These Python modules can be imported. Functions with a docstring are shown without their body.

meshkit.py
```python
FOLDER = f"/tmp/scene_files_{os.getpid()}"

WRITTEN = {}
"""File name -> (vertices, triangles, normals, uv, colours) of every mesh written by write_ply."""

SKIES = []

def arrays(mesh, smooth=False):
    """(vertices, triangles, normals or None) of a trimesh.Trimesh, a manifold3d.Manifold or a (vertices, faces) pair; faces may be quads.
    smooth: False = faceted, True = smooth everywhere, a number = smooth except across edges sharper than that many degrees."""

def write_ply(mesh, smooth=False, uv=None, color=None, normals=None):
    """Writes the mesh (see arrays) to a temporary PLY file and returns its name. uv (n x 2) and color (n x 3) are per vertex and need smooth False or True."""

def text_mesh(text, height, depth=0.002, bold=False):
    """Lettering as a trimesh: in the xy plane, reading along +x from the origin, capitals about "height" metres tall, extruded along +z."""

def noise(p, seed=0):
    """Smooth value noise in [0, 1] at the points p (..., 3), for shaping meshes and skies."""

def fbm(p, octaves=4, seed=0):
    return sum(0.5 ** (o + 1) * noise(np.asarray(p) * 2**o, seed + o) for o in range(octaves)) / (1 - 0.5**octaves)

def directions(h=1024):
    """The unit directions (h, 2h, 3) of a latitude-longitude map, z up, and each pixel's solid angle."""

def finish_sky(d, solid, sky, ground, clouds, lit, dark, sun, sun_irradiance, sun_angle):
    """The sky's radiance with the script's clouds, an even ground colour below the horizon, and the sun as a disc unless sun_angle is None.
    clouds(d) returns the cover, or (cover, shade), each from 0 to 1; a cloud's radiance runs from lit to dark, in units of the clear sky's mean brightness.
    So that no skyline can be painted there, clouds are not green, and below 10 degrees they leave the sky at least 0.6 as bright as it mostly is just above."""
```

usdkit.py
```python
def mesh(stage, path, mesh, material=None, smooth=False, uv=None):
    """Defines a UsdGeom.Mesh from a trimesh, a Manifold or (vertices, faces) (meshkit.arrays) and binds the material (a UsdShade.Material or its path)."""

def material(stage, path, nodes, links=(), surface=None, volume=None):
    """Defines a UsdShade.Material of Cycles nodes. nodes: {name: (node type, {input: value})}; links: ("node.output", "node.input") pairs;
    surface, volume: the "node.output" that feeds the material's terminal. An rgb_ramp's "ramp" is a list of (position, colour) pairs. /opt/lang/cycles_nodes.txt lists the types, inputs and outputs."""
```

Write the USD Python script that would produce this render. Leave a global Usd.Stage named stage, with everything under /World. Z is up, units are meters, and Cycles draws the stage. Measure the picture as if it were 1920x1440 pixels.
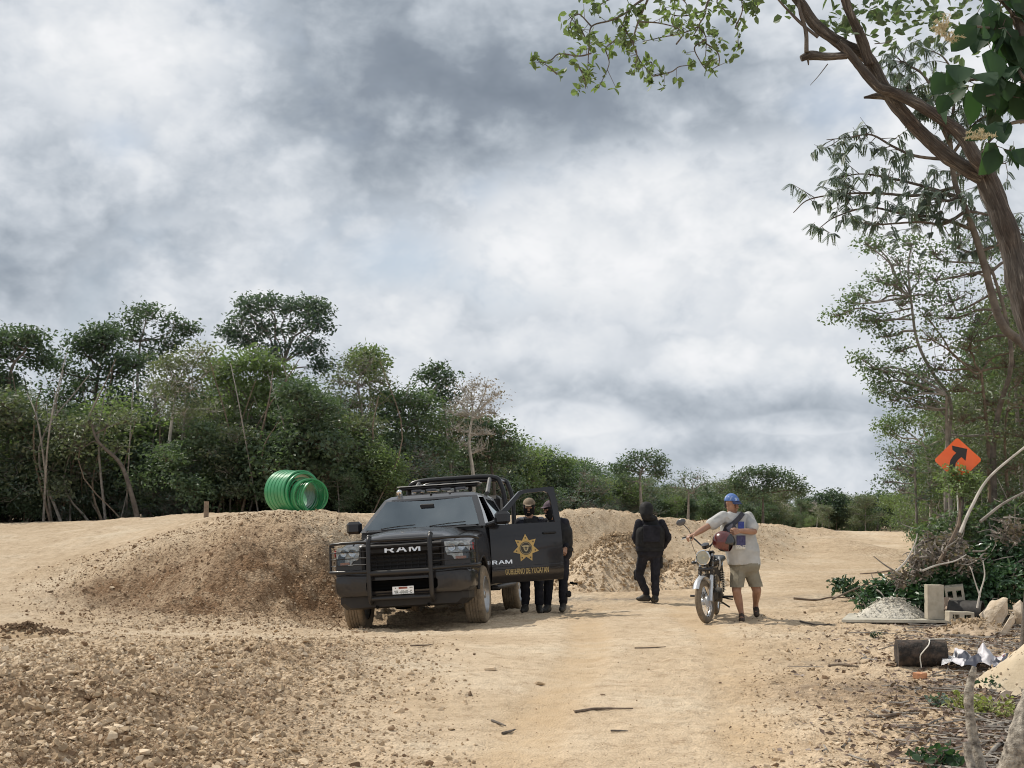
import math, random
import numpy as np, trimesh, usdkit, meshkit
import manifold3d as m3
from scipy.interpolate import LinearNDInterpolator
from scipy.ndimage import gaussian_filter, map_coordinates
from pxr import Usd, UsdGeom, UsdLux, UsdShade, Sdf, Gf, Vt

# ------------------------------------------------------------------ camera, sky, sun, exposure
stage = Usd.Stage.CreateInMemory()
UsdGeom.SetStageUpAxis(stage, 'Z'); UsdGeom.SetStageMetersPerUnit(stage, 1.0)
UsdGeom.Xform.Define(stage, '/World'); UsdGeom.Scope.Define(stage, '/World/Looks')
FPX, HOR, EYE = 2450.0, 951.0, 1.55
PITCH = math.atan((HOR - 720) / FPX)
cam = UsdGeom.Camera.Define(stage, '/World/camera')
cam.CreateHorizontalApertureAttr(36.0); cam.CreateVerticalApertureAttr(27.0); cam.CreateFocalLengthAttr(36.0 * FPX / 1920)
cam.AddTranslateOp().Set((0, 0, EYE)); cam.AddRotateXOp().Set(90 + math.degrees(PITCH))
cam.CreateClippingRangeAttr((0.1, 20000.0))
EXPOSURE, SKY, SUN_I = 0.10, 0.08, 1.2
cam.CreateExposureAttr(EXPOSURE)
SUN_EL = math.radians(51); SUN_AZ = math.atan2(-0.83, 0.56)      # direction towards the sun: left of and beyond the scene
SUN = np.array([math.sin(SUN_AZ) * math.cos(SUN_EL), math.cos(SUN_AZ) * math.cos(SUN_EL), math.sin(SUN_EL)])
sun = UsdLux.DistantLight.Define(stage, '/World/sun')
sun.CreateIntensityAttr(SUN_I); sun.CreateNormalizeAttr(True); sun.CreateAngleAttr(0.5); sun.CreateColorAttr((1.0, 0.93, 0.82))
_z = SUN; _x = np.cross([0, 0, 1], _z); _x /= np.linalg.norm(_x); _y = np.cross(_z, _x)
sun.AddTransformOp().Set(Gf.Matrix4d(*_x, 0, *_y, 0, *_z, 0, 0, 0, 30, 1))


class NG:
    """A Cycles node graph written as expressions: n(type, {inputs}) adds a node, an input given as 'node.output' is a link."""
    def __init__(s): s.nodes, s.links = {}, []
    def n(s, kind, out=None, **inp):
        name = f'n{len(s.nodes)}'
        vals = {}
        for k, v in inp.items():
            if isinstance(v, str) and '.' in v and v.split('.')[0] in s.nodes: s.links.append((v, f'{name}.{k}'))
            else: vals[k] = v
        s.nodes[name] = (kind, vals)
        return f'{name}.{out}' if out else name
    def math(s, op, a, b=0.0, c=0.0, clamp=False): return s.n('math', 'value', math_type=op, value1=a, value2=b, value3=c, use_clamp=clamp)
    def pos(s): return s.n('geometry', 'position')
    def noise(s, vec, scale, detail=4.0, rough=0.55, dist=0.0, out='fac'): return s.n('noise_texture', out, vector=vec, scale=scale, detail=detail, roughness=rough, distortion=dist)
    def ramp(s, fac, *stops): return s.n('rgb_ramp', 'color', fac=fac, ramp=list(stops))
    def mix(s, fac, a, b, kind='mix'): return s.n('mix', 'color', mix_type=kind, fac=fac, color1=a, color2=b)
    def bump(s, h, strength, distance): return s.n('bump', 'normal', height=h, strength=strength, distance=distance)
    def make(s, name, surface=None, volume=None): return usdkit.material(stage, '/World/Looks/' + name, s.nodes, s.links, surface=surface, volume=volume)


# sky: clear single-scattering sky behind broken cumulus
g = NG()
d = g.n('texture_coordinate', 'generated')
sep = g.n('separate_xyz', vector=d)
az = g.math('arctan2', f'{sep}.x', f'{sep}.y'); el = g.math('arcsine', f'{sep}.z')
def blob(px, py, sx, sy, amp):
    a0 = math.atan((px - 960) / FPX); e0 = PITCH + math.atan((720 - py) / FPX)
    u = g.math('multiply', g.math('subtract', az, a0), FPX / sx); v = g.math('multiply', g.math('subtract', el, e0), FPX / sy)
    r = g.math('add', g.math('multiply', u, u), g.math('multiply', v, v))
    return g.math('multiply', g.math('exponent', g.math('multiply', r, -1.0)), amp)
flat = g.n('mapping', 'vector', mapping_type='point', vector=d, scale=(1.0, 1.0, 1.35), location=(3.1, 0.4, 7.7))
big = g.noise(flat, 3.4, 7.0, 0.55, 0.4)
fine = g.noise(flat, 8.0, 7.0, 0.57, 0.4)
wv = g.n('vector_math', 'vector', vector_math_type='add') if False else g.n('mix_vector', 'result', fac=.12, a=flat, b=g.noise(flat, 12.0, 4.0, .6, out='color'))
bil = g.n('voronoi_texture', 'distance', vector=wv, scale=15.0, feature='smooth_f1', smoothness=.4, detail=1.0, roughness=.5, lacunarity=2.3)
puff = g.math('multiply_add', bil, .5, g.math('multiply', g.noise(flat, 26.0, 5.0, 0.62, 0.3), .55))
# greyness: 0 bright white, 1 dark grey base
dark = g.math('multiply_add', big, 1.0, -0.25)
for b in [(820, 200, 340, 210, .36), (1150, 160, 450, 140, .42), (700, 60, 300, 140, .15), (60, 530, 170, 110, .24), (160, 420, 230, 70, .13), (1420, 765, 330, 45, .42),
          (1500, 850, 260, 26, .30), (230, 590, 150, 60, .14), (430, 330, 130, 70, .06), (1150, 600, 330, 50, .08), (1380, 130, 160, 120, .12),
          (1080, 380, 240, 70, -.16), (1420, 340, 230, 120, -.12), (150, 90, 330, 150, -.17), (400, 500, 300, 170, -.18), (200, 280, 200, 100, -.10), (760, 430, 200, 90, -.12), (1050, 800, 140, 50, -.28), (980, 480, 190, 110, -.13), (1200, 560, 300, 120, -.05), (850, 650, 260, 90, -.12), (1340, 690, 300, 40, -.18), (1250, 470, 260, 90, -.10), (350, 130, 170, 60, -.05), (1600, 640, 130, 120, -.08)]:
    dark = g.math('add', dark, blob(*b))
dark = g.math('add', dark, g.math('multiply_add', fine, .8, -.40))
dark = g.math('add', dark, g.math('multiply_add', puff, .95, -.44))
# crisp-edged heaps of cumulus: a noise-broken outline, bright and rounded inside
def cumulus(px, py, sx, sy, level):
    e = g.math('add', g.math('add', blob(px, py, sx, sy, 1.0), g.math('multiply_add', fine, 1.5, -.75)), g.math('multiply_add', puff, .75, -.36))
    return g.n('map_range', 'result', range_type='smoothstep', value=e, from_min=level, from_max=level + .17, clamp=True)
for cc in ((1300, 430, 430, 200, .50, .15), (1000, 560, 330, 150, .55, .09), (150, 110, 300, 150, .50, .10), (420, 560, 260, 130, .55, .09), (1080, 790, 200, 50, .55, .14), (1480, 800, 200, 30, .6, .10)):
    dark = g.math('subtract', dark, g.math('multiply', cumulus(*cc[:5]), cc[5]))
cloud = g.ramp(g.math('multiply_add', dark, 1 / 1.75, .25 / 1.75, clamp=True), (0.0, (.89, .895, .905)), (0.1429, (0.83, 0.84, 0.86)), (0.2229, (0.765, 0.785, 0.81)), (0.3486, (0.645, 0.68, 0.725)), (0.4743, (0.485, 0.53, 0.585)), (0.6114, (0.335, 0.38, 0.435)), (0.7143, (0.25, 0.29, 0.345)), (1.0, (0.175, 0.21, 0.26)))
clear = g.n('sky_texture', 'color', sky_type='single_scattering', sun_disc=False, sun_elevation=SUN_EL, sun_rotation=SUN_AZ, aerosol_density=2.0)
hole = g.math('multiply_add', fine, 1.6, -1.34)
hole = g.math('add', hole, g.math('multiply', puff, .3))
for b in [(740, 490, 130, 70, .62), (1600, 215, 150, 65, .75), (1010, 330, 90, 30, .2), (200, 290, 60, 50, .36), (1010, 560, 140, 40, .2), (880, 360, 60, 40, .36), (640, 620, 200, 60, .16), (1560, 420, 90, 110, .3)]:
    hole = g.math('add', hole, blob(*b))
hole = g.math('multiply', g.n('map_range', 'result', range_type='smoothstep', value=hole, from_min=-0.25, from_max=0.5, clamp=True), 0.85)
CLOUD_GAIN = 1.0 / SKY
lit = g.mix(1.0, cloud, (CLOUD_GAIN,) * 3, 'multiply')
col = g.mix(hole, lit, g.mix(.45, g.mix(1.0, clear, (1.3, 1.3, 1.25), 'multiply'), (.62 * CLOUD_GAIN, .68 * CLOUD_GAIN, .76 * CLOUD_GAIN)))
bg = g.n('background_shader', 'background', color=col, strength=SKY)
sky_mat = g.make('sky_with_clouds', surface=bg)
dome = UsdLux.DomeLight.Define(stage, '/World/sky')
UsdShade.MaterialBindingAPI.Apply(dome.GetPrim()).Bind(sky_mat)
dome.GetPrim().SetCustomDataByKey('kind', 'structure'); dome.GetPrim().SetCustomDataByKey('label', 'broken grey and white cloud with small blue gaps')

# ------------------------------------------------------------------ helpers
_used = {}
def numbered(parent, name):
    k = (parent, name); i = _used.get(k, 0); _used[k] = i + 1
    return f'{parent}/{name}' if i == 0 else f'{parent}/{name}_{i:03d}'
def keys(prim, label=None, cat=None, group=None, kind=None):
    for k, v in (('label', label), ('category', cat), ('group', group), ('kind', kind)):
        if v: prim.SetCustomDataByKey(k, v)
    return prim
def thing(name, label, cat=None, loc=(0, 0, 0), rz=0.0, group=None, kind=None, mtx=None):
    x = UsdGeom.Xform.Define(stage, numbered('/World', name))
    if mtx is not None: x.AddTransformOp().Set(Gf.Matrix4d(*np.asarray(mtx, float).T.ravel()))
    else:
        x.AddTranslateOp().Set(tuple(map(float, loc)))
        if rz: x.AddRotateZOp().Set(math.degrees(rz))
    return keys(x.GetPrim(), label, cat, group, kind)
def part(parent, name, mesh, mat, label=None, smooth=35, kind=None):
    if isinstance(mesh, list): mesh = cat(mesh)
    m = usdkit.mesh(stage, numbered(str(parent.GetPath()), name), mesh, mat, smooth=smooth)
    return keys(m.GetPrim(), label, None, None, kind)
def solo(name, mesh, mat, label, cat_, group=None, kind=None, smooth=35):
    if isinstance(mesh, list): mesh = cat(mesh)
    m = usdkit.mesh(stage, numbered('/World', name), mesh, mat, smooth=smooth)
    return keys(m.GetPrim(), label, cat_, group, kind)
def cat(ms):
    out = []
    for m in ms:
        if hasattr(m, 'to_mesh'): mm = m.to_mesh(); m = trimesh.Trimesh(mm.vert_properties[:, :3], mm.tri_verts, process=False)
        elif isinstance(m, tuple): m = trimesh.Trimesh(*m, process=False)
        out.append(m)
    return trimesh.util.concatenate(out)
def tm(man):
    mm = man.to_mesh(); return trimesh.Trimesh(mm.vert_properties[:, :3], mm.tri_verts, process=False)
def rel(parent, items):
    pass
_cp, _sp = math.cos(PITCH), math.sin(PITCH)
def ray(px, py):
    u, v = (px - 960) / FPX, (720 - py) / FPX
    dd = np.array([u, _cp - v * _sp, _sp + v * _cp]); return dd / dd[1]
def at(px, py, D): return np.array([0, 0, EYE]) + ray(px, py) * D
def proj(p):
    p = np.atleast_2d(p) - [0, 0, EYE]; fw = p[:, 1] * _cp + p[:, 2] * _sp; up = -p[:, 1] * _sp + p[:, 2] * _cp
    return np.c_[960 + FPX * p[:, 0] / fw, 720 - FPX * up / fw]
def rotz(a): c, s = math.cos(a), math.sin(a); return np.array([[c, -s, 0], [s, c, 0], [0, 0, 1.0]])
def unit(v): v = np.asarray(v, float); return v / (np.linalg.norm(v) + 1e-12)

def tube(pts, rad, sides=8, caps=True):
    """A tube along a polyline with parallel-transported rings."""
    p = np.asarray(pts, float); n = len(p); rad = np.broadcast_to(np.asarray(rad, float), (n,))
    t = np.gradient(p, axis=0) if n > 2 else np.repeat((p[1] - p[0])[None], 2, 0); t /= np.linalg.norm(t, axis=1, keepdims=True) + 1e-12
    a = np.cross(t[0], [0, 0, 1.0] if abs(t[0][2]) < .9 else [1.0, 0, 0]); a /= np.linalg.norm(a)
    A = [a]
    for i in range(1, n):
        a = A[-1] - t[i] * (A[-1] @ t[i]); A.append(a / (np.linalg.norm(a) + 1e-12))
    A = np.array(A); B = np.cross(t, A); ang = np.arange(sides) * 2 * np.pi / sides
    v = p[:, None] + rad[:, None, None] * (np.cos(ang)[None, :, None] * A[:, None] + np.sin(ang)[None, :, None] * B[:, None])
    i, j = np.meshgrid(np.arange(n - 1), np.arange(sides), indexing='ij'); k = (j + 1) % sides
    q = np.stack([i * sides + j, i * sides + k, (i + 1) * sides + k, (i + 1) * sides + j], -1).reshape(-1, 4)
    f = np.vstack([q[:, [0, 1, 2]], q[:, [0, 2, 3]]]); v = v.reshape(-1, 3)
    if caps:
        c0, c1 = len(v), len(v) + 1; v = np.vstack([v, p[0], p[-1]]); j = np.arange(sides); k = (j + 1) % sides; e = (n - 1) * sides
        f = np.vstack([f, np.c_[np.full(sides, c0), k, j], np.c_[np.full(sides, c1), e + j, e + k]])
    return trimesh.Trimesh(v, f, process=False)
def smoothline(pts, n=24, closed=False):
    """Catmull-Rom through the points."""
    p = np.asarray(pts, float)
    p = np.vstack([p[-1], p, p[0], p[1]]) if closed else np.vstack([2 * p[0] - p[1], p, 2 * p[-1] - p[-2]])
    seg = len(p) - 3; u = np.linspace(0, seg, n, endpoint=not closed); i = np.minimum(u.astype(int), seg - 1); t = (u - i)[:, None]
    a, b, c, e = p[i], p[i + 1], p[i + 2], p[i + 3]
    return .5 * (2 * b + (c - a) * t + (2 * a - 5 * b + 4 * c - e) * t ** 2 + (3 * b - a - 3 * c + e) * t ** 3)
def box(size, loc=(0, 0, 0), bevel=0.0, R=None):
    sx, sy, sz = [s / 2 for s in size]
    if bevel > 0:
        b = min(bevel, .45 * min(size)); pts = []
        for x in (-1, 1):
            for y in (-1, 1):
                for z in (-1, 1):
                    c = np.array([x * sx, y * sy, z * sz]); s = np.array([x, y, z])
                    for k in range(3):
                        o = -s * b; o[k] = 0; pts.append(c + o)
        m = trimesh.convex.convex_hull(np.array(pts))
    else: m = trimesh.creation.box(size)
    v = np.array(m.vertices)
    if R is not None: v = v @ np.asarray(R).T
    return trimesh.Trimesh(v + np.asarray(loc), m.faces, process=False)
def lathe(profile, sides=32, axis=(0, 0, 1), loc=(0, 0, 0)):
    """Revolve (radius, height) pairs about an axis."""
    pr = np.asarray(profile, float); n = len(pr); ang = np.arange(sides) * 2 * np.pi / sides
    v = np.stack([pr[:, None, 0] * np.cos(ang), pr[:, None, 0] * np.sin(ang), np.broadcast_to(pr[:, None, 1], (n, sides))], -1).reshape(-1, 3)
    i, j = np.meshgrid(np.arange(n - 1), np.arange(sides), indexing='ij'); k = (j + 1) % sides
    q = np.stack([i * sides + j, i * sides + k, (i + 1) * sides + k, (i + 1) * sides + j], -1).reshape(-1, 4)
    m = trimesh.Trimesh(v, np.vstack([q[:, [0, 1, 2]], q[:, [0, 2, 3]]]), process=False)
    m.apply_transform(trimesh.geometry.align_vectors([0, 0, 1], unit(axis))); m.apply_translation(loc); return m
def sph(c, r, seg=12): return m3.Manifold.sphere(float(r), seg).translate(list(map(float, c)))
def capsule_chain(pts, rads, seg=12):
    s = [sph(p, r, seg) for p, r in zip(pts, rads)]
    return [m3.Manifold.batch_hull([s[i], s[i + 1]]) for i in range(len(s) - 1)]
def blend(mans, edge=0.02, it=12):
    """One smooth skin over many hulls."""
    u = m3.Manifold.batch_boolean(mans, m3.OpType.Add)
    u = u.refine_to_length(edge)
    m = tm(u); m.merge_vertices(); 
    if it: trimesh.smoothing.filter_taubin(m, lamb=.5, nu=.53, iterations=it)
    return m
def prism(poly, depth, hole=None):
    """Extrude a 2-D polygon along +z."""
    from shapely.geometry import Polygon
    P = Polygon(poly, [hole] if hole is not None else None)
    return trimesh.creation.extrude_polygon(P, depth, engine='earcut')

# ------------------------------------------------------------------ materials
def mat(name, c1, c2=None, rough=.6, scale=6.0, detail=5.0, metallic=0.0, spec=.5, bump=0.0, bscale=None, bdist=.02, coat=0.0, coord='object', contrast=(.35, .65), extra=None):
    g = NG()
    p = g.n('texture_coordinate', 'object') if coord == 'object' else g.pos()
    inp = dict(roughness=rough, metallic=metallic, specular_ior_level=spec, coat_weight=coat)
    inp['base_color'] = c1
    if c2 is not None:
        f = g.noise(p, scale, detail, .6)
        inp['base_color'] = g.ramp(f, (contrast[0], c1), (contrast[1], c2))
        inp['roughness'] = g.n('map_range', 'result', value=g.noise(p, scale * 1.7, 4.0), from_min=.3, from_max=.7, to_min=max(.02, rough - .08), to_max=min(1, rough + .1))
    if bump: inp['normal'] = g.bump(g.noise(p, bscale or scale * 4, 6.0, .65), bump, bdist)
    if extra: inp.update(extra)
    return g.make(name, surface=g.n('principled_bsdf', 'BSDF', **inp))
LEAF_GAIN = 1.6
def leafmat(name, cols, trans=.35, rough=.5, spread=1.0, spec=.35):
    """Leaves: colour differs from leaf to leaf and from plant to plant; light passes through."""
    g = NG()
    r = g.n('geometry', 'random_per_island'); o = g.n('object_info', 'random')
    f = g.math('multiply_add', o, .35, g.math('multiply', r, .65))
    cols = [tuple(min(.6, LEAF_GAIN * (.86 * x + .14 * (c[0] * .3 + c[1] * .6 + c[2] * .1)) * k_) for x, k_ in zip(c, (.96, 1.0, 1.28))) for c in cols]; n = len(cols); col = g.ramp(f, *[(i / (n - 1), c) for i, c in enumerate(cols)])
    a = g.n('principled_bsdf', 'BSDF', base_color=col, roughness=rough, specular_ior_level=spec)
    t = g.n('translucent_bsdf', 'BSDF', color=g.mix(1.0, col, (1.25, 1.45, .7), 'multiply'))
    return g.make(name, surface=g.n('mix_closure', 'closure', fac=trans, closure1=a, closure2=t))
# ------------------------------------------------------------------ terrain: heights read off at known rows and distances
P_ = []          # x, y, z
def gp(px, py, D): P_.append(at(px, py, D))
def gz(x, y, z): P_.append(np.array([x, y, z], float))
def grow_(py, pairs):
    for px, D in pairs: gp(px, py, D)
for y0 in (-40, -20, -6, 0, 3, 5.5):
    for x0 in (-45, -25, -12, -6, -3, 0, 3, 6, 12, 25, 45): gz(x0, y0, 0)
grow_(1440, [(-500, 6.9), (0, 6.9), (300, 7.1), (560, 7.77), (760, 7.77), (960, 7.77), (1200, 7.77), (1500, 7.77), (1900, 7.7), (2300, 7.7)])
grow_(1330, [(-400, 8.1), (0, 8.2), (300, 8.75), (600, 9.75), (720, 10.02), (960, 10.02), (1300, 10.02), (1600, 10.02), (1900, 10.02), (2300, 10.)])
for px, py, D in [(-300, 1240, 10.6), (0, 1240, 10.6), (200, 1238, 10.8), (400, 1226, 11.8), (600, 1214, 13.1), (790, 1205, 14.6), (960, 1205, 14.95), (1200, 1205, 14.95), (1500, 1205, 14.95), (1900, 1205, 14.95), (2300, 1205, 14.95),
                  (-200, 1190, 15.4), (0, 1190, 15.4), (300, 1185, 16.2), (550, 1190, 16.0), (760, 1190, 16.3),
                  (-300, 1150, 19), (0, 1150, 19), (-300, 1080, 24), (0, 1080, 24), (-300, 1020, 29), (0, 1020, 29), (-300, 990, 34), (0, 985, 34), (-600, 1000, 34),
                  (100, 1110, 21.3), (130, 1112, 21), (180, 1080, 22), (300, 1020, 22.6), (390, 985, 22.9), (480, 957, 23.2), (240, 1050, 22.3), (430, 970, 23),
                  (120, 1050, 26), (250, 1000, 28), (390, 962, 28.5), (200, 975, 34), (100, 980, 35), (320, 965, 33),
                  (200, 1133, 20.6), (300, 1157, 18.8), (400, 1174, 17.8), (520, 1178, 18.2), (640, 1174, 18.8), (560, 959, 21.7), (640, 965, 22.0), (700, 966, 24.6),
                  (1400, 1160, 18.1), (1330, 1163, 17.9), (1600, 1160, 18.1), (1900, 1160, 18.2), (1150, 1160, 18.4), (985, 1152, 20.2), (1060, 1150, 20.3), (1217, 1135, 23.3), (1330, 1135, 22.6), (1450, 1135, 21.4), (1700, 1130, 21),
                  (1060, 1115, 25.6), (1200, 1115, 25.6), (1450, 1110, 25), (1600, 1100, 26), (1800, 1100, 26), (2200, 1100, 26), (1330, 1090, 28.5), (1400, 1068, 32.5), (1440, 1054, 36), (1500, 1041, 40), (1560, 1026, 49),
                  (1060, 970, 33.3), (1130, 972, 34), (1200, 975, 35.3), (1300, 980, 37.3), (1400, 984, 41), (1480, 988, 46), (1540, 992, 54),
                  (1500, 1065, 34.5), (1620, 1060, 36), (1800, 1050, 38), (2200, 1050, 38), (1620, 1025, 50), (1600, 1004, 70), (1600, 1000, 78), (1640, 996, 92), (1560, 996, 92),
                  (1670, 998, 60), (1720, 998, 58), (1640, 1013, 56), (1700, 1021, 52), (1800, 1000, 60), (1850, 1015, 52)]:
    gp(px, py, D)
for q in [(-2.35, 20.5, -.15), (-2.35, 22.5, -.27), (-2.1, 25.2, -.25), (-1.0, 28, -.2), (.4, 29.6, -.15), (1.4, 30.8, -.12), (3.2, 31.5, -.12),
          (-2.19, 19.17, -.216), (-.47, 18.94, -.105), (-1.69, 22.94, -.32), (.03, 22.7, -.215), (-.8, 25, -.26), (.9, 24.5, -.2), (-1.0, 17.6, -.1), (-2.2, 17.2, -.09),
          (-3.0, 26, 1.40), (-2.5, 28.5, 1.38), (-1.0, 31.2, 1.36), (-6, 30, 1.40), (-4, 34, 1.36), (0, 38, 1.28), (-10, 36, 1.2), (-14, 38, 1.1), (-22, 40, 1.0), (-8, 45, 1.25), (2, 45, 1.1), (-20, 60, 1.0), (0, 60, 1.0),
          (5, 42, 1.0), (8, 50, .82), (10, 58, .6), (15, 66, .42), (18, 75, .25), (0, 80, .7), (-30, 80, .8), (-45, 40, .8), (-45, 20, .2), (-45, 60, .8), (-45, 100, .5), (0, 100, .3), (20, 100, -.1), (45, 100, 0), (30, 60, .3), (45, 60, .3), (45, 30, 0), (45, 15, 0), (-20, 14, .05), (-45, 12, 0),
          (-45, 140, 0), (0, 140, 0), (45, 140, 0), (20, 140, 0), (-20, 140, 0)]:
    gz(*q)
P_ = np.array(P_)
_gx0, _gy0, _cell = -45.0, -6.0, .15
_nx, _ny = 601, 940
_xx, _yy = np.meshgrid(_gx0 + np.arange(_nx) * _cell, _gy0 + np.arange(_ny) * _cell, indexing='ij')
_Z = LinearNDInterpolator(P_[:, :2], P_[:, 2])(_xx, _yy); _Z = np.nan_to_num(_Z)
_Z = gaussian_filter(_Z, 2.6)
_rb = np.random.default_rng(4)
for _px, _py, _D in zip(np.linspace(1050, 1540, 22), np.linspace(969, 992, 22), np.interp(np.linspace(1050, 1540, 22), [1060, 1130, 1200, 1300, 1400, 1480, 1540], [33.3, 34, 35.3, 37.3, 41, 46, 54])):
    _c = at(_px + _rb.uniform(-6, 6), _py, _D - .3); _Z += _rb.uniform(.05, .16) * np.exp(-((_xx - _c[0]) ** 2 + (_yy - _c[1]) ** 2) / (2 * _rb.uniform(.3, .55) ** 2))
for _px, _py, _D in [(560, 962, 21.8), (500, 962, 23), (430, 980, 22.8), (360, 1015, 22.2), (300, 1040, 22), (250, 1065, 21.8), (420, 1080, 20), (330, 1110, 20), (520, 1090, 19.8), (600, 1050, 20.2), (450, 1130, 18.9), (250, 1105, 20.6), (580, 1130, 19), (360, 1150, 18.6)]:
    _c = at(_px + _rb.uniform(-15, 15), _py, _D); _Z += _rb.uniform(-.14, .16) * np.exp(-((_xx - _c[0]) ** 2 + (_yy - _c[1]) ** 2) / (2 * _rb.uniform(.35, .7) ** 2))
_edge = np.clip(np.minimum.reduce([_xx + 45, 45 - _xx, _yy + 6, 134 - _yy]) / 8, 0, 1); _Z = _Z * _edge
# how loose the surface is: 0 packed track, 1 coarse rubble
R_ = []
def rp(r, *pd):
    for px, py, D in pd: R_.append((*at(px, py, D)[:2], r))
rp(1.0, (0, 1440, 7), (200, 1440, 7.1), (400, 1440, 7.3), (0, 1330, 8.2), (300, 1330, 8.8), (0, 1250, 10.4), (250, 1245, 10.6), (-400, 1350, 8), (420, 1300, 9.7), (450, 1232, 11.6), (620, 1218, 13))
rp(.75, (500, 1370, 9), (560, 1290, 10.6), (700, 1225, 13.2), (560, 1205, 14.2), (350, 1215, 13))
rp(.12, (620, 1440, 7.8), (690, 1330, 10), (800, 1250, 12.8), (850, 1205, 15), (960, 1440, 7.7), (960, 1300, 11), (1100, 1200, 15), (1300, 1180, 16.5), (1300, 1440, 7.7), (1200, 1300, 11), (1000, 1180, 17), (1250, 1150, 19), (1450, 1110, 25), (1500, 1065, 34), (1620, 1030, 48), (1600, 1100, 26), (1620, 1004, 70), (900, 1190, 16.5))
rp(.42, (1500, 1440, 7.7), (1450, 1300, 11), (1480, 1200, 15.5), (1700, 1400, 8.2), (1900, 1440, 7.7), (1600, 1200, 15), (1560, 1150, 19), (1800, 1250, 12), (2200, 1250, 12))
rp(.25, (0, 1190, 15.4), (300, 1182, 16.2), (600, 1188, 16), (0, 1150, 19), (0, 1080, 24), (0, 1020, 29), (150, 1040, 26), (250, 1000, 28), (390, 962, 28.5), (-400, 1100, 24))
rp(.85, (200, 1128, 20.5), (300, 1140, 19.4), (400, 1165, 18.2), (560, 1170, 18.6), (330, 1050, 21.8), (430, 1000, 22.2), (560, 1050, 20.4), (640, 1060, 20.4), (640, 970, 22), (500, 965, 23), (180, 1095, 21.8))
rp(.55, (1060, 975, 33), (1200, 1000, 34.5), (1300, 1010, 36), (1400, 1010, 40), (1480, 1010, 45), (1540, 1000, 52))
for x0 in (-45, 45):
    for y0 in (-6, 5, 20, 60, 134): R_.append((x0, y0, .4))
for x0 in (-20, 0, 20): R_.append((x0, 134, .3)); R_.append((x0, -6, .4)); R_.append((x0 * .8, 60, .3))
R_ = np.array(R_)
_R = np.nan_to_num(LinearNDInterpolator(R_[:, :2], R_[:, 2])(_xx, _yy), nan=.3)
_R = gaussian_filter(_R, 2.5)
def _look(A, x, y):
    r = map_coordinates(A, [(np.atleast_1d(np.asarray(x, float)) - _gx0) / _cell, (np.atleast_1d(np.asarray(y, float)) - _gy0) / _cell], order=1, mode='nearest')
    return r if np.ndim(x) else float(r[0])
def rough_at(x, y): return _look(_R, x, y)
def base_z(x, y): return _look(_Z, x, y)
def lanes(x, y):
    t = x - (.13 + .09 * (y - 8)) - .12 * np.sin(y * .55)
    return np.exp(-(t / .26) ** 4) + np.exp(-((t - 1.5) / .24) ** 4)
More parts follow.
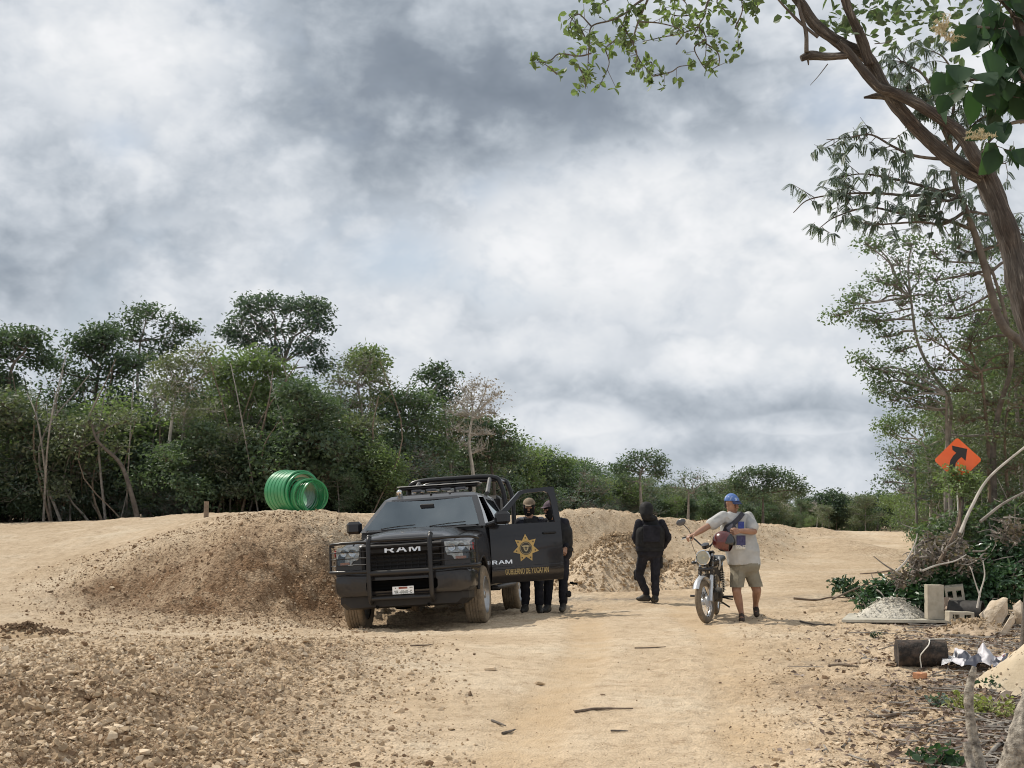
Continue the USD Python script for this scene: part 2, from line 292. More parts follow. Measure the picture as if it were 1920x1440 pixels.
def G(x, y):
    """Ground height with its lumps, ruts and loose stone relief."""
    x, y = np.asarray(x, float), np.asarray(y, float)
    p = np.stack([x, y, 0 * x], -1); r = rough_at(x, y)
    near = np.clip((130 - np.hypot(x, y)) / 60, 0, 1)
    z = base_z(x, y) + near * ((meshkit.fbm(p * 1.1, 4, 3) - .5) * (.03 + (.22 + .30 * np.exp(-((x + 4.6) / 2.6) ** 2 - ((y - 20.6) / 2.2) ** 2)) * r) + (meshkit.fbm(p * 5.0, 4, 9) - .5) * (.010 + .17 * r ** 1.3) + (meshkit.fbm(p * 17.0, 3, 5) - .5) * (.006 + .075 * r))
    # wheel ruts along the track
    rut = lanes(x, y)
    return z - .034 * rut * np.clip((26 - y) / 8, 0, 1) * np.clip(1 - 1.6 * r, 0, 1) * np.clip(y / 4, 0, 1)
def Gs(x, y): return float(G(np.array([float(x)]), np.array([float(y)]))[0])
def on_ground(px, py, d0=5.0, d1=120.0):
    """First point where the sight line through a pixel meets the ground."""
    D = np.geomspace(d0, d1, 4000); r = ray(px, py); p = np.array([0, 0, EYE]) + r * D[:, None]
    below = p[:, 2] <= base_z(p[:, 0], p[:, 1])
    return p[np.argmax(below)] if below.any() else p[-1]
# one sheet round the camera out to the horizon, fine where the loose stone is near
_ang = np.concatenate([np.linspace(-180, -34, 60)[:-1], np.linspace(-34, -25, 60)[:-1], np.linspace(-25, 25, 760), np.linspace(25, 34, 60)[1:], np.linspace(34, 180, 60)[1:-1]])
_rad = np.concatenate([[.6, 2, 3.5], np.geomspace(4.5, 60, 620), np.geomspace(60, 140, 90)[1:], np.geomspace(140, 6000, 40)[1:]])
_A, _Rr = np.meshgrid(np.radians(_ang), _rad, indexing='ij')
_vx, _vy = np.sin(_A) * _Rr, np.cos(_A) * _Rr
_v = np.stack([_vx, _vy, G(_vx, _vy)], -1).reshape(-1, 3)
na, nr = _A.shape
_i, _j = np.meshgrid(np.arange(na), np.arange(nr - 1), indexing='ij'); _k = (_i + 1) % na
_q = np.stack([_i * nr + _j, _i * nr + _j + 1, _k * nr + _j + 1, _k * nr + _j], -1).reshape(-1, 4)
_f = np.vstack([_q[:, [0, 2, 1]], _q[:, [0, 3, 2]]])
_c = len(_v); _v = np.vstack([_v, [0, 0, Gs(0, 0)]]); _ii = np.arange(na); _f = np.vstack([_f, np.c_[np.full(na, _c), ((_ii + 1) % na) * nr, _ii * nr]])

# sascab: crushed white limestone with tan fines; damp/darker patches and ash where the photograph has them
g = NG(); p = g.pos()
n1 = g.noise(p, .55, 6.0, .6); n2 = g.noise(p, 5.5, 6.0, .65); n3 = g.noise(p, 38.0, 4.0, .7)
base = g.ramp(n1, (.32, (.47, .36, .24)), (.5, (.545, .43, .30)), (.68, (.60, .50, .37)))
grain = g.ramp(g.math('multiply_add', n2, .55, g.math('multiply', n3, .45)), (.33, (.62, .56, .5)), (.5, (1.0, 1.0, 1.0)), (.68, (1.22, 1.23, 1.24)))
col = g.mix(1.0, base, grain, 'multiply')
vor = g.n('voronoi_texture', vector=p, scale=26.0, feature='f1'); vor2 = g.n('voronoi_texture', vector=p, scale=60.0, feature='f1')
rough_ = g.n('attribute', 'fac', attribute='loose')
chips = g.ramp(g.n('separate_color', 'r', color_type='rgb', color=f'{vor}.color') if False else f'{vor}.distance', (0.0, (1.12, 1.12, 1.12)), (.55, (.95, .93, .9)), (.8, (.6, .55, .5)))
col = g.mix(rough_, col, g.mix(1.0, col, chips, 'multiply'))
soil = g.n('attribute', 'fac', attribute='soil')
col = g.mix(g.math('multiply', soil, g.ramp(g.noise(p, 2.2, 6.0, .7), (.33, (.25,) * 3), (.52, (1.0,) * 3)), clamp=True), col, g.mix(1.0, col, (.40, .305, .235), 'multiply'))
lane = g.n('attribute', 'fac', attribute='lane'); col = g.mix(g.math('multiply', lane, g.ramp(g.noise(p, 1.6, 5.0, .65), (.3, (.25,) * 3), (.6, (1.0,) * 3)), clamp=True), col, g.mix(.8, base, (.51, .365, .215)))
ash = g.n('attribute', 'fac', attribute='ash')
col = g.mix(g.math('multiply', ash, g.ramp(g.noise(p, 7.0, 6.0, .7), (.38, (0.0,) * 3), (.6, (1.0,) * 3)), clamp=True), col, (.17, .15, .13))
litter = g.n('attribute', 'fac', attribute='litter')
col = g.mix(g.math('multiply', litter, g.ramp(g.noise(p, 16.0, 6.0, .75), (.45, (0.0,) * 3), (.58, (1.0,) * 3)), clamp=True), col, (.21, .14, .085))
h = g.math('multiply_add', n3, .5, g.math('multiply', g.math('multiply', f'{vor}.distance', rough_), -1.0))
h2 = g.math('multiply_add', f'{vor2}.distance', -.35, h)
ground_mat = g.make('crushed_limestone', surface=g.n('principled_bsdf', 'BSDF', base_color=col, roughness=.95, specular_ior_level=.15, diffuse_roughness=.6, normal=g.bump(h2, .55, .05)))
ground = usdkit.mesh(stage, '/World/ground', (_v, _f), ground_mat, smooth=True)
keys(ground.GetPrim(), 'sandy crushed limestone ground with track, ramp and long embankment', kind='structure')
def vattr(prim_mesh, name, vals):
    UsdGeom.PrimvarsAPI(prim_mesh).CreatePrimvar(name, Sdf.ValueTypeNames.FloatArray, 'vertex').Set(Vt.FloatArray.FromNumpy(np.asarray(vals, np.float32)))
def spot(x, y, pts):
    """Soft patches of ground: (px, py, radius across, radius along, strength)."""
    out = np.zeros(len(x))
    for px, py, rx, ry, s in pts:
        q = on_ground(px, py); out = np.maximum(out, s * np.exp(-((x - q[0]) / rx) ** 2 - ((y - q[1]) / ry) ** 2))
    return np.clip(out, 0, 1)
vattr(ground, 'loose', np.clip(rough_at(_v[:, 0], _v[:, 1]) * 1.25 - .1, 0, 1))
vattr(ground, 'lane', lanes(_v[:, 0], _v[:, 1]) * np.clip((30 - _v[:, 1]) / 8, 0, 1) * np.clip(_v[:, 1] / 4, 0, 1) * np.clip(1 - 1.5 * rough_at(_v[:, 0], _v[:, 1]), 0, 1) * .9)
vattr(ground, 'soil', spot(_v[:, 0], _v[:, 1], [(300, 1090, 1.1, 1.3, 1.), (380, 1120, 1.3, 1.2, 1.), (480, 1080, 1.2, 1.2, 1.), (560, 1110, 1.0, 1.2, 1.), (430, 1025, .9, 1.0, .9), (620, 1110, .6, 1.5, 1.), (210, 1110, .8, .7, 1.), (540, 1000, .7, .8, .6), (60, 1320, 1.0, 1.0, .9), (180, 1390, .9, .6, .8), (380, 1300, .8, .8, .6), (40, 1430, .8, .6, .9), (560, 1230, .8, 1.0, .5), (320, 1420, .6, .4, .7), (480, 1340, .6, .5, .5), (1700, 1300, 1.2, .8, .5), (330, 1060, .8, 1.0, .7)]))
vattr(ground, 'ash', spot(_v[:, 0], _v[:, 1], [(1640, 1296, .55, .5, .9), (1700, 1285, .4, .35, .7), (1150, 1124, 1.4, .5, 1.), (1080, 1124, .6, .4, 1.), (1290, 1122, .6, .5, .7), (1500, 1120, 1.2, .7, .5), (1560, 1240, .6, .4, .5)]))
vattr(ground, 'litter', spot(_v[:, 0], _v[:, 1], [(1800, 1320, 1.2, 1.6, .9), (1860, 1420, .8, .9, 1.), (1700, 1200, 1.3, 1.0, .7), (1850, 1180, 1.4, 1.5, .9), (1560, 1130, 1.4, 1.6, .6), (1900, 1100, 3.0, 8.0, 1.), (2100, 1150, 3.0, 8.0, 1.), (1760, 1060, 1.4, 12.0, .9)]))
# ------------------------------------------------------------------ plants
BARK = {
    'grey': mat('bark_grey', (.13, .115, .10), (.27, .245, .215), rough=.9, scale=9.0, bump=.6, bscale=30, bdist=.02),
    'dark': mat('bark_dark', (.055, .045, .038), (.13, .11, .09), rough=.9, scale=9.0, bump=.6, bscale=30, bdist=.02),
    'pale': mat('bark_pale', (.30, .275, .24), (.46, .43, .385), rough=.9, scale=6.0),
    'brown': mat('bark_brown', (.085, .062, .045), (.19, .145, .105), rough=.9, scale=10.0),
}
LEAF = {
    'dark': leafmat('leaves_dark_green', [(.036, .056, .026), (.060, .088, .040), (.100, .128, .064)], .30),
    'mid': leafmat('leaves_mid_green', [(.052, .078, .032), (.084, .116, .048), (.130, .160, .076)], .34),
    'bright': leafmat('leaves_yellow_green', [(.075, .105, .030), (.115, .150, .045), (.175, .20, .075)], .38),
    'olive': leafmat('leaves_olive', [(.07, .085, .036), (.11, .12, .052), (.16, .16, .08)], .30),
    'dry': leafmat('leaves_dry', [(.12, .09, .055), (.19, .15, .09), (.26, .22, .15)], .2),
    'grey': leafmat('leaves_grey_green', [(.055, .08, .048), (.095, .12, .075), (.15, .17, .115)], .30),
    'gloss': leafmat('leaves_cut_glossy', [(.016, .042, .014), (.030, .068, .020), (.052, .095, .03), (.24, .27, .20)], .18, rough=.34, spec=.6),
    'lime': leafmat('leaves_near_lime', [(.055, .08, .026), (.095, .125, .040), (.145, .165, .06), (.21, .19, .10)], .45),
    'litter': leafmat('leaves_fallen', [(.07, .042, .022), (.13, .085, .045), (.21, .15, .09), (.30, .24, .17)], .04),
    'big': leafmat('leaves_big', [(.014, .034, .013), (.024, .052, .018), (.042, .078, .024)], .38, rough=.62, spec=.25),
    'red': leafmat('leaves_red_seedling', [(.13, .16, .03), (.23, .20, .04), (.30, .09, .035)], .3),
}
def leaves(pos, L, W, rng, droop=.35, shape=4, up=None, dirs=None):
    """One small blade for each position: a folded diamond (shape 4) or a longer pointed leaf (shape 6)."""
    n = len(pos)
    if dirs is None:
        dirs = rng.normal(size=(n, 3)); dirs[:, 2] = dirs[:, 2] * .6 - droop
    dirs = dirs / (np.linalg.norm(dirs, axis=1, keepdims=True) + 1e-9)
    nr = rng.normal(size=(n, 3)) * .8 + [0, 0, 1.0]; side = np.cross(dirs, nr); side /= np.linalg.norm(side, axis=1, keepdims=True) + 1e-9
    nn = np.cross(side, dirs); s = rng.uniform(.65, 1.3, (n, 1)); L = L * s; W = W * s * rng.uniform(.8, 1.2, (n, 1)) / 2
    if shape == 4:
        v = np.stack([pos, pos + dirs * L * .5 + side * W + nn * W * .35, pos + dirs * L, pos + dirs * L * .5 - side * W + nn * W * .35], 1).reshape(-1, 3)
        b = np.arange(n)[:, None] * 4; f = np.vstack([b + [0, 1, 2], b + [0, 2, 3]])
    else:
        v = np.stack([pos, pos + dirs * L * .3 + side * W + nn * W * .3, pos + dirs * L * .68 + side * W * .8 + nn * W * .2, pos + dirs * L - nn * L * .08,
                      pos + dirs * L * .68 - side * W * .8 + nn * W * .2, pos + dirs * L * .3 - side * W + nn * W * .3], 1).reshape(-1, 3)
        b = np.arange(n)[:, None] * 6; f = np.vstack([b + [0, 1, 2], b + [0, 2, 3], b + [0, 3, 4], b + [0, 4, 5]])
    return v, f
def vf(ms):
    vs, fs, o = [], [], 0
    for v, f in ms: vs.append(v); fs.append(f + o); o += len(v)
    return np.vstack(vs), np.vstack(fs)
def mf(m): return np.array(m.vertices), np.array(m.faces)
def limb(p0, p1, r0, r1, rng, n=7, wob=.06, sides=5, sag=0.0):
    p0, p1 = np.asarray(p0, float), np.asarray(p1, float); L = np.linalg.norm(p1 - p0)
    k = np.array([p0, p0 + (p1 - p0) * .33 + rng.normal(size=3) * wob * L + [0, 0, -sag * L], p0 + (p1 - p0) * .68 + rng.normal(size=3) * wob * L + [0, 0, -sag * L * .6], p1])
    return mf(tube(smoothline(k, n), np.linspace(r0, r1, n), sides, caps=False))
def foliage(trunk, tr, lobes, rng, per=14, nl=45, sig=.22, L=.13, W=.07, twig=True, limb_r=None, shell=.55, shape=4, droop=.35, extra_twigs=0, twig_r=.010, twig_sides=3):
    """trunk: polyline; lobes: (centre, radius). Returns (wood, leaf) arrays; limbs run to each lobe, twigs to each clump of leaves."""
    wood = [mf(tube(smoothline(trunk, 4 * len(trunk)), np.interp(np.linspace(0, 1, 4 * len(trunk)), [0, .12, 1], [tr * 1.25, tr, tr * .45]), 8, caps=False))]
    leaf = []; T = smoothline(trunk, 40); limb_r = limb_r or tr * .5
    for c, r in lobes:
        c = np.asarray(c, float); r3 = np.array([r, r, r * .8])
        below = T[(T[:, 2] < c[2] + .1)]; below = below if len(below) else T[:1]
        dd = np.linalg.norm(below - c, axis=1) + .9 * np.maximum(0, T[-1, 2] * .35 - below[:, 2]) ; a = below[np.argmin(dd)]
        k = limb_r * rng.uniform(.55, 1.1); wood.append(limb(a, c, k, max(.012, k * .4), rng, 9, .07, 5))
        nn = max(3, int(per * rng.uniform(.75, 1.25)))
        u = rng.normal(size=(nn, 3)); u /= np.linalg.norm(u, axis=1, keepdims=True); u[:, 2] = np.where(rng.random(nn) < .7, np.abs(u[:, 2]), u[:, 2])
        q = c + u * r3 * rng.uniform(shell, 1.0, (nn, 1))
        if twig:
            for p in q: wood.append(limb(c + (p - c) * rng.uniform(0, .25), p, twig_r * 1.3, twig_r * .5, rng, 5, .10, twig_sides))
            for _ in range(extra_twigs):
                o_ = a + (c - a) * rng.uniform(.55, 1.05); e = o_ + unit(rng.normal(size=3) * [1, 1, .8] + [0, 0, .75]) * r * rng.uniform(.6, 1.5); wood.append(limb(o_, e, twig_r * 1.2, twig_r * .35, rng, 6, .1, twig_sides))
        m = rng.poisson(nl, nn); cen = np.repeat(q, m, 0)
        leaf.append(cen + np.clip(rng.normal(size=cen.shape), -1.7, 1.7) * sig * np.array([1.15, 1.15, .7]))
    pos = np.vstack(leaf) if leaf else np.zeros((0, 3))
    return vf(wood), leaves(pos, L, W, rng, droop, shape) if len(pos) else None
def random_lobes(rng, H, base, width, n, r=(.13, .22), top=1.0):
    out = []
    while len(out) < n:
        u = rng.uniform(-1, 1, 3)
        if u @ u > 1: continue
        z = base + (H - base) * (.5 + .5 * u[2]); w = width / 2 * (1.0 if u[2] < .2 else top)
        rr = width * rng.uniform(*r); out.append((np.array([u[0] * w * .85, u[1] * w * .85, min(z, H - rr * .7)]), rr))
    return out
def trunk_line(rng, H, lean=.06, n=5):
    z = np.linspace(-.15, H, n); k = np.cumsum(rng.normal(size=(n, 2)) * lean * H / n, 0); k[0] = 0
    return np.c_[k, z]
def plant_thing(name, label, cat_, loc, wood, leaf, wm, lm, group=None, rz=0.0, crown='crown', stem='trunk'):
    t = thing(name, label, cat_, loc, rz, group)
    part(t, stem, wood, wm, smooth=60)
    if leaf is not None: part(t, crown, leaf, lm, smooth=False)
    return t

# --- kinds of forest tree, each built once as a class prim and referenced
KIND = {}
def kind_of(key, wood, leaf, wm, lm):
    p = stage.CreateClassPrim('/World/' + key); UsdGeom.Xform.Define
    m = usdkit.mesh(stage, f'/World/{key}/trunk', wood, wm, smooth=60)
    if leaf is not None: usdkit.mesh(stage, f'/World/{key}/crown', leaf, lm)
    KIND[key] = (p, np.vstack([wood[0]] + ([leaf[0]] if leaf is not None else []))[:, 2].max())
def place(name, label, cat_, key, loc, height, rz=0.0, group=None, wide=1.0):
    p, h = KIND[key]
    x = UsdGeom.Xform.Define(stage, numbered('/World', name)); s = height / h
    x.AddTranslateOp().Set(tuple(map(float, loc))); x.AddRotateZOp().Set(math.degrees(rz)); x.AddScaleOp().Set((s * wide, s * wide, s))
    x.GetPrim().GetReferences().AddInternalReference(p.GetPath()); x.GetPrim().SetInstanceable(True)
    return keys(x.GetPrim(), label, cat_, group)
def make_kinds():
    def K(key, seed, H, base, width, n, wm, lm, tr=.09, lean=.10, **kw):
        rng = np.random.default_rng(seed); rr = kw.pop('r', (.13, .21)); top = kw.pop('top', .75)
        w, l = foliage(trunk_line(rng, H * .72, lean), tr, random_lobes(rng, H, base, width, n, rr, top), rng, **kw); kind_of(key, w, l, BARK[wm], LEAF[lm])
    K('dense_tree', 1, 8.5, 1.4, 5.2, 20, 'dark', 'dark', per=17, nl=24, sig=.25, L=.19, W=.09, extra_twigs=5)
    K('dense_tree_b', 2, 8.0, 1.0, 5.4, 20, 'grey', 'mid', per=16, nl=32, sig=.26, L=.15, W=.075, extra_twigs=5)
    K('airy_tree', 3, 9.5, 5.6, 5.2, 13, 'dark', 'dark', per=12, nl=30, sig=.2, L=.15, W=.07, extra_twigs=3)
    K('twiggy_tree', 4, 8.0, 1.4, 4.6, 19, 'grey', 'olive', per=12, nl=22, sig=.27, L=.10, W=.05, extra_twigs=9)
    K('bright_tree', 5, 7.0, 1.6, 4.6, 15, 'grey', 'bright', per=15, nl=32, sig=.27, L=.14, W=.07, extra_twigs=4)
    K('bare_tree', 6, 8.0, 2.6, 4.4, 14, 'pale', 'dry', per=9, nl=2, sig=.3, L=.10, W=.05, extra_twigs=12)
    K('olive_tree', 7, 7.5, .9, 4.8, 19, 'grey', 'olive', per=14, nl=42, sig=.27, L=.105, W=.055, extra_twigs=4)
    K('leafy_bush', 8, 3.4, .2, 3.4, 12, 'brown', 'mid', tr=.04, per=13, nl=46, sig=.2, L=.14, W=.075)
    K('dark_bush', 9, 3.0, .1, 3.4, 12, 'brown', 'dark', tr=.04, per=13, nl=46, sig=.2, L=.14, W=.075)
    K('olive_bush', 11, 3.6, .1, 3.2, 13, 'grey', 'olive', tr=.04, per=12, nl=26, sig=.22, L=.13, W=.065, extra_twigs=5); K('bright_bush', 12, 3.4, .1, 3.2, 13, 'grey', 'bright', tr=.04, per=12, nl=28, sig=.22, L=.13, W=.065, extra_twigs=3)
    K('dry_bush', 10, 2.8, .1, 3.2, 12, 'grey', 'grey', tr=.035, per=10, nl=14, sig=.22, L=.12, W=.06, extra_twigs=9)
make_kinds()

# --- left forest: trees one can tell apart, each shaped after its own outline: (px, py, radius px) lobes at distance D
def px_tree(name, label, D, stem, lobes, wm, lm, seed, tr=.075, group=None, cat_='tree', depth=.7, **kw):
    """stem: pixels from the foot upwards; lobes: pixels with radius; the foot is set on the ground."""
    rng = np.random.default_rng(seed)
    T = np.array([at(px, py, D) for px, py in stem]); foot = T[0].copy(); foot[2] = base_z(foot[0], foot[1]) - .1
    T = np.vstack([foot, T[1:]]); T[1:, 1] += np.cumsum(rng.normal(size=len(T) - 1) * .15)
    lb = []
    for px, py, r in lobes:
        rr = r * D / FPX; c = at(px, py, D); c[1] += rng.uniform(-depth, depth) * rr * 1.6; lb.append((c - foot, rr))
    w, l = foliage(T - foot, tr, lb, rng, **kw)
    return plant_thing(name, label, cat_, foot, w, l, BARK[wm], LEAF[lm], group)
dense = dict(per=20, nl=30, sig=.23, L=.145, W=.07, extra_twigs=4); airy = dict(per=15, nl=22, sig=.19, L=.15, W=.065, extra_twigs=4)
sparse = dict(per=11, nl=14, sig=.22, L=.13, W=.06, extra_twigs=6); bare = dict(per=16, nl=3, sig=.25, L=.10, W=.05, extra_twigs=22, twig_r=.011)
def left_forest():
    px_tree('forest_tree', 'dark green tree cut by the left edge, its bent limb bare below the crown', 40, [(5, 985), (18, 800), (30, 700), (55, 660)], [(20, 640, 36), (55, 645, 28), (0, 665, 40), (-30, 640, 50), (-40, 700, 50), (75, 672, 18), (10, 715, 26)], 'dark', 'dark', 101, **dense)
    px_tree('forest_tree', 'broad dark green tree with a dense sloping crown, second tall one from the left edge', 42, [(215, 985), (190, 860), (170, 770), (175, 690)], [(120, 700, 40), (160, 665, 42), (200, 645, 38), (150, 730, 50), (210, 710, 52), (105, 745, 40), (240, 760, 45), (180, 790, 45), (250, 690, 40), (185, 630, 24), (150, 648, 24)], 'dark', 'dark', 102, tr=.10, **dense)
    px_tree('forest_tree', 'tall tree with an airy flat top rising above the left half of the forest', 46, [(255, 985), (262, 840), (258, 720), (262, 640)], [(235, 600, 30), (265, 588, 32), (295, 600, 30), (330, 615, 28), (350, 622, 18), (300, 640, 34), (250, 640, 34), (325, 650, 24), (215, 625, 26), (280, 675, 36), (230, 680, 36)], 'grey', 'dark', 103, **airy)
    px_tree('forest_tree', 'tallest airy tree with many bare limbs under a domed grey green top', 46, [(545, 985), (538, 840), (535, 740), (532, 680)], [(470, 585, 28), (505, 578, 32), (540, 582, 32), (575, 580, 30), (600, 588, 20), (450, 605, 26), (432, 622, 18), (600, 615, 22), (495, 620, 34), (550, 625, 34), (460, 645, 28), (585, 660, 28), (600, 690, 22), (520, 665, 26)], 'grey', 'grey', 104, tr=.095, per=16, nl=28, sig=.19, L=.16, W=.07, extra_twigs=4)
    px_tree('forest_tree', 'yellow green tree in front of the tallest airy tree', 41, [(470, 985), (465, 860), (462, 760)], [(440, 690, 32), (475, 680, 36), (505, 700, 30), (420, 720, 34), (460, 730, 42), (500, 745, 36), (435, 765, 40), (480, 790, 40), (410, 690, 22)], 'grey', 'bright', 105, **dense)
    px_tree('forest_tree', 'dull olive tree with a pale forked trunk, left of the yellow green tree', 39, [(372, 985), (345, 920), (316, 850), (318, 790), (325, 740)], [(350, 690, 30), (380, 665, 26), (330, 720, 34), (370, 730, 36), (300, 745, 34), (350, 780, 36), (395, 770, 34), (320, 690, 26), (390, 700, 26)], 'pale', 'olive', 106, per=13, nl=24, sig=.2, L=.13, W=.06, extra_twigs=5)
    px_tree('forest_tree', 'brownish twiggy tree with fresh green leaves on its crest, right of the green pipe coil', 42, [(645, 985), (668, 880), (680, 790), (672, 720)], [(655, 690, 30), (690, 680, 30), (640, 720, 32), (680, 725, 36), (710, 715, 24), (660, 765, 34), (700, 760, 30), (630, 760, 26)], 'grey', 'olive', 107, per=13, nl=22, sig=.2, L=.13, W=.06, extra_twigs=8)
    px_tree('forest_tree', 'fresh green tuft of a slim tree beside the brownish twiggy tree', 44, [(690, 985), (694, 850), (690, 700)], [(690, 668, 18), (670, 676, 16), (712, 680, 14), (702, 695, 20), (680, 700, 20)], 'grey', 'bright', 108, tr=.05, **airy)
    px_tree('forest_tree', 'rounded green tree above the truck cab, left of the pale bare tree', 44, [(800, 985), (795, 880), (780, 790)], [(740, 760, 30), (770, 755, 34), (800, 765, 30), (725, 785, 26), (760, 800, 44), (805, 805, 40), (780, 840, 44), (730, 835, 36), (720, 745, 18), (830, 850, 34)], 'grey', 'mid', 109, **dense)
    px_tree('forest_tree', 'slim tree with a small tufted top leaning above the truck cab', 47, [(850, 985), (842, 840), (828, 740), (815, 715)], [(815, 693, 17), (835, 712, 18), (795, 706, 12), (825, 730, 20), (808, 745, 18), (840, 750, 18)], 'grey', 'dark', 110, tr=.055, **airy)
    px_tree('forest_tree', 'pale leafless tree with a fine mesh of twigs behind the truck', 45, [(885, 985), (888, 900), (880, 830), (886, 780)], [(870, 730, 20), (890, 722, 20), (912, 728, 20), (930, 740, 16), (858, 752, 22), (885, 752, 24), (915, 755, 22), (845, 775, 20), (870, 780, 24), (900, 785, 24), (928, 775, 18), (850, 805, 22), (885, 815, 24), (915, 815, 22), (865, 835, 22), (900, 845, 22)], 'pale', 'dry', 111, **bare)
    px_tree('forest_tree', 'dark leafy tree low behind the pale leafless tree', 47, [(930, 985), (925, 900), (915, 850)], [(900, 825, 30), (930, 815, 28), (950, 835, 26), (880, 860, 32), (925, 865, 36), (960, 865, 24), (905, 805, 18)], 'dark', 'dark', 112, **dense)
    px_tree('forest_tree', 'shaded dark trunked tree standing over the green pipe coil', 38, [(560, 985), (556, 920), (566, 850), (590, 800)], [(560, 790, 40), (600, 770, 36), (590, 820, 44), (545, 840, 36), (620, 840, 36), (560, 745, 28)], 'dark', 'dark', 113, **dense)
    px_tree('forest_tree', 'forked leaning tree with a dark bare trunk, in the middle of the left forest', 37, [(260, 985), (250, 930), (228, 870), (190, 830), (172, 790)], [(160, 800, 36), (200, 800, 34), (240, 790, 30), (140, 840, 30), (215, 840, 26)], 'dark', 'olive', 114, per=12, nl=20, sig=.2, L=.13, W=.06, extra_twigs=4)
    # further along the embankment
    for i, (lab, D, stem, lobes, wm, lm, kw) in enumerate([
        ('pale green crowned tree right of the roll bar, over the open truck door', 62, [(1035, 985), (1032, 880)], [(1030, 858, 24), (1055, 870, 20), (1005, 872, 20), (1040, 890, 26), (1015, 905, 24)], 'grey', 'bright', dense),
        ('low dark tree between the truck and the walking officer', 66, [(1105, 985), (1100, 900)], [(1095, 880, 22), (1120, 888, 22), (1080, 900, 22), (1135, 905, 20)], 'dark', 'mid', dense),
        ('dark tree with loose drooping top above the walking officer', 60, [(1205, 985), (1200, 900), (1205, 880)], [(1190, 860, 16), (1215, 858, 16), (1235, 868, 14), (1175, 875, 18), (1205, 885, 22), (1240, 890, 14), (1160, 880, 14), (1180, 905, 22)], 'grey', 'dark', airy),
        ('thin grey tree over the motorcycle mirror', 64, [(1290, 985), (1290, 920)], [(1280, 900, 18), (1305, 898, 20), (1330, 908, 16), (1265, 915, 16), (1300, 925, 22)], 'grey', 'grey', sparse),
        ('wide dark tree above the man in the blue cap', 64, [(1430, 985), (1432, 920)], [(1395, 897, 20), (1425, 890, 22), (1455, 895, 22), (1480, 908, 18), (1380, 915, 18), (1440, 920, 28), (1500, 922, 14), (1405, 935, 22)], 'dark', 'dark', dense),
        ('rounded dark tree right of the man, above the far end of the embankment', 84, [(1555, 990), (1555, 950)], [(1540, 938, 14), (1562, 934, 16), (1580, 945, 14), (1550, 955, 20)], 'dark', 'dark', dict(per=14, nl=30, sig=.3, L=.22, W=.12)),
        ('last dark round tree at the far end of the road', 88, [(1645, 990), (1645, 950)], [(1625, 942, 16), (1650, 932, 18), (1672, 942, 16), (1640, 955, 20), (1600, 948, 12)], 'dark', 'dark', dict(per=14, nl=30, sig=.3, L=.22, W=.12)),
    ]): px_tree('forest_tree', lab, D, stem, lobes, wm, lm, 130 + i, **kw)
    # trees of the second rank, which only show as tops and trunks among the others
    rng = np.random.default_rng(55)
    dense_keys = ['dense_tree', 'dense_tree_b', 'olive_tree', 'dense_tree', 'twiggy_tree']
    tops = [(-300, 640), (-150, 650), (0, 690), (100, 720), (250, 700), (350, 690), (450, 700), (560, 700), (650, 730), (720, 780), (800, 790), (870, 830), (960, 865), (1050, 880), (1150, 900), (1250, 905), (1350, 925), (1450, 925), (1560, 960), (1700, 955), (1800, 950)]
    tx, ty = zip(*tops)
    LM = [(-500, 60, 'near the left photo edge'), (60, 200, 'over the left end of the embankment'), (200, 330, 'left of the wooden post'), (330, 440, 'behind the wooden post'), (440, 505, 'just left of the pipe coil'), (505, 620, 'behind the pipe coil'), (620, 700, 'between the pipe coil and the truck'), (700, 800, 'above the truck bonnet'), (800, 900, 'above the truck cab'), (900, 980, 'behind the roll cage'), (980, 1070, 'above the open truck door'), (1070, 1180, 'between the truck and the walking officer'), (1180, 1260, 'above the walking officer'), (1260, 1345, 'above the motorcycle'), (1345, 1440, 'behind the man in the cap'), (1440, 1540, 'right of the man in the cap'), (1540, 1650, 'over the far end of the embankment'), (1650, 2400, 'where the road meets the thicket')]
    ADJ = {'dense_tree': 'dense dark', 'dense_tree_b': 'broad mid green', 'olive_tree': 'olive leaved', 'twiggy_tree': 'twiggy grey', 'bright_tree': 'yellow green', 'bare_tree': 'pale bare', 'airy_tree': 'thin airy'}
    said = {}
    def say_which(rank, key, px):
        s_ = f"{rank} {ADJ[key]} tree {next((w for a, b, w in LM if a <= px < b), LM[-1][2])}"; n_ = said.get(s_, 0); said[s_] = n_ + 1
        return s_ + ('', ', second from its left', ', third from its left', ', fourth from its left', ', fifth from its left', ', sixth from its left')[min(n_, 5)]
    def back(n, x0, x1, D0, D1, drop, keys_, group, name, label):
        for i in range(n):
            px = x0 + (x1 - x0) * (i + rng.uniform(.1, .9)) / n; D = (D0 + (D1 - D0) * np.clip((px - 600) / 1000, 0, 1)) * rng.uniform(.95, 1.08)
            f = at(px, 960, D); f[2] = base_z(f[0], f[1]) - .1
            h = at(px, np.interp(px, tx, ty) + drop + rng.uniform(-14, 28), D)[2] - f[2]
            key = keys_[rng.integers(len(keys_))]; place(name, say_which(label, key, px), 'tree', key, f, max(h, 2.2), rng.uniform(0, 6.28), group, wide=rng.uniform(.95, 1.25))
    back(22, -260, 960, 50, 72, 8, dense_keys, 'rear trees of the left forest', 'rear_forest_tree', 'rear')
    back(20, -240, 940, 43, 66, 60, dense_keys + ['bright_tree', 'bare_tree'], 'half hidden trees inside the left forest', 'inner_forest_tree', 'half hidden')
    back(20, -220, 760, 40, 44, 80, ['twiggy_tree', 'olive_tree', 'airy_tree', 'twiggy_tree', 'bare_tree', 'dense_tree_b'], 'front row trees of the left forest', 'front_forest_tree', 'front row')
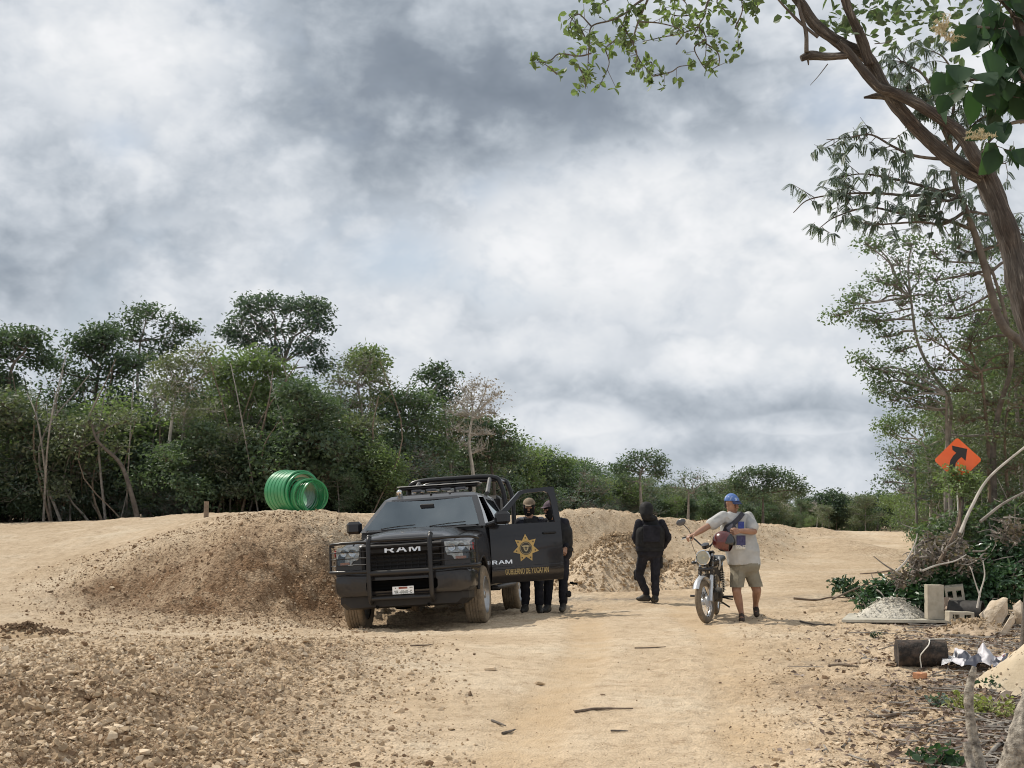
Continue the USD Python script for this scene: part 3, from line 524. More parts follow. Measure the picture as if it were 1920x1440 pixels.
    back(26, 960, 1760, 66, 96, 14, ['dense_tree', 'dense_tree_b', 'olive_tree', 'bright_tree', 'twiggy_tree'], 'distant trees lining the far side of the embankment', 'distant_tree', 'distant')
    back(24, 930, 1720, 60, 88, 40, ['olive_tree', 'bright_tree', 'dense_tree_b', 'bare_tree', 'dense_tree'], 'lower distant trees beyond the embankment', 'lower_distant_tree', 'lower distant')
    st_ = []
    for _ in range(230):
        px = rng.uniform(-200, 1000); D = np.interp(px, [0, 700, 1000], [37.0, 38.5, 56]) * rng.uniform(1.0, 1.14); f = at(px, 960, D); f[2] = base_z(f[0], f[1]) - .1; h = rng.uniform(1.6, 5.0) * (.55 if px > 780 else 1.0); e = f + [rng.normal() * .16 * h, rng.normal() * .1 * h, h]; st_.append(tube(smoothline([f, (f + e) / 2 + rng.normal(size=3) * .13 * h, e], 9), np.linspace(rng.uniform(.018, .05), .012, 9), 5, caps=False))
    solo('forest_stems', st_[::2], BARK['grey'], 'thin grey stems standing close together in the front of the forest', None, kind='stuff', smooth=60); solo('forest_stems', st_[1::2], BARK['brown'], 'thin brown stems standing close together in the front of the forest', None, kind='stuff', smooth=60)
    # undergrowth that reads as one mass
    protos = ['leafy_bush', 'dark_bush', 'dry_bush', 'olive_bush', 'bright_bush']
    pi = UsdGeom.PointInstancer.Define(stage, '/World/forest_undergrowth'); pos, idx, sc, ori = [], [], [], []
    for k in range(640):
        px = rng.uniform(-320, 1800); D = np.interp(px, [0, 700, 1000, 1600], [37.5, 39, 56, 82]) * rng.uniform(1.0, 1.28)
        f = at(px, 960, D); pos.append((f[0], f[1], float(base_z(f[0], f[1])) - .1)); idx.append(int(rng.choice(5, p=[.22, .18, .26, .20, .14])))
        s = rng.uniform(.35, 1.3) * rng.uniform(.6, 1.0) if px < 930 else rng.uniform(.35, 1.0) * np.interp(px, [930, 1500, 1800], [1.1, .8, .7]); sc.append((s * 1.1, s * 1.1, s)); a = rng.uniform(0, 3.14); ori.append((math.cos(a), 0, 0, math.sin(a)))
    setup_instancer(pi, protos, pos, idx, sc, ori); keys(pi.GetPrim(), 'low scrub closing the foot of the forest', kind='stuff')
def setup_instancer(pi, protos, pos, idx, sc, ori):
    targets = []
    for k in protos:
        x = UsdGeom.Xform.Define(stage, f'{pi.GetPath()}/{k}'); x.GetPrim().GetReferences().AddInternalReference(KIND[k][0].GetPath()) if k in KIND else None; targets.append(x.GetPath())
    pi.CreatePrototypesRel().SetTargets(targets)
    pi.CreatePositionsAttr(Vt.Vec3fArray.FromNumpy(np.asarray(pos, np.float32))); pi.CreateProtoIndicesAttr(Vt.IntArray.FromNumpy(np.asarray(idx, np.int32)))
    pi.CreateScalesAttr(Vt.Vec3fArray.FromNumpy(np.asarray(sc, np.float32)))
    pi.CreateOrientationsAttr(Vt.QuathArray([Gf.Quath(float(a), float(b), float(c), float(e)) for a, b, c, e in ori]))
left_forest()
# ------------------------------------------------------------------ the near tree leaning in from the right, and the thicket under it
def hero_tree():
    D = 9.0; rng = np.random.default_rng(7)
    def L(pts, d=D, dd=0.0): return np.array([at(px, py, d + dd * i / max(1, len(pts) - 1)) for i, (px, py) in enumerate(pts)])
    foot = on_ground(2075, 1330); foot = np.array([at(2060, 960, 9.0)[0], 9.0, 0.0]); foot[2] = Gs(foot[0], foot[1]) - .1
    t = thing('leaning_tree', 'large grey barked tree leaning in from the right edge with forked limbs', 'tree', foot)
    BUV = []
    def bpart(par, name, m, mt, label=None, smooth=True):
        pr = part(par, name, m, mt, label, smooth=True); UsdGeom.PrimvarsAPI(UsdGeom.Mesh(pr)).CreatePrimvar('barkuv', Sdf.ValueTypeNames.Float3Array, 'vertex').Set(Vt.Vec3fArray.FromNumpy(BUV[-1].astype(np.float32)))
    def wood(pts, r, sides=10, d=D, dd=0.0, first=None, seed=1):
        p = L(pts, d, dd)
        if first is not None: p = np.vstack([first, p])
        q = smoothline(p, 10 * len(p)); m = tube(q - foot, np.interp(np.linspace(0, 1, len(q)), np.linspace(0, 1, len(r)), r), sides)
        v = np.array(m.vertices); n = meshkit.fbm(v * [14, 14, 5], 3, seed) - .5
        c = np.repeat(q - foot, sides, 0); w = v[:len(c)] - c; v[:len(c)] = c + w * (1 + .55 * n[:len(c), None]); al = np.r_[0, np.cumsum(np.linalg.norm(np.diff(q, axis=0), axis=1))]; th = np.arange(sides) * 2 * np.pi / sides; rr_ = np.interp(np.linspace(0, 1, len(q)), np.linspace(0, 1, len(r)), r)
        uv = np.stack([np.cos(th)[None] * rr_[:, None] * 34, np.sin(th)[None] * rr_[:, None] * 34, np.repeat(al[:, None] * 3.6 + seed * 7.3, sides, 1)], -1).reshape(-1, 3); BUV.append(np.vstack([uv, uv[:1], uv[-1:]])); return trimesh.Trimesh(v, m.faces, process=False)
    barkm = hero_bark
    bpart(t, 'trunk', wood([(2050, 860), (1985, 740), (1928, 600), (1898, 470), (1870, 385), (1846, 328)], [.13, .11, .098, .086, .080, .077, .072], 16, first=foot), barkm, smooth=70)
    bpart(t, 'limb', wood([(1848, 335), (1790, 302), (1728, 250), (1668, 180), (1628, 110), (1580, 84), (1528, 46), (1498, 2), (1452, -60), (1400, -110)], [.062, .052, .047, .044, .043, .040, .037, .033, .03], 12, dd=-.3), barkm, smooth=70)
    bpart(t, 'limb', wood([(1852, 325), (1826, 290), (1800, 250), (1768, 225), (1715, 192), (1672, 172), (1648, 165), (1622, 138), (1596, 105), (1572, 78)], [.058, .049, .043, .038, .035, .033, .03, .028], 12, d=D - .12, dd=-.15), barkm, smooth=70)
    bpart(t, 'limb', wood([(1632, 120), (1612, 66), (1592, 20), (1570, -50), (1540, -110)], [.04, .032, .028, .025], 10, d=D - .2, dd=-.3), barkm, smooth=70)
    bpart(t, 'broken_stub', wood([(1588, 104), (1550, 106), (1520, 104), (1502, 110)], [.026, .028, .034, .022], 10, d=D - .25), barkm, label='broken stub of dead reddish wood')
    bpart(t, 'broken_stub', wood([(1672, 182), (1645, 180), (1620, 183)], [.03, .022, .008], 10, d=D - .1), barkm)
    tw = []
    tiny = [([(1512, 98), (1511, 60), (1500, 20), (1494, -20)], .016), ([(1534, 70), (1500, 42), (1460, 0), (1440, -30)], .011), ([(1515, 112), (1516, 122)], .008), ([(1552, 120), (1535, 142), (1519, 160)], .004), ([(1640, 82), (1660, 80), (1680, 72)], .004)]
    for pts, r in tiny: tw.append(wood(pts, [r, r * .8, r * .4], 6, d=D - .28))
    # hanging twigs with rosettes of small pale leaves
    hang = [[(1560, -60), (1450, -60), (1360, -30), (1329, 0), (1321, 29), (1311, 49), (1324, 73), (1321, 125)], [(1311, 49), (1280, 62), (1240, 70), (1205, 78)], [(1311, 49), (1298, 70)], [(1321, 80), (1345, 98), (1348, 120), (1335, 130)],
            [(1450, -60), (1300, -50), (1204, 0), (1175, 23), (1145, 38), (1110, 49), (1105, 78), (1103, 110), (1102, 140)], [(1300, -50), (1230, -25), (1212, 5), (1193, 52), (1188, 83), (1201, 115), (1225, 143)],
            [(1225, 143), (1258, 135), (1274, 125), (1300, 122)], [(1175, 26), (1157, 70), (1136, 91), (1142, 120), (1123, 164)], [(1157, 70), (1178, 110), (1186, 130), (1181, 168)], [(1102, 140), (1080, 145), (1045, 141), (1030, 152), (1014, 157), (1004, 152)],
            [(1045, 141), (1030, 128), (1022, 122)], [(1080, 140), (1092, 165), (1095, 185)], [(1400, -40), (1345, 0), (1365, 26), (1381, 47), (1384, 90)], [(1381, 47), (1394, 15), (1390, -10)], [(1110, 49), (1085, 25), (1070, 40), (1072, 60)], [(1085, 25), (1100, 0), (1096, -20)],
            [(1103, 110), (1090, 80), (1076, 62), (1064, 48)], [(1188, 83), (1220, 85), (1250, 92), (1262, 100)], [(1262, 100), (1275, 80), (1268, 65)], [(1205, 0), (1170, -10), (1130, 5), (1110, 20)], [(1329, 0), (1290, 10), (1262, 5), (1245, -20)], [(1200, 115), (1225, 100), (1228, 118), (1226, 140)],
            [(1410, -30), (1420, 10), (1416, 30)], [(1150, -40), (1130, -10), (1095, 8), (1078, 14)], [(1240, -40), (1265, 10), (1280, 30), (1278, 45)], [(1321, 80), (1300, 95), (1310, 120), (1322, 138)]]
    pos, dirs = [], []
    for k, pts in enumerate(hang):
        dd = rng.uniform(-.5, .2); q = smoothline(L(pts, 8.7) + [0, dd, 0] if k > 7 else L(pts, 8.7), 10 * len(pts))
        rr = .011 if k in (0, 4, 5) else .006
        tw.append(tube(q - foot, np.linspace(rr, .0025, len(q)), 5, caps=False))
        Ls = np.r_[0, np.cumsum(np.linalg.norm(np.diff(q, axis=0), axis=1))]
        for s in np.append(np.arange(.03, Ls[-1], .045), Ls[-1]):
            if s < Ls[-1] - .01 and rng.random() < .22: continue
            i = min(len(q) - 2, np.searchsorted(Ls, s)); c = q[i]; off = rng.normal(size=3) * .045 * (s < Ls[-1] - .01)
            if np.linalg.norm(off) > .03: tw.append(tube(np.array([c, c + off]) - foot, [.0025, .0015], 3, caps=False))
            m = rng.integers(3, 8); base = unit(q[min(len(q) - 1, i + 2)] - q[i] + rng.normal(size=3) * .6)
            for _ in range(m): pos.append(c + off + rng.normal(size=3) * .012); dirs.append(base * .5 + rng.normal(size=3) * .8 + [0, 0, .1])
    part(t, 'twigs', cat(tw), BARK['dark'], smooth=60, kind='stuff')
    pos, dirs = np.array(pos) - foot, np.array(dirs)
    part(t, 'leaves', leaves(pos, .055, .032, rng, dirs=dirs, shape=6), LEAF['lime'], smooth=False, kind='stuff')
    # leafy shoots on the limbs and above them
    pos2 = []
    for px, py, n, r in [(1590, 18, 26, .10), (1640, 10, 40, .14), (1700, 15, 60, .16), (1735, 25, 40, .12), (1660, 30, 20, .08), (1560, 45, 8, .06), (1600, 70, 12, .07), (1475, 10, 10, .05), (1800, 20, 60, .18), (1860, 30, 60, .2), (1900, 60, 60, .2), (1780, -20, 60, .2), (1600, -20, 50, .15)]:
        pos2.append(at(px, py, 8.8) + rng.normal(size=(n, 3)) * r)
    part(t, 'leaves', leaves(np.vstack(pos2) - foot, .075, .042, rng, shape=6), LEAF['mid'], smooth=False, kind='stuff')
def near_bark():
    g = NG(); st = g.n('attribute', 'vector', attribute='barkuv'); p = g.n('texture_coordinate', 'object')
    n1 = g.noise(st, 1.5, 9.0, .68, 1.2); n2 = g.noise(p, 5.0, 5.0, .65)
    c = g.ramp(n1, (.3, (.022, .019, .017)), (.47, (.058, .050, .044)), (.60, (.12, .107, .095)), (.72, (.36, .335, .305)))
    c = g.mix(g.ramp(n2, (.40, (0,) * 3), (.62, (.85,) * 3)), c, g.mix(1.0, c, (.62, .50, .44), 'multiply'))
    return g.make('bark_near', surface=g.n('principled_bsdf', 'BSDF', base_color=c, roughness=.9, normal=g.bump(n1, .9, .03)))
hero_bark = near_bark()
hero_tree()

def big_leaves():
    """Broad soft leaves of a second near tree at the upper right corner, with pale flower plumes."""
    rng = np.random.default_rng(21); D = 7.2
    foot = np.array([at(2140, 960, D)[0], D + .2, 0.0]); foot[2] = Gs(foot[0], foot[1]) - .1
    t = thing('broad_leaved_tree', 'near tree at the upper right corner with very broad green leaves and pale plumes', 'tree', foot)
    def leaf(c, d, nrm, L, W):
        d = unit(d); s = unit(np.cross(d, nrm)); n = np.cross(s, d); prof = [(0, 0), (.1, .42), (.28, .98), (.5, 1.0), (.72, .78), (.9, .38), (1, 0)]
        vs, fs = [], []
        for i, (u, w) in enumerate(prof):
            bend = -.16 * u * u * L
            for k in (-1, -.5, 0, .5, 1): vs.append(c + d * u * L + s * k * w * W / 2 + n * (bend + abs(k) * w * W * .12 + .02 * L * math.sin(7 * u + k * 3)))
        for i in range(len(prof) - 1):
            for k in range(4): a = i * 5 + k; fs += [[a, a + 1, a + 6], [a, a + 6, a + 5]]
        return np.array(vs), np.array(fs)
    main = smoothline([foot, at(2070, 620, D), at(1990, 330, D), at(1930, 120, D), at(1900, -60, D)], 40)
    wood = [tube(main - foot, np.linspace(.07, .03, 40), 8)]
    sprays = [([(1945, 160), (1880, 140), (1820, 150), (1785, 150)], 13), ([(1935, 120), (1880, 60), (1830, 50)], 12), ([(1930, 100), (1900, 40), (1895, 20)], 10), ([(1960, 230), (1900, 230), (1860, 260), (1842, 285)], 7), ([(1945, 170), (1900, 170), (1850, 180)], 10), ([(1925, 60), (1880, 5), (1850, -10)], 9), ([(1950, 180), (1915, 140), (1905, 110)], 10)]
    for k, (pts, n) in enumerate(sprays):
        q = smoothline([at(px, py, D + rng.uniform(-.25, .15) * (i > 0)) for i, (px, py) in enumerate(pts)], 24); wood.append(tube(q - foot, np.linspace(.014, .005, 24), 6))
        for j in range(n):
            i = int(rng.uniform(9, 23)); c = q[i] + rng.normal(size=3) * .035; d = np.array([rng.normal() * .7, rng.normal() * .5 - .2, -.9 + rng.normal() * .45]); L = rng.uniform(.12, .22)
            st = c + unit(d + [0, 0, .6]) * rng.uniform(.03, .08); wood.append(tube(np.array([c, st]) - foot, [.003, .002], 4, caps=False))
            nr = np.array([rng.normal() * .6, -1.0 + rng.normal() * .5, .7]); v, f = leaf(st, d, nr, L, L * rng.uniform(.66, .82)); part(t, 'leaf', (v - foot, f), LEAF['big'], smooth=True)
    part(t, 'trunk', wood, BARK['dark'])
    for px, py, up in [(1768, 62, 1), (1775, 75, .4), (1845, 262, .25)]:
        c = at(px, py, D - .2); pl = []
        for _ in range(8):
            e0 = c + unit([rng.normal() * .8, rng.normal() * .5, rng.normal() * .5 + up]) * rng.uniform(.05, .11); sp = smoothline([c, c * .5 + e0 * .5 + [0, 0, .015], e0], 9); pl.append(tube(sp - foot, .0018, 4, caps=False))
            for q_ in np.repeat(sp[2:], 9, 0): pl.append(tube(np.array([q_, q_ + rng.normal(size=3) * .009]) - foot, [.0013, .0009], 3, caps=False))
        for _ in range(0):
            e = c + unit([rng.normal() * .8, rng.normal() * .6, rng.normal() * .6 + up]) * rng.uniform(.02, .10); pl.append(tube(np.array([c, c * .4 + e * .6 + [0, 0, .008], e]) - foot, [.0012, .002, .0012], 3, caps=False))
        part(t, 'flower_plume', pl, plume_mat)
plume_mat = mat('plume', (.42, .36, .22), (.55, .5, .36), rough=.9, scale=40)
big_leaves()

def fern_tree():
    """Feathery drooping leaflets against the sky, left of the forked limbs."""
    rng = np.random.default_rng(33); D = 12.0
    foot = np.array([at(1905, 960, D)[0], D, 0.0]); foot[2] = Gs(foot[0], foot[1]) - .1
    t = thing('feathery_tree', 'thin dark tree with feathery drooping leaves spread left below the forked limbs', 'tree', foot)
    P = lambda pts, dd=0: np.array([at(px, py, D + dd) for px, py in pts])
    wood = [tube(smoothline(np.vstack([foot, P([(1950, 740), (1880, 610), (1862, 560), (1838, 470), (1812, 395), (1790, 340), (1780, 250)])]), 60) - foot, np.linspace(.05, .022, 60), 8)]
    arms = [[(1812, 395), (1770, 420), (1720, 418), (1640, 424), (1628, 424)], [(1825, 430), (1760, 405), (1700, 395), (1640, 380), (1580, 395), (1550, 415)], [(1800, 370), (1740, 340), (1680, 315), (1640, 300), (1600, 300)], [(1795, 350), (1730, 360), (1660, 350), (1600, 345), (1540, 350), (1515, 370)], [(1785, 300), (1720, 290), (1680, 270), (1640, 245), (1600, 248), (1560, 250)], [(1780, 270), (1740, 215), (1700, 200), (1670, 190)], [(1780, 250), (1740, 150), (1705, 120), (1690, 110)], [(1783, 250), (1800, 150), (1790, 90), (1760, 60)],
            [(1812, 395), (1880, 400), (1925, 420)], [(1790, 330), (1850, 300), (1910, 290)], [(1838, 470), (1880, 455), (1930, 430)], [(1800, 370), (1770, 380), (1730, 375)], [(1785, 290), (1830, 230), (1880, 215)], [(1780, 260), (1760, 205), (1745, 170)]]
    V, Fc, o = [], [], 0
    for a in arms:
        dd = rng.uniform(-.7, .7); q = smoothline(P(a, dd * .0) + np.linspace(0, 1, len(a))[:, None] * [0, dd, 0], 30); wood.append(tube(q - foot, np.linspace(.018, .004, 30), 5, caps=False))
        for _ in range(17):
            i = int(rng.uniform(5, 30)); c = q[min(i, 29)]; e = c + unit(rng.normal(size=3) * [1, .8, .7] + [-.25, 0, .12]) * rng.uniform(.12, .38); k = smoothline([c, (c + e) / 2 + rng.normal(size=3) * .03, e], 7); wood.append(tube(k - foot, np.linspace(.005, .002, 7), 3, caps=False))
            for b in range(6):
                s = k[rng.integers(2, 7)]; d = unit(rng.normal(size=3) * [.8, .6, .3] + [-.2, 0, -.55]); L = rng.uniform(.055, .11)
                r = s + d * L * np.linspace(0, 1, 9)[:, None] + np.array([0, 0, -1.0]) * (np.linspace(0, 1, 9)[:, None] ** 2) * L * .35
                side = unit(np.cross(d, [rng.normal() * .4, -.5, 1]))
                for j in range(1, 9):
                    for sg in (-1, 1):
                        tip = r[j] + (side * sg * .8 + d * .35) * .036 * (1.1 - .06 * j); w = d * .0125
                        V.append([r[j] - w, (r[j] + tip) / 2 - w * 1.3, tip, (r[j] + tip) / 2 + w * 1.3]); Fc.append([[o, o + 1, o + 2], [o, o + 2, o + 3]]); o += 4
    part(t, 'trunk', wood, BARK['dark'], smooth=60)
    part(t, 'fronds', (np.array(V).reshape(-1, 3) - foot, np.array(Fc).reshape(-1, 3)), LEAF['grey'], smooth=False, kind='stuff')
fern_tree()

def thicket():
    nearleaf = dict(per=24, nl=8, sig=.11, L=.055, W=.028, shape=6, twig_r=.006, depth=.8, extra_twigs=6)
    fine = dict(per=22, nl=20, sig=.12, L=.06, W=.028, twig_r=.005, depth=.9)
    S = [('slim sapling with sparse rounded leaves reaching furthest left toward the sky', 20.5, [(1775, 1010), (1772, 880), (1775, 760), (1740, 700), (1712, 640), (1700, 560)],
          [(1650, 462, 16), (1625, 458, 9), (1690, 495, 30), (1722, 515, 32), (1710, 460, 22), (1645, 530, 18), (1600, 570, 15), (1570, 592, 12), (1612, 552, 12), (1682, 575, 34), (1640, 605, 22), (1662, 632, 22), (1670, 540, 26), (1738, 560, 26), (1685, 660, 18), (1620, 600, 10)], 'grey', 'mid', .04, nearleaf),
         ('sapling with low side twigs jutting left above the orange sign', 20.0, [(1790, 1010), (1782, 900), (1768, 800), (1756, 745)],
          [(1618, 672, 10), (1640, 690, 13), (1665, 698, 15), (1695, 708, 22), (1722, 735, 26), (1650, 735, 12), (1678, 752, 16), (1712, 765, 24), (1650, 718, 9), (1740, 700, 24), (1755, 760, 30), (1700, 735, 18)], 'grey', 'mid', .04, nearleaf),
         ('leafy sapling left of the thick trunk, with a dark forked stem', 19.4, [(1872, 1010), (1862, 880), (1866, 780), (1874, 690), (1862, 600), (1835, 520)],
          [(1790, 470, 34), (1828, 515, 40), (1862, 475, 40), (1800, 560, 44), (1850, 600, 46), (1905, 555, 36), (1765, 520, 30), (1775, 600, 36), (1900, 480, 34), (1820, 640, 36), (1750, 480, 22)], 'dark', 'mid', .05, nearleaf),
         ('olive leaved sapling in the middle of the thicket over the orange sign', 19.8, [(1856, 1010), (1850, 880), (1840, 780), (1826, 700)],
          [(1742, 640, 32), (1764, 690, 36), (1802, 660, 38), (1786, 735, 36), (1836, 705, 36), (1850, 760, 34), (1800, 790, 30), (1880, 690, 36), (1900, 640, 30), (1745, 590, 22)], 'brown', 'olive', .04, nearleaf),
         ('light feathery green bush behind the orange sign', 25.0, [(1745, 1000), (1738, 900), (1728, 840)],
          [(1692, 792, 26), (1672, 815, 18), (1722, 802, 34), (1705, 850, 28), (1745, 860, 30), (1770, 820, 34), (1690, 890, 22), (1730, 910, 30), (1780, 880, 28), (1700, 940, 24), (1750, 945, 30), (1660, 800, 10)], 'pale', 'bright', .035, fine),
         ('dark thin stemmed sapling right of the orange sign', 19.2, [(1905, 1010), (1900, 900), (1890, 820), (1905, 740)],
          [(1880, 815, 32), (1905, 755, 40), (1905, 880, 34), (1870, 880, 26), (1925, 820, 36), (1860, 820, 20), (1925, 700, 30), (1895, 930, 26)], 'brown', 'olive', .03, dict(per=18, nl=9, sig=.1, L=.055, W=.03, shape=6, twig_r=.005, extra_twigs=6)),
         ('wispy grey shrub left of the sign with bare twig tips against the sky', 21.0, [(1722, 1000), (1712, 930), (1708, 880)],
          [(1700, 850, 18), (1685, 880, 18), (1715, 890, 22), (1675, 850, 10), (1695, 920, 22), (1725, 935, 24), (1660, 905, 12)], 'grey', 'grey', .025, dict(per=15, nl=8, sig=.1, L=.06, W=.03, twig_r=.005, extra_twigs=12)),
         ('low leafy sprig growing up in front of the orange sign', 18.7, [(1800, 1000), (1798, 940), (1800, 910)],
          [(1790, 888, 14), (1808, 905, 18), (1822, 898, 12), (1785, 920, 20), (1820, 925, 20), (1775, 900, 10)], 'brown', 'bright', .02, dict(per=14, nl=14, sig=.07, L=.06, W=.03, twig_r=.004))]
    for i, (lab, D, stem, lobes, wm, lm, tr, kw) in enumerate(S): px_tree('sapling', lab, D, stem, lobes, wm, lm, 300 + i, tr=tr, cat_='sapling', **kw)
    # bare slanting poles and thin upright stems
    rng = np.random.default_rng(5)
    def pole(name, label, pts, D, r, m, c='branch', group=None):
        q = smoothline([at(px, py, D + k * .15) for k, (px, py) in enumerate(pts)], 8 * len(pts)); a = q[0].copy()
        solo(name, tube(q, np.linspace(r, r * .6, len(q)), 7), BARK[m], label, c, group)
    pole('slanting_pole', 'pale thin pole slanting up right beneath the orange sign', [(1800, 1000), (1822, 950), (1855, 895), (1925, 835)], 18.0, .026, 'pale')
    pole('slanting_pole', 'greenish straight pole slanting up to the right edge, low in the thicket', [(1838, 978), (1880, 945), (1930, 918)], 17.4, .022, 'grey')
    pole('dark_stem', 'dark bent stem below the orange sign, left of the pale pole', [(1790, 1020), (1797, 980), (1803, 940), (1794, 905)], 18.6, .045, 'dark', 'stem')
    # trees standing close behind
    seen = {}; keys_ = ['dense_tree_b', 'olive_tree', 'twiggy_tree', 'bright_tree', 'airy_tree']
    for i in range(26):
        px = rng.uniform(1760, 2150) if i < 18 else rng.uniform(1700, 1800); D = rng.uniform(20, 40) if i < 18 else rng.uniform(34, 60)
        f = at(px, 960, D); f[2] = base_z(f[0], f[1]) - .1; top = np.interp(px, [1700, 1760, 1850, 1950, 2100], [880, 800, 560, 480, 430]) + rng.uniform(-10, 60)
        kk = keys_[rng.integers(4)]; adj = {'dense_tree_b': 'broad mid green', 'olive_tree': 'olive leaved', 'twiggy_tree': 'twiggy grey', 'bright_tree': 'yellow green'}[kk]; wh = next(w for b, w in ((1745, 'left of the orange sign'), (1800, 'behind the orange sign'), (1860, 'just right of the orange sign'), (1925, 'behind the thick leaning trunk'), (9999, 'beyond the right photo edge')) if px < b); sl = f'{adj} thicket tree {wh}'; seen[sl] = seen.get(sl, 0) + 1
        place('thicket_tree', sl + ('', '', ', farther back', ', third one', ', fourth one', ', fifth one', ', sixth one')[min(seen[sl], 6)], 'tree', kk, f, at(px, top, D)[2] - f[2], rng.uniform(0, 6.28), 'trees of the right hand thicket', wide=rng.uniform(.7, 1.0))
    pi = UsdGeom.PointInstancer.Define(stage, '/World/thicket_undergrowth'); pos, idx, sc, ori = [], [], [], []
    for k in range(90):
        D = rng.uniform(19.5, 46); px = rng.uniform(np.interp(D, [19, 46], [1780, 1716]), 2200)
        f = at(px, 960, D); pos.append((f[0], f[1], float(base_z(f[0], f[1])) - .05)); idx.append(int(rng.choice(3, p=[.4, .25, .35]))); s = rng.uniform(.25, .6); sc.append((s, s, s)); a = rng.uniform(0, 3.14); ori.append((math.cos(a), 0, 0, math.sin(a)))
    setup_instancer(pi, ['leafy_bush', 'dark_bush', 'dry_bush'], pos, idx, sc, ori); keys(pi.GetPrim(), 'scrub under the saplings on the right', kind='stuff')
thicket()

def brush_pile():
    rng = np.random.default_rng(77)
    def heap(name, label, spots, nbr, lm, seed, bm='grey', nl=130, L=.085, W=.045, back=0.0, rr=1.0):
        r_ = np.random.default_rng(seed); pos, br = [], []
        c0 = np.mean([at(px, py, D) for px, py, r, D in spots], 0); foot = c0.copy(); foot[2] = Gs(c0[0], c0[1])
        for px, py, r, D in spots:
            c = at(px, py, D); R = r * D / FPX * rr; n = int(6.0 * nl * (R / .3) ** 1.6); u = r_.normal(size=(n, 3)); u /= np.linalg.norm(u, axis=1, keepdims=True); p = c + u * R * r_.uniform(.35, 1.0, (n, 1)) ** .5 * [1, 1, .85]
            cl = np.repeat(p[:: 5], 5, 0)[:n]; p = cl + r_.normal(size=cl.shape) * .05; pos.append(p)
            for _ in range(nbr):
                a = c + r_.normal(size=3) * R * .4; e = a + unit(r_.normal(size=3) * [1, .7, .55] + [-.2, -.1, .15]) * R * r_.uniform(.7, 1.5)
                br.append(tube(smoothline([a, (a + e) / 2 + r_.normal(size=3) * R * .14, e], 9) - foot, np.linspace(r_.uniform(.006, .02), .004, 9), 5))
        p = np.vstack(pos); gz_ = G(p[:, 0], p[:, 1]); p[:, 2] = np.maximum(p[:, 2], gz_ + .02)
        t = thing(name, label, 'brush pile' if name == 'brush_pile' else 'brush', foot); part(t, 'branches', br, BARK[bm], kind='stuff'); part(t, 'leaves', leaves(p - foot, L, W, r_, .25, 6), LEAF[lm], smooth=False, kind='stuff'); return t, foot
    heap('brush_pile', 'big heap of cut branches with dark glossy leaves below the orange sign', [(1700, 1115, 30, 18.4), (1735, 1085, 34, 18.3), (1670, 1122, 22, 18.4), (1760, 1110, 36, 18.2), (1790, 1062, 44, 18.6), (1832, 1092, 46, 18.1), (1872, 1045, 48, 18.4), (1905, 1095, 48, 17.8), (1850, 1128, 36, 17.8), (1955, 1050, 60, 18.0), (1800, 1122, 34, 18.0), (1925, 1010, 40, 18.8), (1850, 1010, 30, 19.2), (1640, 1118, 22, 18.5), (1665, 1100, 24, 18.5), (1700, 1128, 26, 18.2), (1735, 1125, 30, 18.1), (1625, 1128, 14, 18.3)], 9, 'gloss', 1)
    heap('leafy_brush', 'tall mixed green brush standing behind the cut branches at the right edge', [(1735, 1010, 28, 19.0), (1785, 985, 34, 19.0), (1835, 990, 38, 18.9), (1885, 970, 42, 18.9), (1930, 990, 46, 18.8), (1860, 1020, 36, 18.7), (1910, 1040, 44, 18.5)], 10, 'mid', 6, 'grey', 70, .07, .038)
    heap('dead_brush', 'grey brown dead twigs and wilted leaves on top of the cut branches', [(1762, 1035, 26, 18.0), (1735, 1050, 24, 17.9), (1788, 1020, 24, 18.2), (1715, 1068, 20, 17.9), (1810, 1050, 24, 17.8), (1745, 1020, 16, 18.4), (1895, 1000, 30, 18.0), (1690, 1085, 16, 17.9)], 26, 'dry', 2, 'grey', 60, .07, .035)
    heap('cut_sprig', 'small wilted leafy sprig lying alone on the track left of the brush pile', [(1574, 1097, 12, 22.0), (1590, 1104, 12, 21.8), (1606, 1108, 10, 21.6)], 5, 'gloss', 3, 'brown', 150, .08, .045)
    heap('leafy_brush', 'yellow green leafy branches behind the top of the brush pile', [(1760, 990, 26, 20.5), (1735, 1005, 20, 20.5), (1800, 985, 24, 20.5), (1835, 975, 26, 20.0), (1870, 965, 26, 20.0), (1905, 955, 26, 20.0)], 8, 'bright', 4, 'brown', 110, .075, .04)
    def stick(label, pts, D, r, m='grey', c='branch', group=None, name='dead_branch'):
        q = smoothline([at(px, py, D + k * .04) for k, (px, py) in enumerate(pts)], 7 * len(pts)); solo(name, tube(q, np.linspace(r, r * .45, len(q)), 7), BARK[m], label, c, group)
    stick('bare branch jutting up left out of the brush pile over the track', [(1690, 1078), (1660, 1060), (1638, 1043)], 17.6, .014)
    stick('bare branch pointing left from the brush pile just above the track', [(1672, 1070), (1640, 1074), (1612, 1076)], 17.6, .013, 'brown')
    stick('pale crooked branch arching over the left of the brush pile', [(1680, 1072), (1700, 1050), (1716, 1018), (1720, 1000)], 17.5, .016, 'pale')
    stick('pale branch lying across the middle of the brush pile', [(1730, 1070), (1756, 1060), (1790, 1052), (1812, 1040)], 17.3, .014, 'pale')
    stick('thick brown branch standing at the middle of the brush pile', [(1758, 1058), (1780, 1020), (1796, 985), (1800, 960)], 17.8, .03, 'brown')
    stick('pale thin forked sapling stem in front of the brush pile by the rubble', [(1832, 1140), (1838, 1110), (1846, 1080), (1843, 1050)], 16.9, .014, 'pale')
    stick('thin pale twig beside the pale forked stem', [(1838, 1120), (1828, 1090), (1822, 1070), (1818, 1062)], 16.9, .010, 'pale')
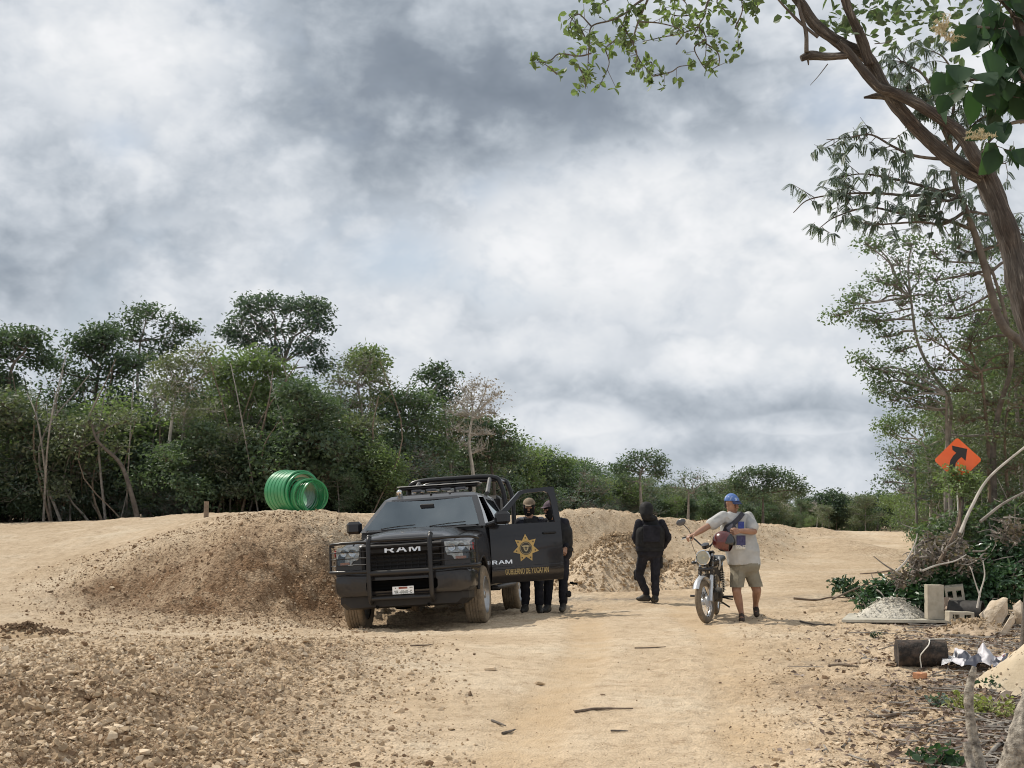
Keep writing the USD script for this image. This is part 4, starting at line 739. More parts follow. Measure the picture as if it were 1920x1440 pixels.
    stick('long thin brown stick lying on the ground left of the brush pile', [(1488, 1122), (1530, 1125), (1560, 1120), (1612, 1122)], 20.6, .02, 'brown')
    stick('dark twig sticking out along the ground at the foot of the brush pile', [(1560, 1124), (1590, 1110), (1622, 1096), (1650, 1082)], 18.4, .014, 'brown')
brush_pile()
# ------------------------------------------------------------------ the black pickup
def dusty(name, c, rough, coat=1.0, dust=.25, metallic=0.0, spec=.5):
    """Paint with a film of tan dust that gathers low on the body and on upward faces."""
    g = NG(); p = g.n('texture_coordinate', 'object'); s = g.n('separate_xyz', vector=p); nz = g.n('separate_xyz', vector=g.n('geometry', 'normal'))
    low = g.n('map_range', 'result', value=f'{s}.z', from_min=1.3, from_max=.35, to_min=.12, to_max=1.0, clamp=True)
    up = g.n('map_range', 'result', value=f'{nz}.z', from_min=.2, from_max=1.0, to_min=0.0, to_max=.35, clamp=True)
    n = g.noise(p, 5.0, 7.0, .65); n2 = g.noise(p, 40.0, 4.0, .6)
    f = g.math('multiply', g.math('add', low, up), g.math('multiply_add', n, .9, g.math('multiply_add', n2, .3, -.2)))
    f = g.math('multiply', f, dust, clamp=True)
    a = g.n('principled_bsdf', 'BSDF', base_color=c, roughness=g.math('multiply_add', f, .5, rough, clamp=True), metallic=metallic, specular_ior_level=spec, coat_weight=coat, coat_roughness=g.math('multiply_add', f, .6, .04, clamp=True))
    b = g.n('principled_bsdf', 'BSDF', base_color=(.33, .26, .18), roughness=.95, specular_ior_level=.1)
    return g.make(name, surface=g.n('mix_closure', 'closure', fac=f, closure1=a, closure2=b))
PAINT = dusty('black_paint', (.0045, .0045, .006), .2, .35, .07, spec=.34)
TRIM = dusty('black_trim', (.007, .007, .008), .5, .0, .08, spec=.3)
POWDER = dusty('black_powder_coat', (.006, .006, .007), .34, .1, .06, spec=.35)
DARK = mat('dark_void', (.006, .006, .006), rough=.9, spec=.1)
CHROME = mat('chrome', (.62, .62, .62), (.72, .72, .72), rough=.12, metallic=1.0, scale=8)
STEEL = mat('wheel_alloy', (.30, .30, .30), (.45, .44, .43), rough=.35, metallic=.9, scale=6)
TYRE = dusty('tyre_rubber', (.018, .017, .016), .85, 0.0, 1.5)
SEAT = mat('seat_cloth', (.022, .022, .024), (.04, .04, .042), rough=.9, scale=20)
WHITE = mat('white_paint', (.74, .74, .73), (.8, .8, .79), rough=.4, scale=10)
GOLD = mat('gold_vinyl', (.36, .235, .06), (.46, .31, .10), rough=.45, scale=12, coat=.3)
GOLD2 = mat('gold_text', (.34, .25, .10), (.40, .30, .13), rough=.5, scale=12)
AMBER = mat('amber_lens', (.55, .17, .04), rough=.2, coat=.6)
REDL = mat('red_lens', (.28, .012, .012), rough=.25, coat=.6)
def glassmat(name, tint, refl_rough=.02, ior=1.5):
    g = NG(); t = g.n('transparent_bsdf', 'BSDF', color=tint); gl = g.n('glossy_bsdf', 'BSDF', color=(.86, .96, 1.0), roughness=refl_rough); fr = g.n('fresnel', 'fac', IOR=ior)
    return g.make(name, surface=g.n('mix_closure', 'closure', fac=fr, closure1=t, closure2=gl))
WINDSHIELD = glassmat('windscreen_glass', (.70, .75, .78), .01, 2.6); SIDEGLASS = glassmat('tinted_glass', (.10, .11, .11), .01, 1.6); LENS = glassmat('lamp_lens', (.86, .87, .88), .02, 1.45)
def lampmat():
    g = NG(); p = g.n('texture_coordinate', 'object'); v = g.n('voronoi_texture', 'distance', vector=p, scale=26.0, feature='f1'); n = g.noise(p, 30.0, 3.0)
    c = g.ramp(v, (.0, (.85, .85, .83)), (.4, (.66, .66, .64)), (.8, (.40, .40, .39)))
    return g.make('lamp_reflector', surface=g.n('principled_bsdf', 'BSDF', base_color=c, metallic=.25, roughness=.2, normal=g.bump(n, .5, .02)))
LAMP = lampmat()
def mirror(m):
    v = np.array(m.vertices) * [1, -1, 1]; return trimesh.Trimesh(v, np.array(m.faces)[:, ::-1], process=False)
def man(m):
    """A closed trimesh as a Manifold."""
    m = m.copy(); m.merge_vertices(); 
    if m.volume < 0: m.invert()
    return m3.Manifold(m3.Mesh(np.asarray(m.vertices, np.float32), np.asarray(m.faces, np.uint32)))
def hull(pts): return m3.Manifold.hull_points(np.asarray(pts, float))
def loft(sections, cap=True):
    """Closed loft through equal-length half sections [(x, [(y, z), ...])], mirrored about y = 0; sections run from the lower outside up to the middle."""
    rings = []
    for x, s in sections:
        s = np.asarray(s, float); r = np.vstack([s, (s[::-1] * [-1, 1])[1 if s[-1][0] == 0 else 0:]]); rings.append(np.c_[np.full(len(r), x), r])
    n, k = len(rings), len(rings[0]); v = np.vstack(rings); f = []
    for i in range(n - 1):
        for j in range(k):
            a, b = i * k + j, i * k + (j + 1) % k; f += [[a, b, b + k], [a, b + k, a + k]]
    for i, flip in ((0, True), (n - 1, False)):
        c = len(v); v = np.vstack([v, rings[i].mean(0)]); 
        for j in range(k): t = [c, i * k + j, i * k + (j + 1) % k]; f.append(t[::-1] if flip else t)
    m = trimesh.Trimesh(v, np.array(f), process=False); m.fix_normals(); return m
def prism_y(poly_xz, y0, y1):
    m = prism([(x, z) for x, z in poly_xz], y1 - y0); v = np.array(m.vertices); v = np.c_[v[:, 0], y0 + v[:, 2], v[:, 1]]; mm = trimesh.Trimesh(v, np.array(m.faces)[:, ::-1], process=False); return mm
def prism_x(poly_yz, x0, x1):
    m = prism(poly_yz, x1 - x0); v = np.array(m.vertices); return trimesh.Trimesh(np.c_[x0 + v[:, 2], v[:, 0], v[:, 1]], m.faces, process=False)
def cyl_y(x, z, r, y0, y1, sides=40): return lathe([(0, y0), (r, y0), (r, y1), (0, y1)], sides, (0, 1, 0), (x, 0, z))
def lettering(text, height, width, depth, origin, u, v, bold=True):
    """Text in the plane (u right, v up), fitted to a width, raised by depth."""
    m = meshkit.text_mesh(text, height, depth, bold=bold); V = np.array(m.vertices); V[:, 0] -= V[:, 0].min(); V[:, 0] *= width / V[:, 0].max(); V[:, 1] -= V[:, 1].min(); V[:, 1] *= height / V[:, 1].max()
    u, v = unit(u), unit(v); n = np.cross(u, v); return trimesh.Trimesh(np.asarray(origin) + V[:, :1] * u + V[:, 1:2] * v + V[:, 2:3] * n, m.faces, process=False)

def truck():
    X0, hd, pi_, ro = np.array([-1.332, 19.051, -.161]), .133, .028, .064
    fwd = np.array([-math.sin(hd) * math.cos(pi_), -math.cos(hd) * math.cos(pi_), math.sin(pi_)]); left = np.array([math.cos(hd), -math.sin(hd), 0]); up = np.cross(fwd, left)
    l2 = left * math.cos(ro) + up * math.sin(ro); u2 = np.cross(fwd, l2); M = np.eye(4); M[:3, 0], M[:3, 1], M[:3, 2], M[:3, 3] = fwd, l2, u2, X0
    global TRUCK_M; TRUCK_M = M
    t = thing('pickup_truck', 'black police pickup with bull bar and roll cage, its driver door standing open', 'pickup truck', mtx=M)
    # front clip: hood with raised middle, fenders, wheel arches
    def sec(zt, w=1.0, dome=.055, drop=0.0):
        return [(.0, .52), (.90 * w, .52), (.965 * w, .66), (.995 * w, .80), (.985 * w, 1.0 - drop), (.955 * w, zt - .13), (.915 * w, zt - .075), (.84 * w, zt - .045), (.68 * w, zt - .035), (.60 * w, zt - .03 + dome * .55), (.54 * w, zt - .02 + dome), (.28 * w, zt + dome + .01), (0, zt + dome + .016)]
    clip = loft([(.90, sec(1.17, .955, .05)), (.86, sec(1.215, .975, .055)), (.74, sec(1.255, .99, .06)), (.45, sec(1.30, 1.0, .06)), (.05, sec(1.335, 1.0, .055)), (-.35, sec(1.365, .995, .045)), (-.62, sec(1.39, .985, .03))])
    c = man(clip)
    for s in (-1, 1): c -= man(cyl_y(0, .44, .505, .55 * s if s > 0 else -1.2, 1.2 if s > 0 else -.55))
    c -= man(box((.42, 1.12, .50), (.95, 0, .96), .03)); c -= man(box((2.2, 1.5, .5), (-.1, 0, .45)))
    body = part(t, 'front_body', tm(c), PAINT, smooth=32)
    # cab below the belt line, hollow, with the driver's opening
    cs = lambda w, zb: [(0, .50), (.90 * w, .50), (.965 * w, .62), (.995 * w, .85), (.985 * w, 1.12), (.955 * w, zb), (0, zb)]
    cab = man(loft([(-.60, cs(.985, 1.40)), (-1.2, cs(1.0, 1.405)), (-2.4, cs(1.0, 1.405)), (-3.33, cs(1.0, 1.405))]))
    sections = [(1.40, -.46, -3.33, .957), (1.62, -.80, -3.24, .868), (1.90, -1.235, -3.12, .735), (1.955, -1.38, -3.05, .655), (1.985, -1.62, -2.92, .48), (1.995, -1.8, -2.8, .3)]
    def frustum(d=0.0):
        pts = []
        for z, xf, xr, w in sections:
            xf, xr, w, ch = xf - d * 1.3, xr + d, w - d, .09
            for s in (-1, 1): pts += [(xf - ch * .25, s * (w - ch * 1.6), z - d * (z > 1.95)), (xf - ch * 1.2, s * w, z - d * (z > 1.95)), (xr + ch, s * w, z - d * (z > 1.95)), (xr, s * (w - ch), z - d * (z > 1.95))]
            pts += [(xf, 0, z - d * (z > 1.95))]
        return hull(pts)
    green = frustum(0.0) - frustum(.045)
    green -= man(prism_x([(-.86, 1.435), (.86, 1.435), (.66, 1.865), (-.66, 1.865)], -1.42, -.1))
    green -= man(prism_x([(-.72, 1.48), (.72, 1.48), (.60, 1.84), (-.60, 1.84)], -3.6, -3.0))
    fdoor = [(-.93, 1.37), (-1.36, 1.865), (-1.90, 1.885), (-1.92, 1.37)]; rwin = [(-2.03, 1.45), (-2.03, 1.86), (-2.86, 1.85), (-3.02, 1.50), (-3.0, 1.45)]; fwin = [(-.98, 1.45), (-1.36, 1.855), (-1.90, 1.868), (-1.92, 1.45)]
    green -= man(prism_y(fdoor, .4, 1.2)); green -= man(prism_y(rwin, .4, 1.2)); green -= man(prism_y(rwin, -1.2, -.4)); green -= man(prism_y(fwin, -1.2, -.4))
    cab -= man(box((2.45, 1.72, 1.0), (-2.02, 0, 1.12))); cab -= man(box((1.14, .6, 1.2), (-1.36, .95, 1.18)))
    part(t, 'cab_body', tm(cab), PAINT, smooth=32)
    roof = part(t, 'roof_frame', tm(green), PAINT, smooth=False)
    # panes
    def slab(corners, th=.006, n=None):
        q = np.asarray(corners, float); nn = unit(np.cross(q[1] - q[0], q[2] - q[0])); return hull(np.vstack([q, q - nn * th]))
    ws = lambda y, z: (-.46 - (z - 1.40) * 1.55 - .018, y, z)
    part(t, 'windscreen', slab([ws(-.87, 1.43), ws(.87, 1.43), ws(.67, 1.87), ws(-.67, 1.87)]), WINDSHIELD, smooth=False)
    sw = lambda x, z, s: (x, s * (.957 - (z - 1.40) * .43 - .014), z)
    for s in (-1, 1): part(t, 'rear_door_window', slab([sw(x, z, s) for x, z in rwin]), SIDEGLASS, smooth=False)
    part(t, 'passenger_window', slab([sw(x, z, -1) for x, z in fwin]), SIDEGLASS, smooth=False)
    part(t, 'rear_window', slab([(-3.30 + .06, y, z) for y, z in ((-.72, 1.48), (.72, 1.48), (.60, 1.84), (-.60, 1.84))]), SIDEGLASS, smooth=False)
    for y0, y1 in ((-.62, -.1), (.12, .66)): part(t, 'wiper', tube([ws(y0, 1.435) + np.array([.02, 0, .005]), ws((y0 + y1) / 2, 1.452) + np.array([.03, 0, .012]), ws(y1, 1.463) + np.array([.026, 0, .012])], .008, 6), TRIM)
    part(t, 'cowl', hull([(-.50, -.9, 1.40), (-.50, .9, 1.40), (-.63, -.9, 1.43), (-.63, .9, 1.43), (-.5, -.9, 1.37), (-.5, .9, 1.37)]), TRIM, smooth=False)
    # things lying behind the windscreen
    part(t, 'dashboard', box((.45, 1.66, .28), (-.95, 0, 1.28), .06), SEAT)
    cl = np.array([(x, y, 1.43 + .10 * math.exp(-((y - .52) / .17) ** 2) + .03 * math.sin(19 * y + 9 * x) - .1 * abs(x + .95)) for x in np.linspace(-1.1, -.82, 8) for y in np.linspace(.25, .78, 22)])
    i, j = np.meshgrid(np.arange(7), np.arange(21), indexing='ij'); a = (i * 22 + j).ravel(); part(t, 'dashboard_cloth', (cl, np.vstack([np.c_[a, a + 1, a + 23], np.c_[a, a + 23, a + 22]])), mat('pale_cloth', (.40, .42, .42), (.5, .52, .52), rough=.9, scale=14), smooth=True)
    part(t, 'windscreen_sticker', slab([ws(-.62, 1.515) + np.array([-.014, 0, 0]), ws(-.55, 1.515) + np.array([-.014, 0, 0]), ws(-.55, 1.56) + np.array([-.014, 0, 0]), ws(-.62, 1.56) + np.array([-.014, 0, 0])], .002), WHITE, smooth=False)
    part(t, 'windscreen_sticker', slab([ws(-.72, 1.45) + np.array([-.014, 0, 0]), ws(-.60, 1.45) + np.array([-.014, 0, 0]), ws(-.62, 1.485) + np.array([-.014, 0, 0]), ws(-.70, 1.485) + np.array([-.014, 0, 0])], .002), WHITE, smooth=False)
    b = part(t, 'bottle', lathe([(0, 0), (.034, .0), (.034, .10), (.03, .12), (0, .12)], 14, (-.35, .1, 1), (-.85, -.40, 1.42)), mat('bottle_pale', (.55, .55, .38), rough=.4), label='pale bottle with a red top behind the windscreen')
    part(b, 'bottle_top', lathe([(0, .121), (.03, .121), (.028, .17), (0, .17)], 14, (-.35, .1, 1), (-.85, -.40, 1.42)), REDL)
    for y in (-.42, .42):
        for x in (-1.75, -2.75):
            sq = part(t, 'seat', [box((.5, .52, .14), (x + .05, y, .88), .05), box((.14, .52, .62), (x - .24, y, 1.22), .05, trimesh.transformations.rotation_matrix(-.2, [0, 1, 0])[:3, :3] if False else None)], SEAT)
            part(sq, 'headrest', box((.1, .27, .17), (x - .27, y, 1.62), .04), SEAT)
    part(t, 'steering_wheel', trimesh.creation.torus(.18, .014, 24, 8).apply_transform(trimesh.transformations.rotation_matrix(-1.15, [0, 1, 0])).apply_translation([-1.22, .42, 1.30]), SEAT)
    part(t, 'mirror_inside', box((.03, .22, .07), (-1.02, 0, 1.76), .012), TRIM)
    # pickup bed
    bed = man(loft([(-3.36, [(0, .56), (.90, .56), (.97, .70), (1.0, .9), (.985, 1.2), (.965, 1.40), (.92, 1.43), (0, 1.43)]), (-5.05, [(0, .56), (.90, .56), (.97, .70), (1.0, .9), (.985, 1.2), (.965, 1.40), (.92, 1.43), (0, 1.43)])]))
    bed -= man(box((1.58, 1.66, .9), (-4.2, 0, 1.28)))
    for s in (-1, 1): bed -= man(cyl_y(-3.8, .44, .50, .55 * s if s > 0 else -1.2, 1.2 if s > 0 else -.55))
    bed -= man(box((1.9, 1.5, .2), (-4.2, 0, .6)))
    part(t, 'bed', tm(bed), PAINT, smooth=32)
    part(t, 'chassis', [box((5.6, .9, .16), (-2.2, 0, .60), .03), box((.12, 1.4, .13), (0, 0, .42), .05), lathe([(0, -.16), (.13, -.11), (.15, 0), (.13, .11), (0, .16)], 14, (0, 1, 0), (0, -.22, .40)), box((.12, 1.4, .13), (-3.8, 0, .42), .05), lathe([(0, -.17), (.14, -.11), (.17, 0), (.14, .11), (0, .17)], 14, (0, 1, 0), (-3.8, 0, .40)), box((1.0, .7, .16), (-1.2, 0, .48), .04), box((1.3, .5, .2), (-2.6, .35, .52), .04)], DARK)
    part(t, 'side_step', [box((2.1, .12, .06), (-1.9, -1.0, .47), .02)], TRIM); part(t, 'side_step', [box((2.1, .12, .06), (-1.9, 1.0, .47), .02)], TRIM)
    # nose: grille, lamps, bumper
    gr = part(t, 'grille', [box((.03, 1.10, .46), (.765, 0, .97), .01)] + [tube([(.80, -.54, z), (.80, .54, z)], .012, 6) for z in np.arange(.80, 1.18, .05)] + [tube([(.80, y, .78), (.80, y, 1.17)], .008, 6) for y in np.arange(-.5, .51, .1)], TRIM)
    part(t, 'grille_surround', [box((.08, 1.16, .07), (.885, 0, 1.165), .025), box((.08, 1.16, .05), (.885, 0, .765), .02), box((.08, .05, .44), (.875, -.565, .96), .02), box((.08, .05, .44), (.875, .565, .96), .02), box((.05, 1.06, .11), (.865, 0, 1.115), .02)], TRIM)
    part(gr, 'lettering', [lettering('R', .085, .135, .012, (.893, -.25, 1.075), (0, 1, 0), (0, 0, 1)), lettering('A', .085, .15, .012, (.893, -.085, 1.075), (0, 1, 0), (0, 0, 1)), lettering('M', .085, .16, .012, (.893, .095, 1.075), (0, 1, 0), (0, 0, 1))], CHROME, label='bright raised letters RAM', smooth=False)
    for s in (-1, 1):
        poly = [(.60, 1.185), (.925, 1.175), (.945, 1.10), (.925, .945), (.885, .925), (.735, .925), (.70, .985), (.63, 1.0), (.61, 1.06)]
        P2 = [(y * s, z) for y, z in poly]; P2 = P2 if s > 0 else P2[::-1]
        def curve(m, base):
            v = np.array(m.vertices); v[:, 0] += -.30 * np.maximum(0, np.abs(v[:, 1]) - .66) ** 1.4; return trimesh.Trimesh(v, m.faces, process=False)
        hl = part(t, 'headlight', curve(prism_x(P2, .84, .930), 0), LAMP, smooth=False)
        part(hl, 'lens', curve(prism_x(P2, .945, .950), 0), LENS, smooth=False)
        for k, (yy, zz, r) in enumerate([(.70, 1.10, .052), (.83, 1.10, .05)]):
            part(hl, 'reflector', curve(lathe([(r * 1.15, .925), (r, .938), (r * .55, .934), (0, .936)], 18, (1, 0, 0), (0, yy * s, zz)), 0), CHROME)
        part(hl, 'turn_signal', curve(box((.012, .15, .035), (.935, .82 * s, .955), .006), 0), AMBER)
        part(hl, 'side_reflector', box((.07, .012, .10), (.80, .978 * s, 1.10), .004), REDL)
    bs = lambda d: [(0, .50), (.93 - d, .50), (.985 - d, .56), (.995 - d, .66), (.985 - d, .76), (.95 - d, .80), (0, .80)]
    bm = man(loft([(.60, bs(.0)), (.86, bs(.0)), (.96, bs(.05)), (1.015, bs(.14)), (1.035, [(0, .53), (.60, .53), (.66, .56), (.70, .66), (.69, .75), (.66, .77), (0, .77)])]))
    bm -= man(box((.3, 1.0, .15), (1.0, 0, .63), .03))
    for s in (-1, 1): bm -= man(cyl_y(0, .44, .53, .5 * s if s > 0 else -1.3, 1.3 if s > 0 else -.5))
    bp = part(t, 'bumper', tm(bm), PAINT, smooth=30)
    part(bp, 'air_intake', [box((.02, 1.0, .15), (.86, 0, .63))] + [box((.02, 1.0, .012), (.90, 0, z)) for z in (.58, .63, .68)], DARK)
    for s in (-1, 1): part(bp, 'fog_light', [tube([(1.0, (.72 + .06 * k) * s, .60 + .035 * k2), (.985, .86 * s, .60 + .035 * k2)], .008, 6) for k, k2 in ((0, 0), (0, 1), (.5, 2))] + [lathe([(0, 0), (.05, .0), (.045, .02), (0, .025)], 16, (1, 0, 0), (.985, .79 * s, .63))], STEEL)
    part(t, 'valance', tm(man(loft([(.62, [(0, .33), (.84, .33), (.93, .40), (.93, .495), (0, .495)]), (.90, [(0, .32), (.82, .32), (.90, .40), (.90, .495), (0, .495)]), (.98, [(0, .345), (.74, .345), (.82, .41), (.82, .495), (0, .495)])]))), TRIM, smooth=30)
    for y in (-.36, .36): part(t, 'tow_hook', tube(smoothline([(.95, y, .345), (1.02, y, .335), (1.04, y, .36)], 8), .018, 6), DARK)
    pl = part(t, 'number_plate', box((.008, .30, .105), (1.058, .02, .555), .003), WHITE, smooth=False)
    part(pl, 'plate_text', lettering('YR-6060-C', .042, .25, .002, (1.0622, -.105, .511), (0, 1, 0), (0, 0, 1)), mat('plate_ink', (.03, .05, .04), rough=.5), smooth=False)
    part(pl, 'plate_band', [box((.004, .12, .026), (1.0635, .02, .586), .001)] , mat('plate_band', (.22, .06, .04), rough=.5), smooth=False)
    for y in (-.085, .12, .145): part(pl, 'plate_bolt', box((.006, .012, .012), (1.064, y, .586), .002), DARK)
    # bull bar: two uprights, cross tubes, lamp cages
    bb = part(t, 'bull_bar', tube([(1.125, -.43, .80), (1.125, .43, .80)], .040, 12), POWDER, smooth=60)
    for y in (-.43, .43): part(bb, 'upright', tm(m3.Manifold.batch_boolean([man(tube(smoothline([(1.02, y, .40), (1.12, y, .50), (1.13, y, .90), (1.10, y, 1.20), (1.04, y, 1.29)], 16), .034, 10)), sph((1.035, y, 1.295), .038, 14)], m3.OpType.Add)), POWDER, smooth=60)
    for x, z, r in ((1.06, 1.245, .024), (1.10, .455, .03)): part(bb, 'cross_tube', tube([(x, -.43, z), (x, .43, z)], r, 10), POWDER, smooth=60)
    for s in (-1, 1):
        part(bb, 'lamp_cage', [tube(smoothline([(1.09, .43 * s, 1.23), (1.05, .70 * s, 1.235), (.97, .95 * s, 1.23), (.86, 1.03 * s, 1.215), (.70, 1.035 * s, 1.20)], 20), .02, 8), tube(smoothline([(1.125, .43 * s, .83), (1.08, .70 * s, .835), (.99, .96 * s, .84), (.87, 1.04 * s, .845), (.70, 1.045 * s, .85)], 20), .024, 8), tube([(.87, 1.035 * s, .845), (.86, 1.03 * s, 1.215)], .018, 8)], POWDER, smooth=60)
        for z in (.93, 1.02, 1.11): part(bb, 'cage_wire', tube(smoothline([(1.11, .43 * s, z), (1.06, .70 * s, z), (.98, .955 * s, z), (.865, 1.034 * s, z)], 16), .0075, 6), POWDER, smooth=60)
    # wheels
    def tyre(yc, s):
        pr = [(.262, -.12), (.30, -.138), (.36, -.142), (.395, -.130), (.410, -.112)]
        for a in (-.085, -.045, -.005, .035, .075): pr += [(.413, a - .012), (.413, a + .018), (.403, a + .021), (.403, a + .024)]
        pr += [(.413, .09), (.410, .112), (.395, .130), (.36, .142), (.30, .138), (.262, .12)]
        return lathe(pr, 48, (0, 1, 0), (0, 0, 0))
    for x in (0, -3.8):
        for s in (-1, 1):
            at_ = np.array([x, .87 * s, .405])
            m = tyre(0, s); m.apply_translation(at_); w = part(t, 'wheel', m, TYRE, smooth=40)
            rim = lathe([(.262, -.10), (.268, .125), (.252, .135), (.245, .10), (.225, .06)], 40, (0, s, 0), at_)
            disc = man(lathe([(0, .055), (.10, .075), (.226, .055), (.226, .035), (0, .03)], 40, (0, 1, 0)))
            for k in range(8):
                a = k * math.pi / 4; disc -= man(lathe([(0, 0), (.036, 0), (.036, .2), (0, .2)], 16, (0, 1, 0), (.165 * math.cos(a), -.02, .165 * math.sin(a))))
            d = tm(disc); v = np.array(d.vertices) * [1, s, 1] + at_; d = trimesh.Trimesh(v, d.faces if s > 0 else np.array(d.faces)[:, ::-1], process=False)
            part(w, 'rim', [rim, d], STEEL, smooth=40); part(w, 'hub', lathe([(0, .12), (.05, .118), (.065, .07), (.065, .05)], 20, (0, s, 0), at_), STEEL)
            al = lathe([(.50, .56), (.50, .93)], 40, (0, s, 0), (x, 0, .44)); fz = np.array(al.vertices)[np.array(al.faces)][:, :, 2].min(1) > .55; part(t, 'arch_liner', (np.array(al.vertices), np.array(al.faces)[fz]), DARK)
    for x in (0, -3.8):
        for s in (-1, 1): a_ = np.linspace(.12, math.pi - .12, 26); part(t, 'arch_lip', tube(np.c_[x + .515 * np.cos(a_), np.full(26, .972 * s), .44 + .515 * np.sin(a_)], .022, 6, caps=False), TRIM, smooth=60)
    for s in (-1, 1): part(t, 'panel_gap', tube([(x_, .72 * s, z_ - .036) for x_, z_ in ((.80, 1.235), (.74, 1.256), (.45, 1.301), (.05, 1.336), (-.35, 1.366), (-.55, 1.383))], .005, 5, caps=False), DARK)
    # door mirrors
    def mirror_mesh(c, s): return [box((.13, .23, .19), c, .04), tube([np.array(c) + [-.03, -.12 * s, -.06], np.array(c) + [-.05, -.26 * s, -.10]], [.035, .04], 8)]
    part(t, 'door_mirror', mirror_mesh((-.80, -1.10, 1.49), -1), PAINT, smooth=35)
    # driver's door, swung open about its hinge
    HX, HY, PHI, TH = -.785, .975, math.radians(62), .09
    ud = np.array([-math.cos(PHI), math.sin(PHI), 0]); nd = np.array([math.sin(PHI), math.cos(PHI), 0])
    def D(u, v, o=0.0): return np.array([HX, HY, 0]) + ud * u + nd * o + np.array([0, 0, v])
    def todoor(m):
        v = np.array(m.vertices); w = np.array([HX, HY, 0]) + v[:, :1] * ud + v[:, 2:3] * nd + v[:, 1:2] * np.array([0, 0, 1.0]); return trimesh.Trimesh(w, m.faces, process=False)
    def bow(v): return .028 - .09 * np.clip((.72 - v) / .22, 0, 1) ** 2 - .03 * np.clip((v - 1.0) / .4, 0, 1) ** 2
    us, vs = np.linspace(0, 1.165, 14), np.array([.53, .56, .62, .68, .72, .80, .90, 1.0, 1.1, 1.2, 1.28, 1.35, 1.405])
    U, V = np.meshgrid(us, vs, indexing='ij'); out = np.stack([U, V, bow(V)], -1).reshape(-1, 3); inn = out.copy(); inn[:, 2] = -TH
    n1, n2 = U.shape; i, j = np.meshgrid(np.arange(n1 - 1), np.arange(n2 - 1), indexing='ij'); a = (i * n2 + j).ravel()
    f = np.vstack([np.c_[a, a + n2, a + n2 + 1], np.c_[a, a + n2 + 1, a + 1]]); N = n1 * n2
    rim_ = [k * n2 for k in range(n1)] + [(n1 - 1) * n2 + k for k in range(1, n2)] + [k * n2 + n2 - 1 for k in range(n1 - 2, -1, -1)] + [k for k in range(n2 - 2, 0, -1)]
    sf = []
    for k in range(len(rim_)): p, q = rim_[k], rim_[(k + 1) % len(rim_)]; sf += [[p, p + N, q + N], [p, q + N, q]]
    dm = trimesh.Trimesh(np.vstack([out, inn]), np.vstack([f, f[:, ::-1] + N, sf]), process=False)
    door = part(t, 'door', todoor(dm), PAINT, label="open driver's door with star emblem and lettering", smooth=32)
    outer = [(.0, 1.407), (.57, 1.90), (.66, 1.925), (1.06, 1.955), (1.155, 1.95), (1.175, 1.407)]; inner = [(.135, 1.4065), (.595, 1.845), (.66, 1.868), (.98, 1.885), (1.04, 1.86), (1.065, 1.78), (1.075, 1.4065)]
    fr = prism(outer + [inner[k] for k in range(len(inner) - 1, -1, -1)], .055); v = np.array(fr.vertices); v[:, 2] += -.06 - (v[:, 1] - 1.40) * .28; part(door, 'window_frame', todoor(trimesh.Trimesh(v, fr.faces, process=False)), PAINT, smooth=30)
    part(door, 'handle', todoor(cat([box((.22, .035, .03), (.96, 1.245, .035), .012), box((.25, .07, .004), (.96, 1.235, .008), .002)])), TRIM)
    part(door, 'body_line', todoor(box((1.15, .05, .016), (.582, .755, .030), .007)), PAINT)
    part(door, 'mirror', [trimesh.Trimesh(np.array(m.vertices), m.faces, process=False) for m in mirror_mesh(D(.10, 1.50, .17) + [0.02, .06, 0], 1)], PAINT, smooth=35)
    part(door, 'badge', [todoor(lettering(ch, .058, w, .006, (u - .10, .815, .030), (1, 0, 0), (0, 1, 0))) for ch, u, w in (('R', .105, .085), ('A', .205, .10), ('M', .315, .11))], CHROME, label='small bright letters RAM', smooth=False)
    part(door, 'lettering', todoor(lettering('GOBIERNO DE YUCATAN', .092, .70, .003, (.21, .650, .0295), (1, 0, 0), (0, 1, 0), bold=True)), GOLD2, label='gold letters GOBIERNO DE YUCATAN', smooth=False)
    ang = [math.pi / 2 + k * math.pi / 7 for k in range(14)]
    star = prism([((.215 if k % 2 == 0 else .128) * math.cos(a), (.215 if k % 2 == 0 else .128) * math.sin(a)) for k, a in enumerate(ang)], .003); sc = np.array([.56, 1.03, .0275])
    star.apply_translation(sc); st = part(door, 'star_emblem', todoor(star), GOLD, label='gold seven pointed star with a dark round seal', smooth=False)
    ring = lambda r0, r1, z: trimesh.creation.annulus(r0, r1, .0015, sections=40).apply_translation(sc + [0, 0, z])
    dk, mg = mat('seal_dark', (.02, .018, .012), rough=.5), mat('seal_gold', (.36, .30, .17), rough=.5)
    part(st, 'seal', [todoor(ring(.0, .102, .0040) if False else trimesh.creation.cylinder(.100, .0015, sections=40).apply_translation(sc + [0, 0, .0042]))], dk, smooth=False)
    shield = [(-.036, .045), (.036, .045), (.04, .0), (.026, -.035), (0, -.052), (-.026, -.035), (-.04, .0)]
    part(st, 'seal_ring', [todoor(ring(.083, .089, .0058)), todoor(prism(shield, .0015).apply_translation(sc + [0, 0, .0056])), todoor(box((.05, .018, .0015), sc + [-.035, .03, .0063])), todoor(box((.05, .018, .0015), sc + [.035, .03, .0063]))], mg, smooth=False)
    part(st, 'seal_mark', [todoor(box((.02, .05, .001), sc + [0, -.002, .0082])), todoor(box((.05, .012, .001), sc + [0, .008, .0084]))] + [todoor(trimesh.creation.cylinder(.012, .001, sections=10).apply_translation(sc + [.155 * math.cos(a), .155 * math.sin(a), .0042])) for a in ang[::2]], dk, smooth=False)
